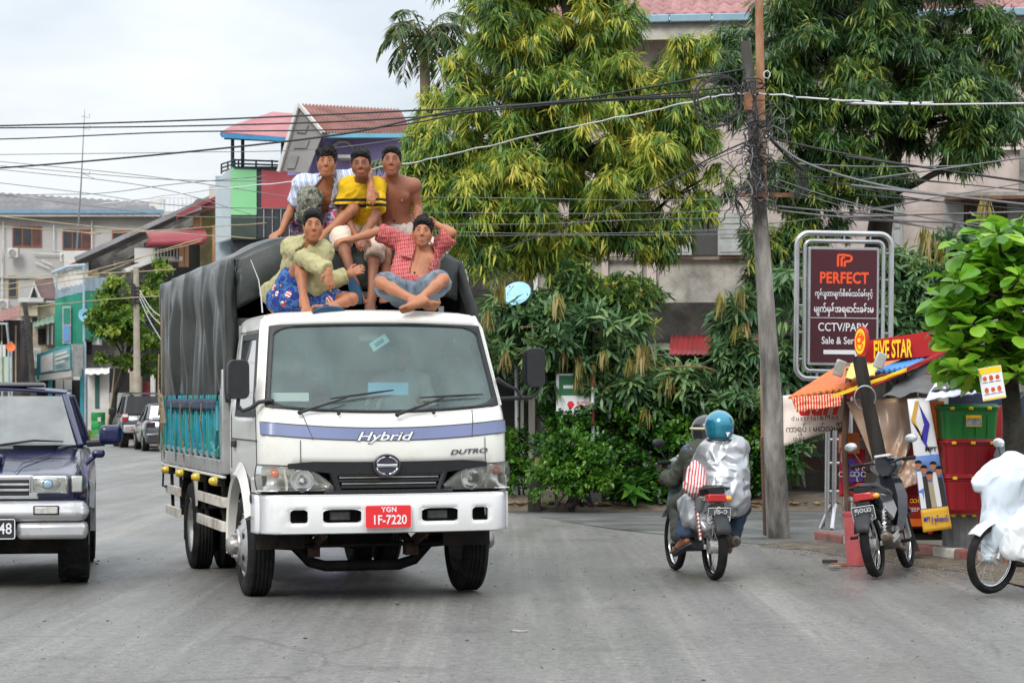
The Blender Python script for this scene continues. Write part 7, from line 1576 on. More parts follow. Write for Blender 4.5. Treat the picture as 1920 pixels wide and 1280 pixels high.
for sx in(-1,1):l=MB().box2((sx*.80-.09,3.40,.86),(sx*.80+.09,3.48,1.08)).build('tail_lamp',REDL,c1,bevel=.01);MB().box2((sx*.80-.08,3.47,.98),(sx*.80+.08,3.495,1.07)).build('lamp_lens',LETW,l);MB().sphere((sx*.6,3.50,.58),(.06,.03,.05),10).build('reflector',REDL,c1,smooth=180);MB().box2((sx*1.0-.1,.55,1.05),(sx*1.0+.1,.7,1.25)).build('wing_mirror',BLACKP,c1,bevel=.03)
MB().box2((-.85,3.38,.48),(.85,3.52,.74)).build('rear_bumper',GREYM,c1,bevel=.04);mb=MB()
for x in(-.6,.6):mb.tube([(x,1.4,1.75),(x,3.1,1.75)],.02,5)
for y in(1.4,1.95,2.5,3.1):mb.tube([(-.6,y,1.75),(.6,y,1.75)],.015,5);mb.tube([(.6,y,1.68),(.6,y,1.75)],.015,5);mb.tube([(-.6,y,1.68),(-.6,y,1.75)],.015,5)
mb.build('roof_rack',BLACKP,c1)
P0=at(288,845,72);c2,_=car('parked_car','low graphite saloon with a small boot spoiler parked close behind the lorry',(P0.x-.1,72+2.4,0),R(-166),GRY2,[(-.85,.75,.32,.62),(-.7,.82,.25,.70),(-.4,.84,.22,.76),(-.2,.85,.22,.79),(0,.85,.22,.82),(.2,.85,.22,.84),(.4,.85,.22,.86),(.8,.85,.20,.92),(2.1,.85,.20,.93),(2.3,.85,.2,.93),(2.5,.85,.22,.94),(2.7,.85,.22,.95),(2.9,.84,.22,.95),(3.2,.82,.25,.94),(3.3,.76,.3,.90)],[(.7,.90,.76),(1.35,1.37,.60),(2.4,1.38,.60),(3.0,.95,.72)],(0,2.5),.31,.2)
for sx in(-1,1):MB().box2((sx*.66-.14,3.20,.70),(sx*.66+.14,3.31,.87)).build('tail_lamp',M('smoked_lamp',(.05,.03,.035),.15,coat=.8),c2,bevel=.02)
MB().box2((-.6,3.08,.98),(.6,3.22,1.01)).build('spoiler',GRY2,c2,bevel=.01);MB().box2((-.26,3.30,.66),(.26,3.33,.78)).build('number_plate',LETW,c2);MB().box2((-.8,3.1,.24),(.8,3.36,.55)).build('rear_bumper',GRY2,c2,bevel=.05)
# ================================================================ motorbikes (local: +Y forward)
GUN=M('bike_engine',(.20,.185,.165),.45,.5,var=.3,vs=14,dirt=(.06,.05,.04),dirt_amt=.55,ds=8);BLKB=M('black_bike_paint',(.012,.014,.022),.15,coat=1.0,var=.2);SILB=M('silver_bike_paint',(.25,.27,.28),.3,.4,var=.1);REDB=M('red_bike_paint',(.50,.02,.03),.2,coat=.9);WHTB=M('white_bike_paint',(.72,.73,.74),.25,coat=.8);PLATEB=M('slate_plate',(.10,.105,.115),.5,var=.1);AMBER=M('amber_lens',(.80,.32,.02),.15,coat=.8,var=.1)
def motorbike(label,loc,rotz,lean,paint,paint2,plate,group='motorbikes',hb=.30,stand=True,mm=None):
 r=thing('motorbike',label,'motorbike',loc,group=group,rot=(0,lean,rotz));q=lambda name,mb,mat,p=r,**k:mb.build(name,mat,p,**k)
 for y in(-.61,.61):
  w=.043 if y<0 else.036;t=MB().lathe([(.225,-w*.6),(.25,-w),(.272,-w*.75),(.283,0),(.272,w*.75),(.25,w),(.225,w*.6)],36,Matrix(((0,0,1,0),(0,1,0,y),(1,0,0,.283),(0,0,0,1))));ty=q('tyre',t,RUBBER,smooth=50)
  m=MB().torus((0,y,.283),.222,.013,(1,0,0),32,6);q('rim',m,CHROME,ty,smooth=180);m=MB().cyl((-.05,y,.283),(.05,y,.283),.055 if y<0 else.045,n=14)
  for k in range(18):a=2*PI*k/18;sg=.03 if k%2 else-.03;m.tube([(sg,y+.04*math.cos(a+.5),.283+.04*math.sin(a+.5)),(0,y+.218*math.cos(a),.283+.218*math.sin(a))],.0022,3)
  q('spokes',m,GREYM,ty)
 q('front_fork',MB().tube([(.055,.61,.283),(.055,.40,.80)],.02,8).tube([(-.055,.61,.283),(-.055,.40,.80)],.02,8),GREYM,smooth=60)
 P=[[Vector((x*.062,.61+.31*math.cos(R(a)),.283+(.31-.02*abs(x))*math.sin(R(a))))for x in(-1,-.6,0,.6,1)]for a in range(40,150,11)];q('front_mudguard',MB().grid(P),paint2,smooth=180,solid=.006)
 P=[[Vector((x*.068,-.61+.32*math.cos(R(a)),.283+(.32-.02*abs(x))*math.sin(R(a))))for x in(-1,-.6,0,.6,1)]for a in range(40,170,13)];q('rear_mudguard',MB().grid(P),BLACKP,smooth=180,solid=.006)
 q('leg_shield',MB().loft([[Vector((sx*w_,y,z))for sx,w_,y in((-1,w*.6,yy-.10),(-1,w,yy),(-.5,w,yy+.06),(.5,w,yy+.06),(1,w,yy),(1,w*.6,yy-.10),(0,0,yy-.02))]for z,w,yy in((.36,.10,.20),(.50,.15,.26),(.66,.165,.30),(.80,.13,.33),(.88,.08,.34))]),paint,smooth=50)
 hc=q('handlebar_cowl',MB().loft([[Vector((x*w,y,z))for x,y in((-1,y0),(-.6,y0+.12),(.6,y0+.12),(1,y0),(.5,y0-.10),(-.5,y0-.10))]for z,w,y0 in((.86,.09,.36),(.93,.15,.36),(1.0,.14,.35),(1.03,.09,.34))]),paint,smooth=50);q('headlight',MB().sphere((0,.46,.95),(.09,.05,.06),14),LENSG,hc,smooth=180);q('instrument_panel',MB().box((0,.32,1.025),(.16,.09,.03),(R(-25),0,0)),GREYM,hc,bevel=.01)
 q('handlebar',MB().tube([(-hb,.24,.985),(-hb*.5,.33,.99),(0,.35,.98),(hb*.5,.33,.99),(hb,.24,.985)],.012,8),BLACKP,smooth=60)
 for sx in(-1,1):
  q('grip',MB().cyl((sx*hb,.24,.985),(sx*(hb-.12),.275,.987),.018,n=10),RUBBER);s=q('mirror',MB().sphere((sx*(hb-.02),.30,1.16),(.06,.02,.04),14),mm or M('mirror_silver',(.55,.58,.60),.12,.6),smooth=180);q('mirror_stalk',MB().tube([(sx*(hb-.10),.30,.99),(sx*(hb-.05),.31,1.08),(sx*(hb-.02),.31,1.15)],.006,5),BLACKP,s);q('brake_lever',MB().tube([(sx*(hb-.10),.33,.985),(sx*hb,.30,.975)],.006,5),GREYM)
  sh=q('shock_absorber',MB().tube([(sx*.11,-.56,.34),(sx*.105,-.42,.66)],.014,8),GREYM);m=MB();n=60;m.tube([Vector((sx*.11,-.56,.36)).lerp(Vector((sx*.105,-.42,.64)),i/n)+Vector((.022*math.cos(i*.9),.022*math.sin(i*.9),0))for i in range(n+1)],.005,4);q('spring',m,CHROME if sx>0 else REDB,sh)
  q('swing_arm',MB().bar((sx*.08,-.05,.33),(sx*.085,-.62,.285),.025,.04),GREYM,bevel=.005);q('foot_peg',MB().cyl((sx*.10,-.02,.27),(sx*.22,-.04,.27),.016,n=8),RUBBER);q('rear_peg',MB().cyl((sx*.11,-.36,.36),(sx*.24,-.38,.36),.014,n=8),RUBBER);q('side_panel',MB().loft([[Vector((sx*x,y,z))for y,z in((-.50,.58),(-.55,.72),(-.1,.70),(.05,.55),(-.15,.46))]for x in(.06,.12)]),paint,bevel=.02)
  q('turn_signal',MB().sphere((sx*.11,-.655,.70),(.035,.025,.026),10),AMBER if sx>0 else LENSG,smooth=180)
 q('seat',MB().loft([[Vector((x*w,y,z0+(.0 if abs(x)==1 else.045)))for x in(-1,-.7,0,.7,1)]+[Vector((w*.8,y,z0-.06)),Vector((-w*.8,y,z0-.06))]for y,w,z0 in((.12,.07,.70),(.0,.11,.70),(-.2,.13,.71),(-.4,.13,.75),(-.6,.10,.77),(-.66,.07,.76))]),BLACKP,smooth=60)
 q('grab_rail',MB().tube([(-.11,-.45,.76),(-.10,-.70,.79),(0,-.74,.80),(.10,-.70,.79),(.11,-.45,.76)],.011,6),BLACKP);q('tail_lamp',MB().loft([[Vector((x*w,y,z))for x,z in((-1,.67),(1,.67),(.9,.74),(-.9,.74))]for y,w in((-.60,.10),(-.69,.085))]),REDL,bevel=.012)
 f=q('engine',MB().box((0,.06,.33),(.17,.30,.16)).cyl((-.10,.0,.31),(.11,.0,.31),.10,n=18).cyl((0,.15,.35),(0,.36,.40),.065,n=14),GUN,bevel=.015);m=MB()
 for k in range(6):m.cyl((0,.20+.025*k,.36+.006*k),(0,.208+.025*k,.362+.006*k),.08,n=16)
 q('cooling_fins',m,GUN,f);q('frame_tube',MB().tube([(0,.36,.80),(0,.22,.55),(0,-.05,.45),(0,-.35,.62),(0,-.62,.70)],.03,8),BLACKP);q('chain_case',MB().box((-.095,-.33,.305),(.03,.56,.09)),BLACKP,bevel=.02)
 ex=q('exhaust',MB().tube([(.08,.32,.36),(.11,.25,.22),(.13,.0,.20),(.14,-.25,.24),(.145,-.30,.26)],.018,8).tube([(.145,-.28,.26),(.15,-.36,.275),(.155,-.72,.34),(.156,-.735,.342)],[.022,.045,.048,.035],14),M('brown_exhaust',(.16,.12,.09),.4,.6,var=.3,vs=10),smooth=50);q('exhaust_tip',MB().cyl((.156,-.737,.343),(.157,-.742,.344),.02,n=10),BLACKP,ex);q('heat_shield',MB().box((.195,-.5,.33),(.008,.28,.06),(R(9),0,0)),GREYM,ex,bevel=.003)
 if stand:q('side_stand',MB().tube([(-.10,-.02,.28),(-.21,-.08,.02),(-.23,-.05,.012)],.012,6),BLACKP)
 if plate:
  p=q('number_plate',MB().box((0,-.735,.565),(.20,.006,.125),(R(14),0,0)),PLATEB,bevel=.003);pm_=Matrix.Translation((0,-.742,.565))@Euler((R(14),0,0)).to_matrix().to_4x4()@plane_m((0,0,0),(1,0,0),(0,0,1));q('plate_edge',MB().tube([pm_@Vector((x,y,0))for x,y in rrect(.198,.122,.004,1)],.0025,4,closed=True),LETW,p)
  text('plate_lettering',plate[0],pm_@Matrix.Translation((0,.028,.0)),p,LETW,size=.062,bold=.0006);text('plate_lettering',plate[1],pm_@Matrix.Translation((0,-.030,.0)),p,LETW,size=.062,bold=.0006);q('plate_bracket',MB().box((0,-.70,.60),(.10,.05,.12)),BLACKP,p)
 return r
b1=motorbike('motorbike carrying two helmeted riders away up the street',(1.61,21.17,0),R(12),0,SILB,SILB,('၂၆-၁','၉၈၇၃၄'),hb=.27,stand=False,mm=BLACKP)
b2=motorbike('black motorbike parked beside the pink bin, leaning on its stand',(3.38,21.28,.012),R(-22),R(-9),BLKB,BLKB,('၅၀ယ','၈၄၁၃'))
b3=motorbike('red and white motorbike under a white sheet at the right edge',(4.24,19.25,.02),R(128),R(-5),REDB,WHTB,None)
def Rp(zx,zy,d):return np.array(at(1220+zx/3.765,760+zy/3.765,d))
DGRN=M('dark_green_jacket',(.055,.06,.042),.8,var=.2,vs=5);VIOL=M('blue_yoke',(.07,.09,.22),.7,var=.1);PONCHO=M('silver_poncho',(.40,.41,.43),.34,.6,var=.08,vs=5)
JN=M('blue_jeans',(.02,.04,.075),.85,var=.3,vs=8)
def helmet(fig,mat,visor,band=None):
 P,H,h=fig.hp,Matrix(fig.H.tolist()),1.0;S_=SDF(.008);S_.ell(P(0,-.01,.025),(.128,.142,.132),fig.H);S_.ell(P(0,-.02,-.05),(.112,.120,.085),fig.H,.03);S_.half(P(0,0,-.105),-fig.u);S_.boxcut(P(0,.16,-.04),(.20,.16,.14),fig.H);V,Q=S_.run(0,1,1,1);o=link('helmet',raw_mesh('helmet',V,Q,mat),fig.root,True)
 MB().tube([P(.112*math.cos(t),-.02+.120*math.sin(t),-.102)for t in np.linspace(0,2*PI,24,endpoint=False)],.008,6,closed=True).build('helmet_rim',BLACKP,o).matrix_parent_inverse=Matrix.Identity(4);MB().sphere(P(0,.085,.0),(.10,.065,.06),14,H).build('visor',visor,o,smooth=180).matrix_parent_inverse=Matrix.Identity(4)
 if band:MB().tube([P(.130*math.cos(t),-.01+.143*math.sin(t),.035)for t in np.linspace(0,2*PI,30,endpoint=False)],[.012]*30,6,closed=True).build('helmet_band',band,o,smooth=180).matrix_parent_inverse=Matrix.Identity(4)
 return o
hd=(-.21,.97,0)
RJ={k:Rp(*v)for k,v in dict(head=(385,190,21.18),neck=(395,292,21.12),shR=(288,345,21.10),shL=(470,350,21.14),pel=(360,610,21.02),hipR=(325,635,21.0),hipL=(430,635,21.02),elR=(160,520,21.26),wrR=(112,505,21.48),haR=(100,520,21.56),elL=(540,520,21.36),wrL=(470,540,21.55),haL=(455,550,21.6),knR=(185,700,21.32),anR=(210,935,21.16),toR=(185,985,21.30),knL=(470,700,21.4),anL=(450,940,21.2),toL=(440,970,21.3)).items()}
rid=Fig('rider in a dark green jacket with a blue yoke and a black and cream helmet',RJ,hd,SK2,'motorbike riders',seed=31);rid.body(h=.010);helmet(rid,M('black_helmet',(.02,.02,.022),.25,coat=.6),M('dark_visor',(.02,.02,.02),.1),M('cream_band',(.62,.54,.36),.5))
rid.garment('jacket',DGRN,lambda q:(rid.add_torso(q,.03),rid.add_arm(q,'L',.03,1.95),rid.add_arm(q,'R',.035,1.95)),wr=.012,h=.011);rid.garment('yoke',VIOL,lambda q:(q.cap(rid.J['shR']+rid.rt*.0,rid.J['shL'],.100,.100,.03),q.cap(rid.J['neck']-rid.up*.02,rid.J['neck']-rid.up*.12-rid.fr*.03,.11,.11)),wr=.006,h=.011);rid.garment('trousers',M('grey_green_trousers',(.06,.065,.055),.85,var=.15),lambda q:(rid.add_leg(q,'L',.022,1.9,grow=.012),rid.add_leg(q,'R',.022,1.9,grow=.012)),wr=.010,h=.011)
PJ={k:Rp(*v)for k,v in dict(head=(482,158,20.82),neck=(500,268,20.86),shR=(408,345,20.84),shL=(590,350,20.86),pel=(520,650,20.74),hipR=(470,665,20.74),hipL=(575,665,20.76),elR=(350,420,20.92),wrR=(400,470,21.05),haR=(430,500,21.12),elL=(600,480,20.95),wrL=(540,520,21.1),haL=(500,540,21.15),knR=(265,730,21.02),anR=(232,940,20.82),toR=(150,1000,20.95),knL=(640,720,21.08),anL=(560,950,20.9),toL=(540,980,21.0)).items()}
pil=Fig('pillion passenger in a crumpled silver raincoat and a blue helmet',PJ,hd,SK2,'motorbike riders',seed=33);pil.body(h=.010);hm=helmet(pil,M('blue_helmet',(.012,.20,.30),.18,.35,coat=1.0,var=.1),M('dark_visor',(.02,.02,.02)))
tri=pil.hp(.030,-.150,-.045);MB().add([pil.hp(.03,-.149,-.075),pil.hp(.015,-.153,-.035),pil.hp(.058,-.142,-.035)],[(0,1,2)]).build('helmet_emblem',LETW,hm,solid=.004).matrix_parent_inverse=Matrix.Identity(4)
pil.garment('raincoat',PONCHO,lambda q:(pil.add_torso(q,.045),pil.add_arm(q,'R',.045,1.3),pil.add_arm(q,'L',.045,1.3),q.ell(Rp(590,300,20.80),(.12,.10,.08),k=.05),q.cap(Rp(480,260,20.84),Rp(610,290,20.82),.085,.07,.04),q.cap(Rp(600,420,20.78),Rp(600,640,20.72),.12,.10,.05)),wr=.022,wrs=7,h=.010,facet=.022)
pil.garment('raincoat_skirt',PONCHO,lambda q:(q.cap(Rp(480,660,20.74),Rp(300,720,20.92),.13,.12,.05),q.cap(Rp(300,720,20.90),Rp(290,800,20.84),.12,.10,.05),q.cap(Rp(440,700,20.74),Rp(390,850,20.72),.11,.08,.06),q.cap(Rp(500,560,20.72),Rp(430,720,20.66),.10,.06,.04)),wr=.026,wrs=7,h=.010,facet=.022)
pil.garment('jeans',JN,lambda q:(pil.add_leg(q,'R',.02,1.86,grow=.012),pil.add_leg(q,'L',.02,1.86,grow=.012)),wr=.008,h=.011);pil.sandal('R',RUBK);rid.sandal('R',RUBK)
bag=thing('plastic_bag','red and white striped plastic bag held between the two motorbike riders','bag',Vector(Rp(330,610,20.95)))
S_=SDF(.009);S_.cap(Rp(322,470,20.76),Rp(328,560,20.74),.075,.11,.04).ell(Rp(328,570,20.74),(.12,.08,.08)).cap(Rp(312,410,20.78),Rp(325,480,20.76),.03,.07,.04);V,Q=S_.run(.012,12,4);link('bag_body',raw_mesh('bag_body',V,Q,pattern_mat('red_stripe_plastic','stripes',[(.72,.70,.68),(.62,.05,.07),(.72,.70,.68)],.95,(0,R(-8),0))),bag,True)
cv=thing('cover_sheet','crumpled white plastic sheet draped over the red motorbike','sheet',at(1875,1045,19.0));W3=lambda x,y,d=19.05:np.array(at(x,y,d));SHEET=M('white_plastic_sheet',(.64,.72,.80),.32,var=.05,vs=3)
S_=SDF(.010);S_.ell(W3(1897,892,19.0),(.19,.19,.17),k=.06).cap(W3(1890,862),W3(1834,905,18.9),.045,.04,.05).cap(W3(1888,862,19.0),W3(1898,880,19.0),.045,.10,.05).cap(W3(1885,900,18.9),W3(1868,1005,18.88),.15,.10,.08).cap(W3(1900,900,19.05),W3(1905,1000,19.0),.16,.13,.08).cap(W3(1935,920,19.2),W3(1950,1000,19.2),.15,.13,.08).cap(W3(1868,990,18.9),W3(1858,1042,18.86),.10,.045,.06);V,Q=S_.run(.028,5,5);facet_mesh(link('sheet_cloth',raw_mesh('sheet_cloth',V,Q,SHEET),cv,True),.014)
S_=SDF(.010);S_.cap(W3(1905,990,18.80),W3(1895,1028,18.78),.10,.08,.06).cap(W3(1925,975,18.85),W3(1920,1030,18.8),.11,.10,.06);V,Q=S_.run(.022,7,9);tag(recentre(facet_mesh(link('plastic_bag',raw_mesh('plastic_bag',V,Q,M('white_bag',(.76,.78,.80),.35,var=.04,vs=4))),.02)),'white plastic bag hanging on the sheeted motorbike at the right edge','bag')
# ================================================================ signs, stall and street furniture
STEEL=M('stainless_tube',(.50,.50,.51),.22,.85,var=.12,vs=6);MAR=M('maroon_board',S(68,18,30),.4,var=.06,vs=2);ORL=M('orange_lettering',S(238,82,34),.45,var=.03)
YEL=M('yellow_lettering',S(250,205,30),.45,var=.04);REDB2=M('red_board',S(186,28,30),.45,var=.1,vs=3,dirt=S(170,30,34),ds=4);BLUL=M('blue_lettering',S(54,50,160),.5,var=.04);BLK=M('black_lettering',(.03,.025,.025),.6)
def loopt(pts,r,name,mat,parent,n=8):return MB().tube(pts,r,n,closed=True).build(name,mat,parent,world=True,smooth=60)
D=28.8;sgn=thing('sign_board','tall maroon sign board in a double steel tube frame beside the utility pole','sign',at(1580,990,D))
sm=plane_m(at(1582,574,D),(1,.10,-.01),(0,0,1));s=D/F
for w,h,r,rad in((180,272,22,.034),(150,243,12,.026)):loopt([sm@Vector((x*s,y*s,0))for x,y in rrect(w,h,r,6)],rad,'frame_tube',STEEL,sgn)
for k in range(5):
 y=(-100+50*k)*s
 for sx in(-1,1):MB().tube([sm@Vector((sx*75*s,y,0)),sm@Vector((sx*90*s,y,0))],.014,6).build('frame_strut',STEEL,sgn,world=True)
for k in(-50,0,50):
 for sy in(-1,1):MB().tube([sm@Vector((k*s,sy*121*s,0)),sm@Vector((k*s,sy*136*s,0))],.014,6).build('frame_strut',STEEL,sgn,world=True)
MB().prism([(x*s,y*s)for x,y in rrect(136,222,2,1)],-.10,-.012,sm).build('box_frame',STEEL,sgn,world=True,bevel=.008);pan=MB().prism([(x*s,y*s)for x,y in rrect(126,212,1,1)],-.02,.0,sm).build('panel',MAR,sgn,world=True)
def st(body,x,y,size,mat,**k):text('sign_lettering',body,sm@Matrix.Translation((x*s,y*s,.003)),pan,mat,world=True,size=size*s,**k)
st('PERFECT',0,52,29,ORL,bold=.006,sx=.80,spacing=1.05);st('ကွန်ပျူတာမျက်စိစမ်းသပ်ခန်းနှင့်',0,23,13.5,LETW,sx=.62,bold=.0012);st('မျက်မှန်အရောင်းခန်းမ',0,-6,17,LETW,sx=.72,bold=.002);st('CCTV/PABX',-1,-40,22,LETW,sx=.82,bold=.0012);st('Sale & Service',1,-65,19,LETW,sx=.80,bold=.0012)
mb=MB()
for pts in(((-12,74),(-12,96),(4,96)),((-5,74),(-5,91),(1,91)),((1,74),(1,84),(10,84),(14,87),(14,92),(10,95),(3,95))):
 for a,b in zip(pts,pts[1:]):mb.bar(sm@Vector((a[0]*s,a[1]*s,.004)),sm@Vector((b[0]*s,b[1]*s,.004)),4.2*s,.006,Vector((0,-1,0)))
mb.build('sign_emblem',ORL,pan,world=True)
MB().bar(sm@Vector((-63*s,-22*s,.003)),sm@Vector((63*s,-22*s,.003)),.006,.008,Vector((0,-1,0))).build('rule_line',LETW,pan,world=True)
MB().prism([(x*s,y*s)for x,y in((-38,-90),(22,-90),(22,-95),(36,-86),(22,-77),(22,-82),(-38,-82))],.001,.005,sm).build('arrow',LETW,pan,world=True)
mb=MB()
for px in(1553,1566,1584,1594):mb.tube([at(px,715,D),at(px-(3 if px<1570 else 0),988,D)],.032,8)
for y in(824,868,921):mb.tube([at(1552,y,D),at(1594,y,D)],.018,6)
mb.tube([at(1557,945,D),at(1538,990,D)],.028,6);mb.tube([at(1566,945,D),at(1560,992,D-.3)],.028,6);mb.build('legs',STEEL,sgn,world=True,smooth=60)
D=34.0;sc=thing('arrow_sign','small green and white arrow sign on a striped post under the mango tree','sign',at(1105,944,D));s=D/F
bm_=plane_m(at(1078,738,D),(1,.04,0),(0,0,1));bd=MB().prism([(x*s,y*s)for x,y in rrect(70,76,1,1)],-.04,0,bm_).build('board',LETW,sc,world=True);MB().prism([(x*s,y*s)for x,y in((-30,34),(33,34),(33,-3),(-30,-3))],.001,.004,bm_).build('green_field',M('sign_green',(.02,.15,.06),.5,var=.1),bd,world=True)
MB().prism([(x*s,y*s)for x,y in((-22,10),(10,10),(10,6),(28,13),(10,20),(10,16),(-22,16))],.004,.007,bm_).build('arrow',LETW,bd,world=True);text('sign_lettering','SCG',bm_@Matrix.Translation((16*s,-20*s,.003)),bd,REDPL,world=True,size=13*s,bold=.0015);MB().prism([(7*s*math.cos(a*PI/3)-8*s,7*s*math.sin(a*PI/3)-20*s)for a in range(6)],.001,.004,bm_).build('hexagon_mark',REDPL,bd,world=True)
REDW=M('dull_red_band',(.25,.04,.04),.6,var=.2,vs=6)
for k in range(7):y=690+36*k;MB().cyl(at(1112,y,D-.05),at(1111,min(y+36,940),D-.05),.026,n=12).build('post_band',REDW if k%2==0 else LETW,sc,world=True,smooth=60)
MB().box(at(1076,862,D),(.055,.05,1.3)).build('post',LETW,sc,world=True);MB().box(at(1103,930,D-.15),(.38,.3,.26)).build('concrete_block',CONC,sc,world=True,bevel=.02);MB().sphere(at(1113,668,D+.5),(.05,.03,.08),10).build('red_reflector',REDL,sc,world=True,smooth=180)
D=33.2;bn=thing('bench','dark wooden roadside bench beside the arrow sign post','bench',at(1030,945,D));WD=M('dark_bench_wood',(.022,.017,.014),.75,var=.4,vs=5,stretch=(.3,1,1))
a,b=at(988,878,D),at(1080,874,D);MB().box2((a.x,D,a.z-.05),(b.x,D+.35,a.z)).build('seat',WD,bn,world=True,bevel=.006)
for px in(996,1008,1072):p=at(px,0,D);MB().box2((p.x-.045,D+.02,0),(p.x+.045,D+.32,a.z-.05)).build('leg',WD,bn,world=True,bevel=.006)
D=26.6;up=thing('utility_pole','weathered concrete utility pole leaning left, wrapped in tangled cables','pole',gp(1459,1005));CP=M('mossy_concrete',(.46,.44,.40),.85,var=.25,vs=6,bump=.4,bs=20,dirt=(.06,.056,.05),dirt_amt=1.2,ds=4,stretch=(1,1,.22))
tp=[gp(1460,1007)+Vector((0,0,-.05)),at(1448,760,D),at(1430,480,D),at(1414,250,D),at(1398,78,D)]
MB().loft([[p+Vector((x,y,0))for x,y in rrect(w,w,w*.32,3)]for p,w in zip(tp,(.255,.215,.175,.135,.11))]).build('pole',CP,up,world=True,smooth=50)
MB().box2((at(1382,0,D).x,D-.12,at(0,371,D).z),(at(1486,0,D).x,D-.06,at(0,363,D).z)).build('cross_arm',FRAMEB,up,world=True);MB().box(at(1403,190,D-.09),(.09,.05,.2)).build('junction_plate',FRAMEB,up,world=True)
RUST=M('rusty_pole',(.30,.13,.06),.75,var=.35,vs=7,dirt=(.40,.34,.24),dirt_amt=.5,ds=4,stretch=(1,1,.3));rp=thing('steel_pole','rusty steel pole standing close behind the concrete utility pole','pole',gp(1442,1002));MB().cyl(at(1437,820,26.85),at(1422,-60,26.85),.062,.045,12).build('tube',RUST,rp,world=True,smooth=60);MB().cyl(gp(1443,1002),at(1437,820,26.85),.075,.07,12).build('painted_foot',M('brown_paint',(.16,.075,.05),.7,var=.2,vs=5,dirt=(.04,.035,.03),dirt_amt=.5,ds=1.2),rp,world=True,smooth=60)
wp=thing('timber_post','black leaning timber post in front of the food stall','post',gp(1700,1025));MB().loft([[at(x,y,23.2)+Vector((a_,b_,0))for a_,b_ in rrect(w,w,w*.3,2)]for x,y,w in((1610,668,.125),(1628,760,.13),(1652,870,.14),(1690,980,.16),(1704,1032,.2))]).build('post',M('wet_timber',(.012,.010,.008),.75,var=.5,vs=5,stretch=(1,1,.2),dirt=(.035,.028,.022),ds=5),wp,world=True,smooth=50)
loopt([at(1622+20*math.cos(t),745+22*math.sin(t),23.1+.1*math.sin(t))for t in np.linspace(0,2*PI,20,endpoint=False)],.006,'wire_loop',M('pale_wire',(.7,.7,.7)),wp,5)
fs=thing('food_stall','red and orange food stall with a patched awning at the right','stall',gp(1690,1000));ORG=M('orange_awning',(.62,.17,.03),.6,var=.15,vs=3,dirt=(.55,.12,.08),dirt_amt=.4,ds=2);REDS=M('stall_red',(.36,.014,.014),.45,var=.15,vs=3)
def sheetq(name,mat,pts,parent=fs,n=14,amp=.02,seed=0,solid=.008):
 """Slack sheet over four photo points (px, py, depth)."""
 A,B,C,D4=[at(*p)for p in pts];nv=(B-A).cross(D4-A).normalized();P=[]
 for i in range(n+1):
  t=i/n;P.append([A.lerp(B,u/n).lerp(D4.lerp(C,u/n),t)+nv*(amp*(mnoise.noise(Vector((u*.45+seed,t*4,seed)))+.6*(1-2*abs(mnoise.noise(Vector((u*.3+t*3,t*2+seed,3)))))))for u in range(n+1)])
 return MB().grid(P).build(name,mat,parent,world=True,smooth=180,solid=solid)
corr('awning_sheet',ORG,(1478,747,23.6),(1650,716,23.6),(1760,660,25.6),(1560,694,25.6),fs,60,.012)
sheetq('awning_edge',REDS,[(1588,738,23.55),(1775,655,23.6),(1775,664,23.6),(1588,748,23.55)],amp=.008);sheetq('awning_trim',YEL,[(1560,740,23.5),(1700,690,23.5),(1700,696,23.5),(1560,747,23.5)],amp=.006)
STV=pattern_mat('striped_valance','stripes',[S(206,40,48),S(228,190,150),S(206,40,48)],.9);sheetq('valance',STV,[(1484,745,23.5),(1582,735,23.5),(1576,760,23.45),(1494,771,23.45)],amp=.03)
PLS=M('warm_lit_plastic_sheet',S(232,200,178),.25,var=.08,vs=2,dirt=S(246,186,128),dirt_amt=.5,ds=1.2,trans=.25);sheetq('plastic_sheet',PLS,[(1588,752,23.9),(1728,742,23.9),(1690,885,23.8),(1650,895,23.8)],amp=.05,seed=2)  # pinkish plastic; the dirt colour paints in orange light glowing through it
GRT=M('grey_net_tarp',(.11,.112,.11),.6,var=.25,vs=3);sheetq('grey_tarp',GRT,[(1655,750,23.3),(1805,730,23.0),(1810,655,24.6),(1700,704,24.4)],amp=.05,seed=4)
corr('blue_sheet',M('blue_roof_sheet',S(72,150,218),.4,var=.1,vs=2),(1636,700,23.8),(1700,690,23.6),(1770,655,25.0),(1757,650,25.2),fs,26,.015)
sheetq('yellow_cloth',M('pale_yellow_cloth',S(226,200,112),.8,var=.1),[(1584,712,23.5),(1640,706,23.5),(1650,682,24.2),(1596,684,24.2)],amp=.03);sheetq('white_tarp',M('lilac_white_tarp',S(222,222,242),.5,var=.06,vs=4),[(1733,752,22.9),(1838,738,22.8),(1838,696,23.5),(1762,708,23.6)],amp=.018,seed=7,n=22)
MB().tube([at(1592,690,24.0),at(1583,840,24.0),at(1592,1000,24.2)],.032,8).build('post',M('brown_post',(.13,.075,.045),.7,var=.3,vs=6),fs,world=True);MB().tube([at(1740,700,23.9),at(1745,1000,23.9)],.025,8).build('post',REDS,fs,world=True)
for x,y in((1574,690),(1650,676)):MB().box(at(x,y,23.7),(.10,.06,.16),(0,R(20),0)).build('awning_bracket',GREYM,fs,world=True,bevel=.01)  # plain grey metal brackets at the awning, not lamps
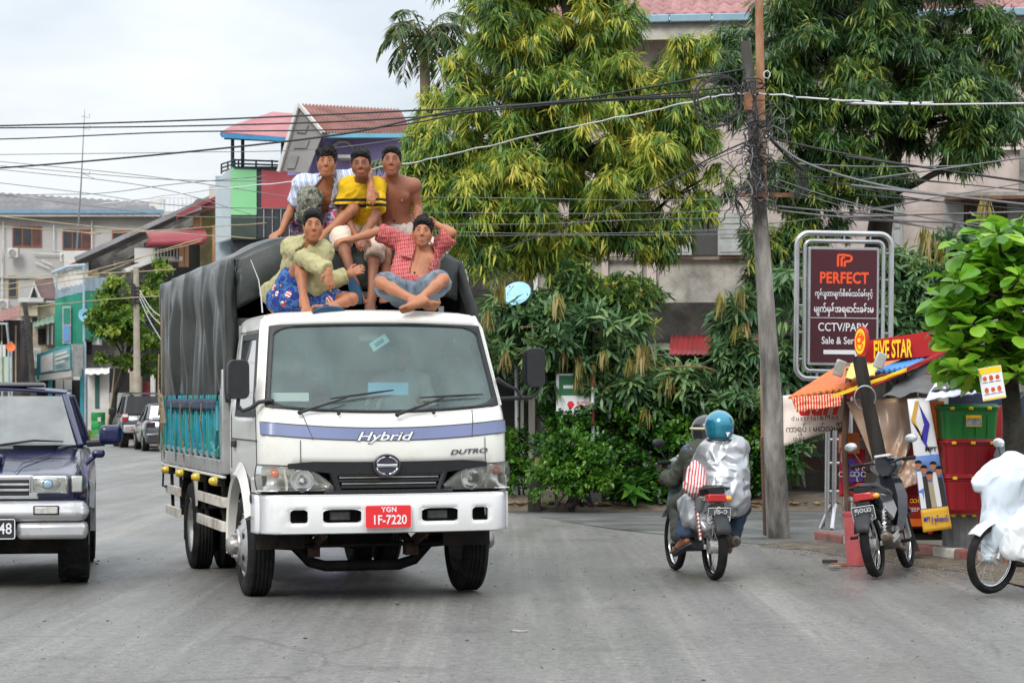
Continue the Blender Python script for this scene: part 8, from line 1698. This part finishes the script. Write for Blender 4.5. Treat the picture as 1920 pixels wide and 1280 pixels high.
a,b=at(1686,990,24.0),at(1880,760,24.0);MB().box2((a.x,24.0,a.z),(b.x,25.0,b.z)).build('counter',REDS,fs,world=True,bevel=.01);MB().add([at(*p)for p in((1684,850,23.97),(1712,760,23.97),(1722,760,23.97),(1694,850,23.97))],[(0,1,2,3)]).build('yellow_stripe',YEL,fs,world=True,solid=.006);pb('yellow_stripe',M('orange_stripe',S(226,110,20),.5),1738,1770,752,850,23.97,.02,fs);pb('counter_trim',M('orange_stripe',S(226,110,20)),1686,1740,972,986,23.95,.03,fs);pb('lower_flap',REDS,1680,1700,850,985,23.9,.05,fs);sheetq('flap_sheet',PLS,[(1676,868,23.85),(1725,850,23.85),(1722,905,23.8),(1690,918,23.8)],amp=.03,seed=9);pb('base_plank',WD,1700,1880,1000,1012,24.1,.5,fs);pb('under_dark',DARKV,1690,1880,985,1002,24.4,.4,fs)
for x,t in((1716,'သင်'),):text('stall_lettering','KEEP',plane_m(at(1713,955,23.89),(1,0,0),(0,0,1)),fs,LETW,world=True,size=.055);text('stall_lettering',t,plane_m(at(1717,938,23.89),(1,0,0),(0,0,1)),fs,YEL,world=True,size=.07)
pb('back_screen',M('navy_back',(.015,.03,.07),.7,var=.3,vs=2),1780,1990,735,900,24.6,.05,fs);pb('side_cart',ORG,1580,1612,812,850,24.3,.3,fs)
fv=thing('shop_sign','red and yellow FIVE STAR sign with a round badge above the stall awning','sign',at(1690,690,24.3));q=plane_m(at(1668,656,24.13),(1,-.10,.045),(0,0,1));fb=MB().add([at(*p)for p in((1622,682,24.2),(1768,664,24.2),(1768,617,24.2),(1630,638,24.2))]+[at(*p)for p in((1622,682,24.5),(1768,664,24.5),(1768,617,24.5),(1630,638,24.5))],[(0,1,2,3),(7,6,5,4),(3,2,6,7),(0,3,7,4),(1,0,4,5),(2,1,5,6)]).build('board',REDB2,fv,world=True)
text('sign_lettering','FIVE STAR',q@Matrix.Translation((.025,0,.0)),fb,REDB2,world=True,size=.245,sx=.35,bold=.016,shear=.12,depth=.012);text('sign_lettering','FIVE STAR',q@Matrix.Translation((.025,0,.012)),fb,YEL,world=True,size=.245,sx=.35,bold=.006,shear=.12,depth=.008)
q=plane_m(at(1613,640,24.0),(.62,-.75,0),(.05,0,1));m=MB().prism([(.085*math.cos(t),.155*math.sin(t))for t in np.linspace(0,2*PI,28,endpoint=False)],-.045,0,q);dk=m.build('badge',REDB2,fv,world=True,bevel=.006);MB().prism([(.068*math.cos(t),.128*math.sin(t))for t in np.linspace(0,2*PI,28,endpoint=False)],.0,.006,q).build('badge_face',YEL,dk,world=True);text('badge_lettering','CP',q@Matrix.Translation((0,.01,.008)),dk,ORL,world=True,size=.12,sx=.75,bold=.006);m=MB().tube([q@Vector((.045*math.cos(t),.085*math.sin(t),.008))for t in np.linspace(.3,2*PI-.3,24)],.006,5).build('badge_ring',ORL,dk,world=True)
bw=thing('banner','slack white banner with red and black lettering tied to the stall awning','banner',at(1525,835,24.4));BANW=M('banner_cloth',S(226,212,200),.7,var=.06,vs=3);cl=sheetq('cloth',BANW,[(1470,836,24.4),(1582,800,24.3),(1584,728,24.3),(1468,742,24.5)],bw,amp=.02,seed=12)
q=plane_m(at(1527,762,24.26),(1,-.02,.03),(0,0,1));text('banner_lettering','uuri',q@Matrix.Translation((.03,.0,0)),cl,REDPL,world=True,size=.26,sx=.95,shear=.3,bold=.012);text('banner_lettering','dustrial&Mot',q@Matrix.Translation((0,-.115,0)),cl,BLK,world=True,size=.078,spacing=1.25,sx=.92);text('banner_lettering','ကာရပ် ၊ မော်လမြိုင်',q@Matrix.Translation((.0,-.225,0)),cl,BLK,world=True,size=.085,sx=.85,bold=.001);text('banner_lettering','ဖုန်း - ၀၅၇',q@Matrix.Translation((-.06,-.32,0)),cl,BLK,world=True,size=.075)
po=thing('poster','red poster with violet lettering blocks hanging behind the pink bin','poster',at(1600,932,24.5));cl=sheetq('sheet',M('red_poster',S(190,42,54),.4,var=.15,vs=4),[(1573,930,24.4),(1618,932,24.4),(1622,842,24.4),(1574,840,24.4)],po,amp=.01);VIO=M('violet_block',S(86,70,168),.5,var=.1)
for x0,x1,y0,y1 in((1580,1598,872,905),(1598,1618,880,902),(1590,1604,860,875)):pb('print_block',VIO,x0,x1,y0,y1,24.35,.012,cl)
pb('print_block',LETW,1577,1584,843,866,24.35,.012,cl);pb('print_block',ORL,1606,1620,905,928,24.35,.012,cl);text('poster_lettering','ထီဆိုင်',plane_m(at(1598,888,24.33),(1,0,0),(0,0,1)),cl,LETW,world=True,size=.10)
mp=thing('banner','tall narrow white, blue and yellow telephone banner in front of the stall counter','banner',at(1755,995,23.2));D=23.2;c4=lambda t:((1701+30*t,748+250*t),(1741+44*t,745+245*t))
def bq(name,mat,t0,t1,u0=0,u1=1,dz=0,parent=mp,**k):
 def p(t,u):(x0,y0),(x1,y1)=c4(t);return(x0+(x1-x0)*u,y0+(y1-y0)*u,D-dz)
 return sheetq(name,mat,[p(t1,u0),p(t1,u1),p(t0,u1),p(t0,u0)],parent,amp=k.get('amp',.004),n=6,solid=.003)
cl=bq('cloth',LETW,0,1);bq('photo_field',M('sky_blue_print',S(92,128,190),.5,var=.2,vs=5),.43,.83,dz=.008,parent=cl);bq('yellow_field',M('banner_yellow',S(222,170,50),.5,var=.05),.83,1,dz=.008,parent=cl)
for t0,t1,u0,u1,mm in((.04,.17,.18,.34,YEL),(.17,.34,.18,.34,YEL),(.05,.2,.36,.56,BLUL),(.2,.40,.40,.58,BLUL)):pass
def bp_(t,u):(x0,y0),(x1,y1)=c4(t);return at(x0+(x1-x0)*u,y0+(y1-y0)*u,D-.012)
MB().add([bp_(*k)for k in((.02,.35),(.02,.52),(.16,.24),(.32,.45),(.26,.45),(.16,.06))],[(0,1,2,5),(2,3,4,5)]).build('gold_mark',M('gold_print',S(214,168,70),.5),cl,world=True,solid=.003);MB().add([bp_(*k)for k in((.04,.50),(.20,.84),(.34,.58),(.44,.72),(.30,.36),(.20,.60))],[(0,1,2,5),(2,3,4,5)]).build('blue_mark',BLUL,cl,world=True,solid=.003);text('banner_lettering','MPT',plane_m(bp_(.39,.72),(1,0,0),(-.12,0,1)),cl,BLK,world=True,size=.06,bold=.002);text('banner_lettering','MPT နဲ့ ဖုန်းဆက်!',plane_m(bp_(.915,.5)+Vector((0,-.012,0)),(1,0,.02),(-.12,0,1)),cl,BLUL,world=True,size=.062,sx=.55,bold=.0015)
for k in range(5):
 u=.12+.19*k;w_=[.46,.50,.55,.48,.52][k];m=MB();c=bp_(w_+.04,u)+Vector((0,-.004,0));m.prism([(.030*math.cos(t),.042*math.sin(t))for t in np.linspace(0,2*PI,12,endpoint=False)],0,.003,plane_m(c,(1,0,0),(0,0,1)));hd_=m.build('printed_head',SK3,cl,world=True);MB().prism([(.034*math.cos(t),.03*math.sin(t)+.022)for t in np.linspace(0,PI,9)],.003,.005,plane_m(c,(1,0,0),(0,0,1))).build('printed_hair',HAIR,cl,world=True)
 MB().add([bp_(w_+.085,u-.09),bp_(w_+.085,u+.09),bp_(.825,u+.11),bp_(.825,u-.09)],[(0,1,2,3)]).build('printed_figure',[LETW,BLK,M('print_tan',S(176,160,130)),LETW,BLK][k],cl,world=True,solid=.002)
def crate(label,mat,x0,x1,y0,y1,d,sticker=False,lid=True):
 a,b=at(x0,y1,d),at(x1,y0,d);t=thing('storage_box',label,'box',Vector(((a.x+b.x)/2,d+.2,a.z)),group='plastic storage boxes');w,h=b.x-a.x,b.z-a.z;mb=MB();mb.loft([[Vector((x,y,z))for x,y in rrect(w*k,.42*k,.05,3)]for z,k in((0,.90),(h*.80,.97),(h*.81,1.0),(h*.86,1.0))]);mb.build('body',mat,t,smooth=40,bevel=.006)
 for k in(-.30,-.1,.1,.3):MB().box((w*k,-.205,h*.38),(.012,.012,h*.6)).build('rib',mat,t)
 if lid:MB().loft([[Vector((x,y,z))for x,y in rrect(w*k,.43*k,.05,3)]for z,k in((h*.865,1.03),(h*.93,1.03),(h*.95,.96),(h*.995,.95))]).build('lid',mat,t,smooth=40,bevel=.006)
 for k in(-.32,.0,.32):MB().box((w*k,-.222,h*.88),(.045,.02,.03)).build('clip',YEL,t,bevel=.008)
 if sticker:s_=MB().box((.03,-.216,h*.52),(.15,.004,.11)).build('sticker',YEL,t);MB().box((.03,-.219,h*.48),(.14,.004,.06)).build('sticker_print',M('sticker_print',(.25,.3,.35),.5,var=.5,vs=30),s_);text('sticker_lettering','Easy Home',plane_m((.03,-.222,h*.585),(1,0,0),(0,0,1)),s_,REDPL,size=.027)
BXG=M('green_box_plastic',S(24,118,44),.35,var=.1,vs=3);BXR=M('red_box_plastic',S(150,20,30),.35,var=.1,vs=3);BXK=M('grey_box_plastic',(.12,.125,.125),.5,var=.2,vs=4,dirt=(.2,.2,.19),ds=5)
crate('grey plastic box at the bottom of the stack beside the stall',BXK,1776,1836,956,1036,23.4,lid=False);crate('lower red plastic box, resting on the grey one',BXR,1770,1880,888,956,23.2);crate('upper red plastic box, under the green one',BXR,1768,1880,822,889,23.2);crate('green plastic box with a yellow sticker on top of the stack',BXG,1765,1874,757,823,23.2,True)
for x,y in((1868,870),):bt_=thing('water_bottle','grey round water bottle behind the red boxes, half hidden by the tree','bottle',at(x+22,y+40,23.0));MB().lathe([(.001,0),(.13,.01),(.14,.08),(.13,.2),(.14,.3),(.10,.38),(.03,.42),(.03,.46)],16).build('body',M('grey_bottle',(.25,.28,.29),.2,var=.1),bt_,smooth=180)
bi=thing('bin','tall faded pink plastic bin beside the black motorbike','bin',gp(1606,1060));PNK=M('faded_pink_plastic',S(190,92,96),.5,var=.1,vs=4,dirt=S(150,76,76),dirt_amt=.35,ds=3);MB().lathe([(.001,.012),(.088,.005),(.125,.46),(.13,.465),(.133,.50),(.123,.50),(.115,.46),(.08,.03),(.001,.03)],26).build('body',PNK,bi,smooth=40)
pc=thing('placard','white food placard with a yellow heading hung on the round-leaved tree','placard',at(1860,755,21.2));q=plane_m(at(1860,718,21.2),(1,0,.17),(-.2,0,1));s=21.2/F;bo_=MB().prism([(x*s,y*s)for x,y in rrect(44,62,1,1)],-.006,0,q).build('board',LETW,pc,world=True);MB().prism([(x*s,y*s)for x,y in((-21,19),(21,19),(21,30),(-21,30))],.001,.003,q).build('heading',YEL,bo_,world=True);MB().prism([(x*s,y*s)for x,y in((-21,-30),(21,-30),(21,-27),(-21,-27))],.001,.003,q).build('rule_line',YEL,bo_,world=True)
for k in range(6):
 x,y=(-12,0,12)[k%3],(10,-12)[k//3];m=MB().prism([((x+4*math.cos(t))*s,(y+(4.5+k%2)*math.sin(t))*s)for t in np.linspace(0,2*PI,9,endpoint=False)],.001,.003,q);m.build('food_print',M('food_print',S(206,84,40),.5,var=.3,vs=40),bo_,world=True);MB().prism([((x+a_)*s,(y-8+b_)*s)for a_,b_ in((-5,0),(5,0),(5,1.2),(-5,1.2))],.001,.003,q).build('caption_line',BLK,bo_,world=True)
tw_=thing('cord','thin cord tying the placard to the tree','cord',at(1850,690,21.2));MB().tube([at(1850,688,21.2),at(1868,672,21.3),at(1880,690,21.2)],.004,4).build('line',BLK,tw_,world=True)
kb=bpy.data.objects.new('kerb',None);col.objects.link(kb);kb['kind']='structure';KR=M('kerb_red',(.26,.085,.07),.85,var=.3,vs=6,dirt=(.2,.17,.14),dirt_amt=.55,ds=4);KW=M('kerb_white',(.50,.48,.43),.85,var=.2,vs=6,dirt=(.24,.22,.19),dirt_amt=.55,ds=4)
kp=[gp(1538,1012),gp(1592,1022),gp(1640,1030),gp(1690,1034),gp(1720,1038),gp(1760,1043),gp(1800,1048),gp(1845,1053),gp(1890,1060),gp(1940,1066)]
for i in range(len(kp)-1):MB().bar(kp[i].lerp(kp[i+1],.02)+Vector((0,0,.05)),kp[i].lerp(kp[i+1],.98)+Vector((0,0,.05)),.16,.11).build('kerb_stone',KR if i%2==0 else KW,kb,world=True,bevel=.02)
for k,(x,y,l)in enumerate(((1556,1052,.14),(1574,1058,.16),(1565,1062,.10))):
 c=gp(x,y,.03);w_=one(MB().box(c,(l,.06,.035),(0,0,.4*k-.3)),'brick',[BARK,M('broken_brick',(.25,.09,.055),.85,var=.3,vs=12),CONC][k],['charred wood scrap on the ground left of the pink bin','broken red brick at the foot of the pink bin','grey stone chip between the wood scrap and the pink bin'][k],['wood scrap','brick','stone'][k],bevel=.008)
w_=one(MB().tube([gp(962,1181,.008),gp(975,1183,.009),gp(990,1182,.008)],[.006,.009,.005],6),'twig',M('pale_twig',(.42,.39,.34)),'pale twig lying alone on the bare road in front of the lorry','twig')
# ================================================================ overhead cables
ORD=('highest','second highest','third highest','fourth from the top','fifth from the top','sixth from the top','lowest')
def ordl(i,n):return ORD[i]if i<n-1 else ORD[6]
CBK=M('black_cable',(.012,.012,.013),.5,var=.1);CWH=M('white_cable',(.60,.62,.63),.5,var=.1);CGR=M('grey_cable',(.14,.145,.15),.5,var=.2);CTN=M('tan_cable',(.40,.33,.20),.8,var=.25,vs=2)
def cable(label,mat,pts,r,group=None,wob=0.0,ties=0):
 P=[np.array(at(*p))for p in pts];out=[];ext=lambda a,b:a+(a-b)/np.linalg.norm(a-b)*26
 if pts[0][0]<=0:P.insert(0,ext(P[0],P[1]))
 if pts[-1][0]>=2000:P.append(ext(P[-1],P[-2]))
 rr=random.Random(len(label)+len(P))
 for i in range(len(P)-1):
  p0,p1,p2,p3=P[max(0,i-1)],P[i],P[i+1],P[min(len(P)-1,i+2)]
  for k in range(8):t=k/8;out.append(Vector(.5*((2*p1)+(p2-p0)*t+(2*p0-5*p1+4*p2-p3)*t*t+(3*p1-p0-3*p2+p3)*t**3))+Vector((0,0,rr.uniform(-wob,wob))))
 out.append(Vector(P[-1]));o=MB().tube(out,r*.78,5).build('cable',mat,smooth=180);recentre(o);tag(o,label,'cable',group)
 if ties:
  mb=MB()
  for k in range(2,len(out)-1,ties):mb.sphere(out[k],r*1.5,6)
  t_=mb.build('tie',BLK);t_.location=-o.location;t_.parent=o
 return o
e=26.5
cable('topmost thick black cable crossing the sky from the left edge to the utility pole',CBK,[(-300,242,40),(0,236,37),(320,227,34.5),(700,211,31),(1050,190,28.5),(1395,130,e)],.016);cable('second thick black cable from the top, running to the utility pole',CBK,[(-300,243,40),(0,240,37),(320,237,34.5),(700,225,31),(1050,195,28.5),(1400,160,e)],.014)
cable('third black cable from the top, dipping above the purple house',CBK,[(-300,262,40),(0,261,37),(320,248,34.5),(700,240,31),(950,200,28.8),(1400,172,e)],.013);cable('thick black cable that climbs steeply from the left edge past the purple gable',CBK,[(-300,330,40),(0,315,37),(320,288,34.5),(640,252,31.5),(900,203,29.2),(1400,178,e)],.018)
cable('bright white cable sagging from above the tarpaulin up to the utility pole',CWH,[(180,384,42),(400,355,38),(560,340,35.5),(700,316,33),(800,300,31.5),(1000,254,29),(1200,212,27.6),(1340,181,26.7),(1400,176,e)],.012,wob=.012);cable('white twisted cable running right from the utility pole to the edge',CWH,[(1415,178,e),(1440,176,e),(1600,190,26),(1750,194,25.6),(2000,194,25)],.014,wob=.012,ties=3)
for n_,p in enumerate((((0,290),(320,286),(640,276),(1000,215)),((0,303),(160,318),(320,336),(560,372)),((0,311),(160,325),(320,337),(500,340)),((0,318),(180,336),(320,358),(470,402)),((0,343),(160,362),(330,385),(560,392)),((0,366),(180,363),(320,346),(500,330)),((0,365),(200,390),(330,405),(520,408)))):cable(ordl(n_,7)+' of seven thin wires above the left houses, at the left edge',CGR,[(x,y,52-i*3)for i,(x,y)in enumerate(p)],.010,'thin wires above the left-hand houses')
for n_,p in enumerate((((0,405),(180,425),(330,437),(480,447)),((0,425),(160,436),(300,432),(500,418)),((0,520),(170,513),(330,505)),((0,545),(160,520),(300,470),(380,447)),((0,535),(150,512),(280,478),(378,452)),((60,575),(180,563),(300,555)))):cable(['highest tan wire, crossing the grey block','tan wire just below the highest one on the grey block','flat tan wire above the green shop','tan wire rising to the pole by the maroon awning','tan wire between the rising one and the green shop roof','lowest tan wire, across the green sheeted wall'][n_],CTN,[(x,y,62)for x,y in p],.016,'tan wires in front of the left-hand buildings',wob=.01)
for n_,p in enumerate((((262,545),(285,580),(318,605)),((262,552),(285,592),(318,622)),((262,560),(280,600),(310,650)))):cable(['upper','middle','lower'][n_]+' of three pale wires fanning from the far concrete pole to the lorry',CWH,[(x,y,89)for x,y in p],.022,'pale service wires')
for n_,p in enumerate((((790,370),(1000,372),(1200,376),(1420,372)),((790,398),(1000,400),(1200,400),(1420,392)),((790,420),(1000,420),(1200,412),(1420,408)),((790,432),(1000,438),(1200,436),(1425,428)),((840,442),(1100,441),(1300,440),(1425,438)))):cable(ordl(n_,5)+' of five thin pale wires in front of the yellow-green tree',CGR,[(x,y,30-i)for i,(x,y)in enumerate(p)],.006,'thin pale wires in front of the yellow-green tree')
cable('black cable falling from the utility pole down left into the mango leaves',CBK,[(1408,262,e),(1330,298,27.5),(1200,368,29),(1060,425,31),(920,475,33)],.014);cable('second black cable slanting left beside the falling one',CBK,[(1410,270,e),(1320,308,27.5),(1180,378,29),(1040,432,31)],.008)
for i,(p,r,m)in enumerate(((((1440,258),(1560,284),(1720,312),(2000,352)),.016,CBK),(((1432,245),(1500,300),(1620,340),(1760,365),(2000,392)),.018,CGR),(((1455,305),(1600,312),(1760,312),(1830,308),(2000,285)),.011,CGR),(((1440,385),(1560,396),(1700,403),(2000,395)),.013,CGR),(((1440,392),(1560,405),(1740,416),(2000,424)),.013,CGR),(((1440,330),(1560,370),(1700,402),(2000,452)),.008,CGR),(((1440,345),(1620,398),(1760,430),(2000,470)),.007,CGR),(((1440,420),(1600,400),(1750,372),(2000,330)),.007,CGR),(((1440,310),(1600,350),(1760,378),(2000,400)),.009,CBK),(((1440,335),(1600,332),(1800,345),(2000,365)),.008,CBK))):
 cable(['thick black cable running right from the pole below the dark tree','heavy grey bundled cable sagging right from the pole','pale grey cable that rises towards the right edge','upper of two grey cables level with the sign board top','lower of two grey cables level with the sign board top'][i]if i<5 else['thin wire falling steeply right of the pole behind the sign board top','lowest falling thin wire right of the pole, ending below the others','thin wire rising right from the pole across the falling ones','thin black wire sagging between the two grey pairs right of the pole','nearly level thin wire right of the pole below the pale grey cable'][i-5],m,[(x,y,e-.3*k)for k,(x,y)in enumerate(p)],r,None if i<5 else 'thin wires right of the utility pole')
co=thing('cable_coil','big coil of black cable hanging left of the utility pole top','cable coil',at(1345,190,26.3))
for k,(cx,cy,rx,ry)in enumerate(((1346,188,45,50),(1350,186,42,40),(1343,192,40,46),(1362,182,30,34))):loopt([at(cx+rx*math.cos(t),cy+ry*math.sin(t)+3*math.sin(3*t+k),26.3+.04*k)for t in np.linspace(0,2*PI,26,endpoint=False)],.010,'loop',CBK,co,5)
loopt([at(1438+6*math.cos(t),140+7*math.sin(t),26.6)for t in np.linspace(0,2*PI,12,endpoint=False)],.006,'wire_loop',CWH,rp,4)
tg=thing('cable_tangle','messy tangle of loose cable ends wound round the utility pole','cable tangle',at(1420,300,26.4));rr=random.Random(14);mb=MB();mc=MB()
for k in range(120):
 a=at(rr.gauss(1412,22),rr.uniform(185,385),e-.12);pts=[a];dv=Vector((rr.uniform(-1,1),rr.uniform(-.4,.2),rr.uniform(-1,.5)))
 for j in range(7):dv=(dv+Vector((rr.uniform(-1,1),rr.uniform(-.4,.4),rr.uniform(-1,.7)))*.8).normalized();pts.append(pts[-1]+dv*rr.uniform(.03,.075))
 (mb if rr.random()<.7 else mc).tube(pts,rr.choice((.004,.006,.009)),4)
for k in range(14):mb.torus(at(1413+rr.uniform(-3,14),rr.uniform(150,360),e),.10,.008,(rr.uniform(-.3,.3),.2,1),14,4)
for k in range(9):x=1488+3*k;mb.tube([at(x-14,300+k,e-.1),at(x,312,e-.1),at(x+4,345+rr.uniform(-6,20),e-.1),at(x+2,372,e-.1)],.008,4)
mb.tube([at(1440,255,e-.1),at(1475,292,e-.1),at(1505,318,e-.1)],.022,6);mb.build('cable_ends',CBK,tg,world=True);mc.build('wire_ends',CGR,tg,world=True)
# ================================================================ lettering
def finish_text():
 obs=[]
 for name,body,m,parent,mat,k in TEXT_PLAN:
  cu=bpy.data.curves.new('lettering','FONT');cu.body=body;cu.size=k.get('size',1);cu.extrude=k.get('depth',.0015);cu.offset=k.get('bold',0)
  cu.shear=k.get('shear',0);cu.align_x=k.get('align','CENTER');cu.align_y='CENTER';cu.space_character=k.get('spacing',1.0);cu.resolution_u=3
  ob=bpy.data.objects.new('lettering',cu);col.objects.link(ob);obs.append(ob)
 dg=bpy.context.evaluated_depsgraph_get()
 for ob,(name,body,m,parent,mat,k)in zip(obs,TEXT_PLAN):
  me=bpy.data.meshes.new_from_object(ob.evaluated_get(dg));me.materials.clear();me.materials.append(mat)
  a=np.empty(len(me.vertices)*3);me.vertices.foreach_get('co',a);a[0::3]*=k.get('sx',1.0)
  if k.get('bend'):
   pass
  a=a.reshape(-1,3)@np.array(m.to_3x3()).T+np.array(m.translation);me.vertices.foreach_set('co',a.ravel())
  o=link(name,me,parent,world=k.get('world',False))
 for ob in obs:
  cu=ob.data;bpy.data.objects.remove(ob);bpy.data.curves.remove(cu)
finish_text()
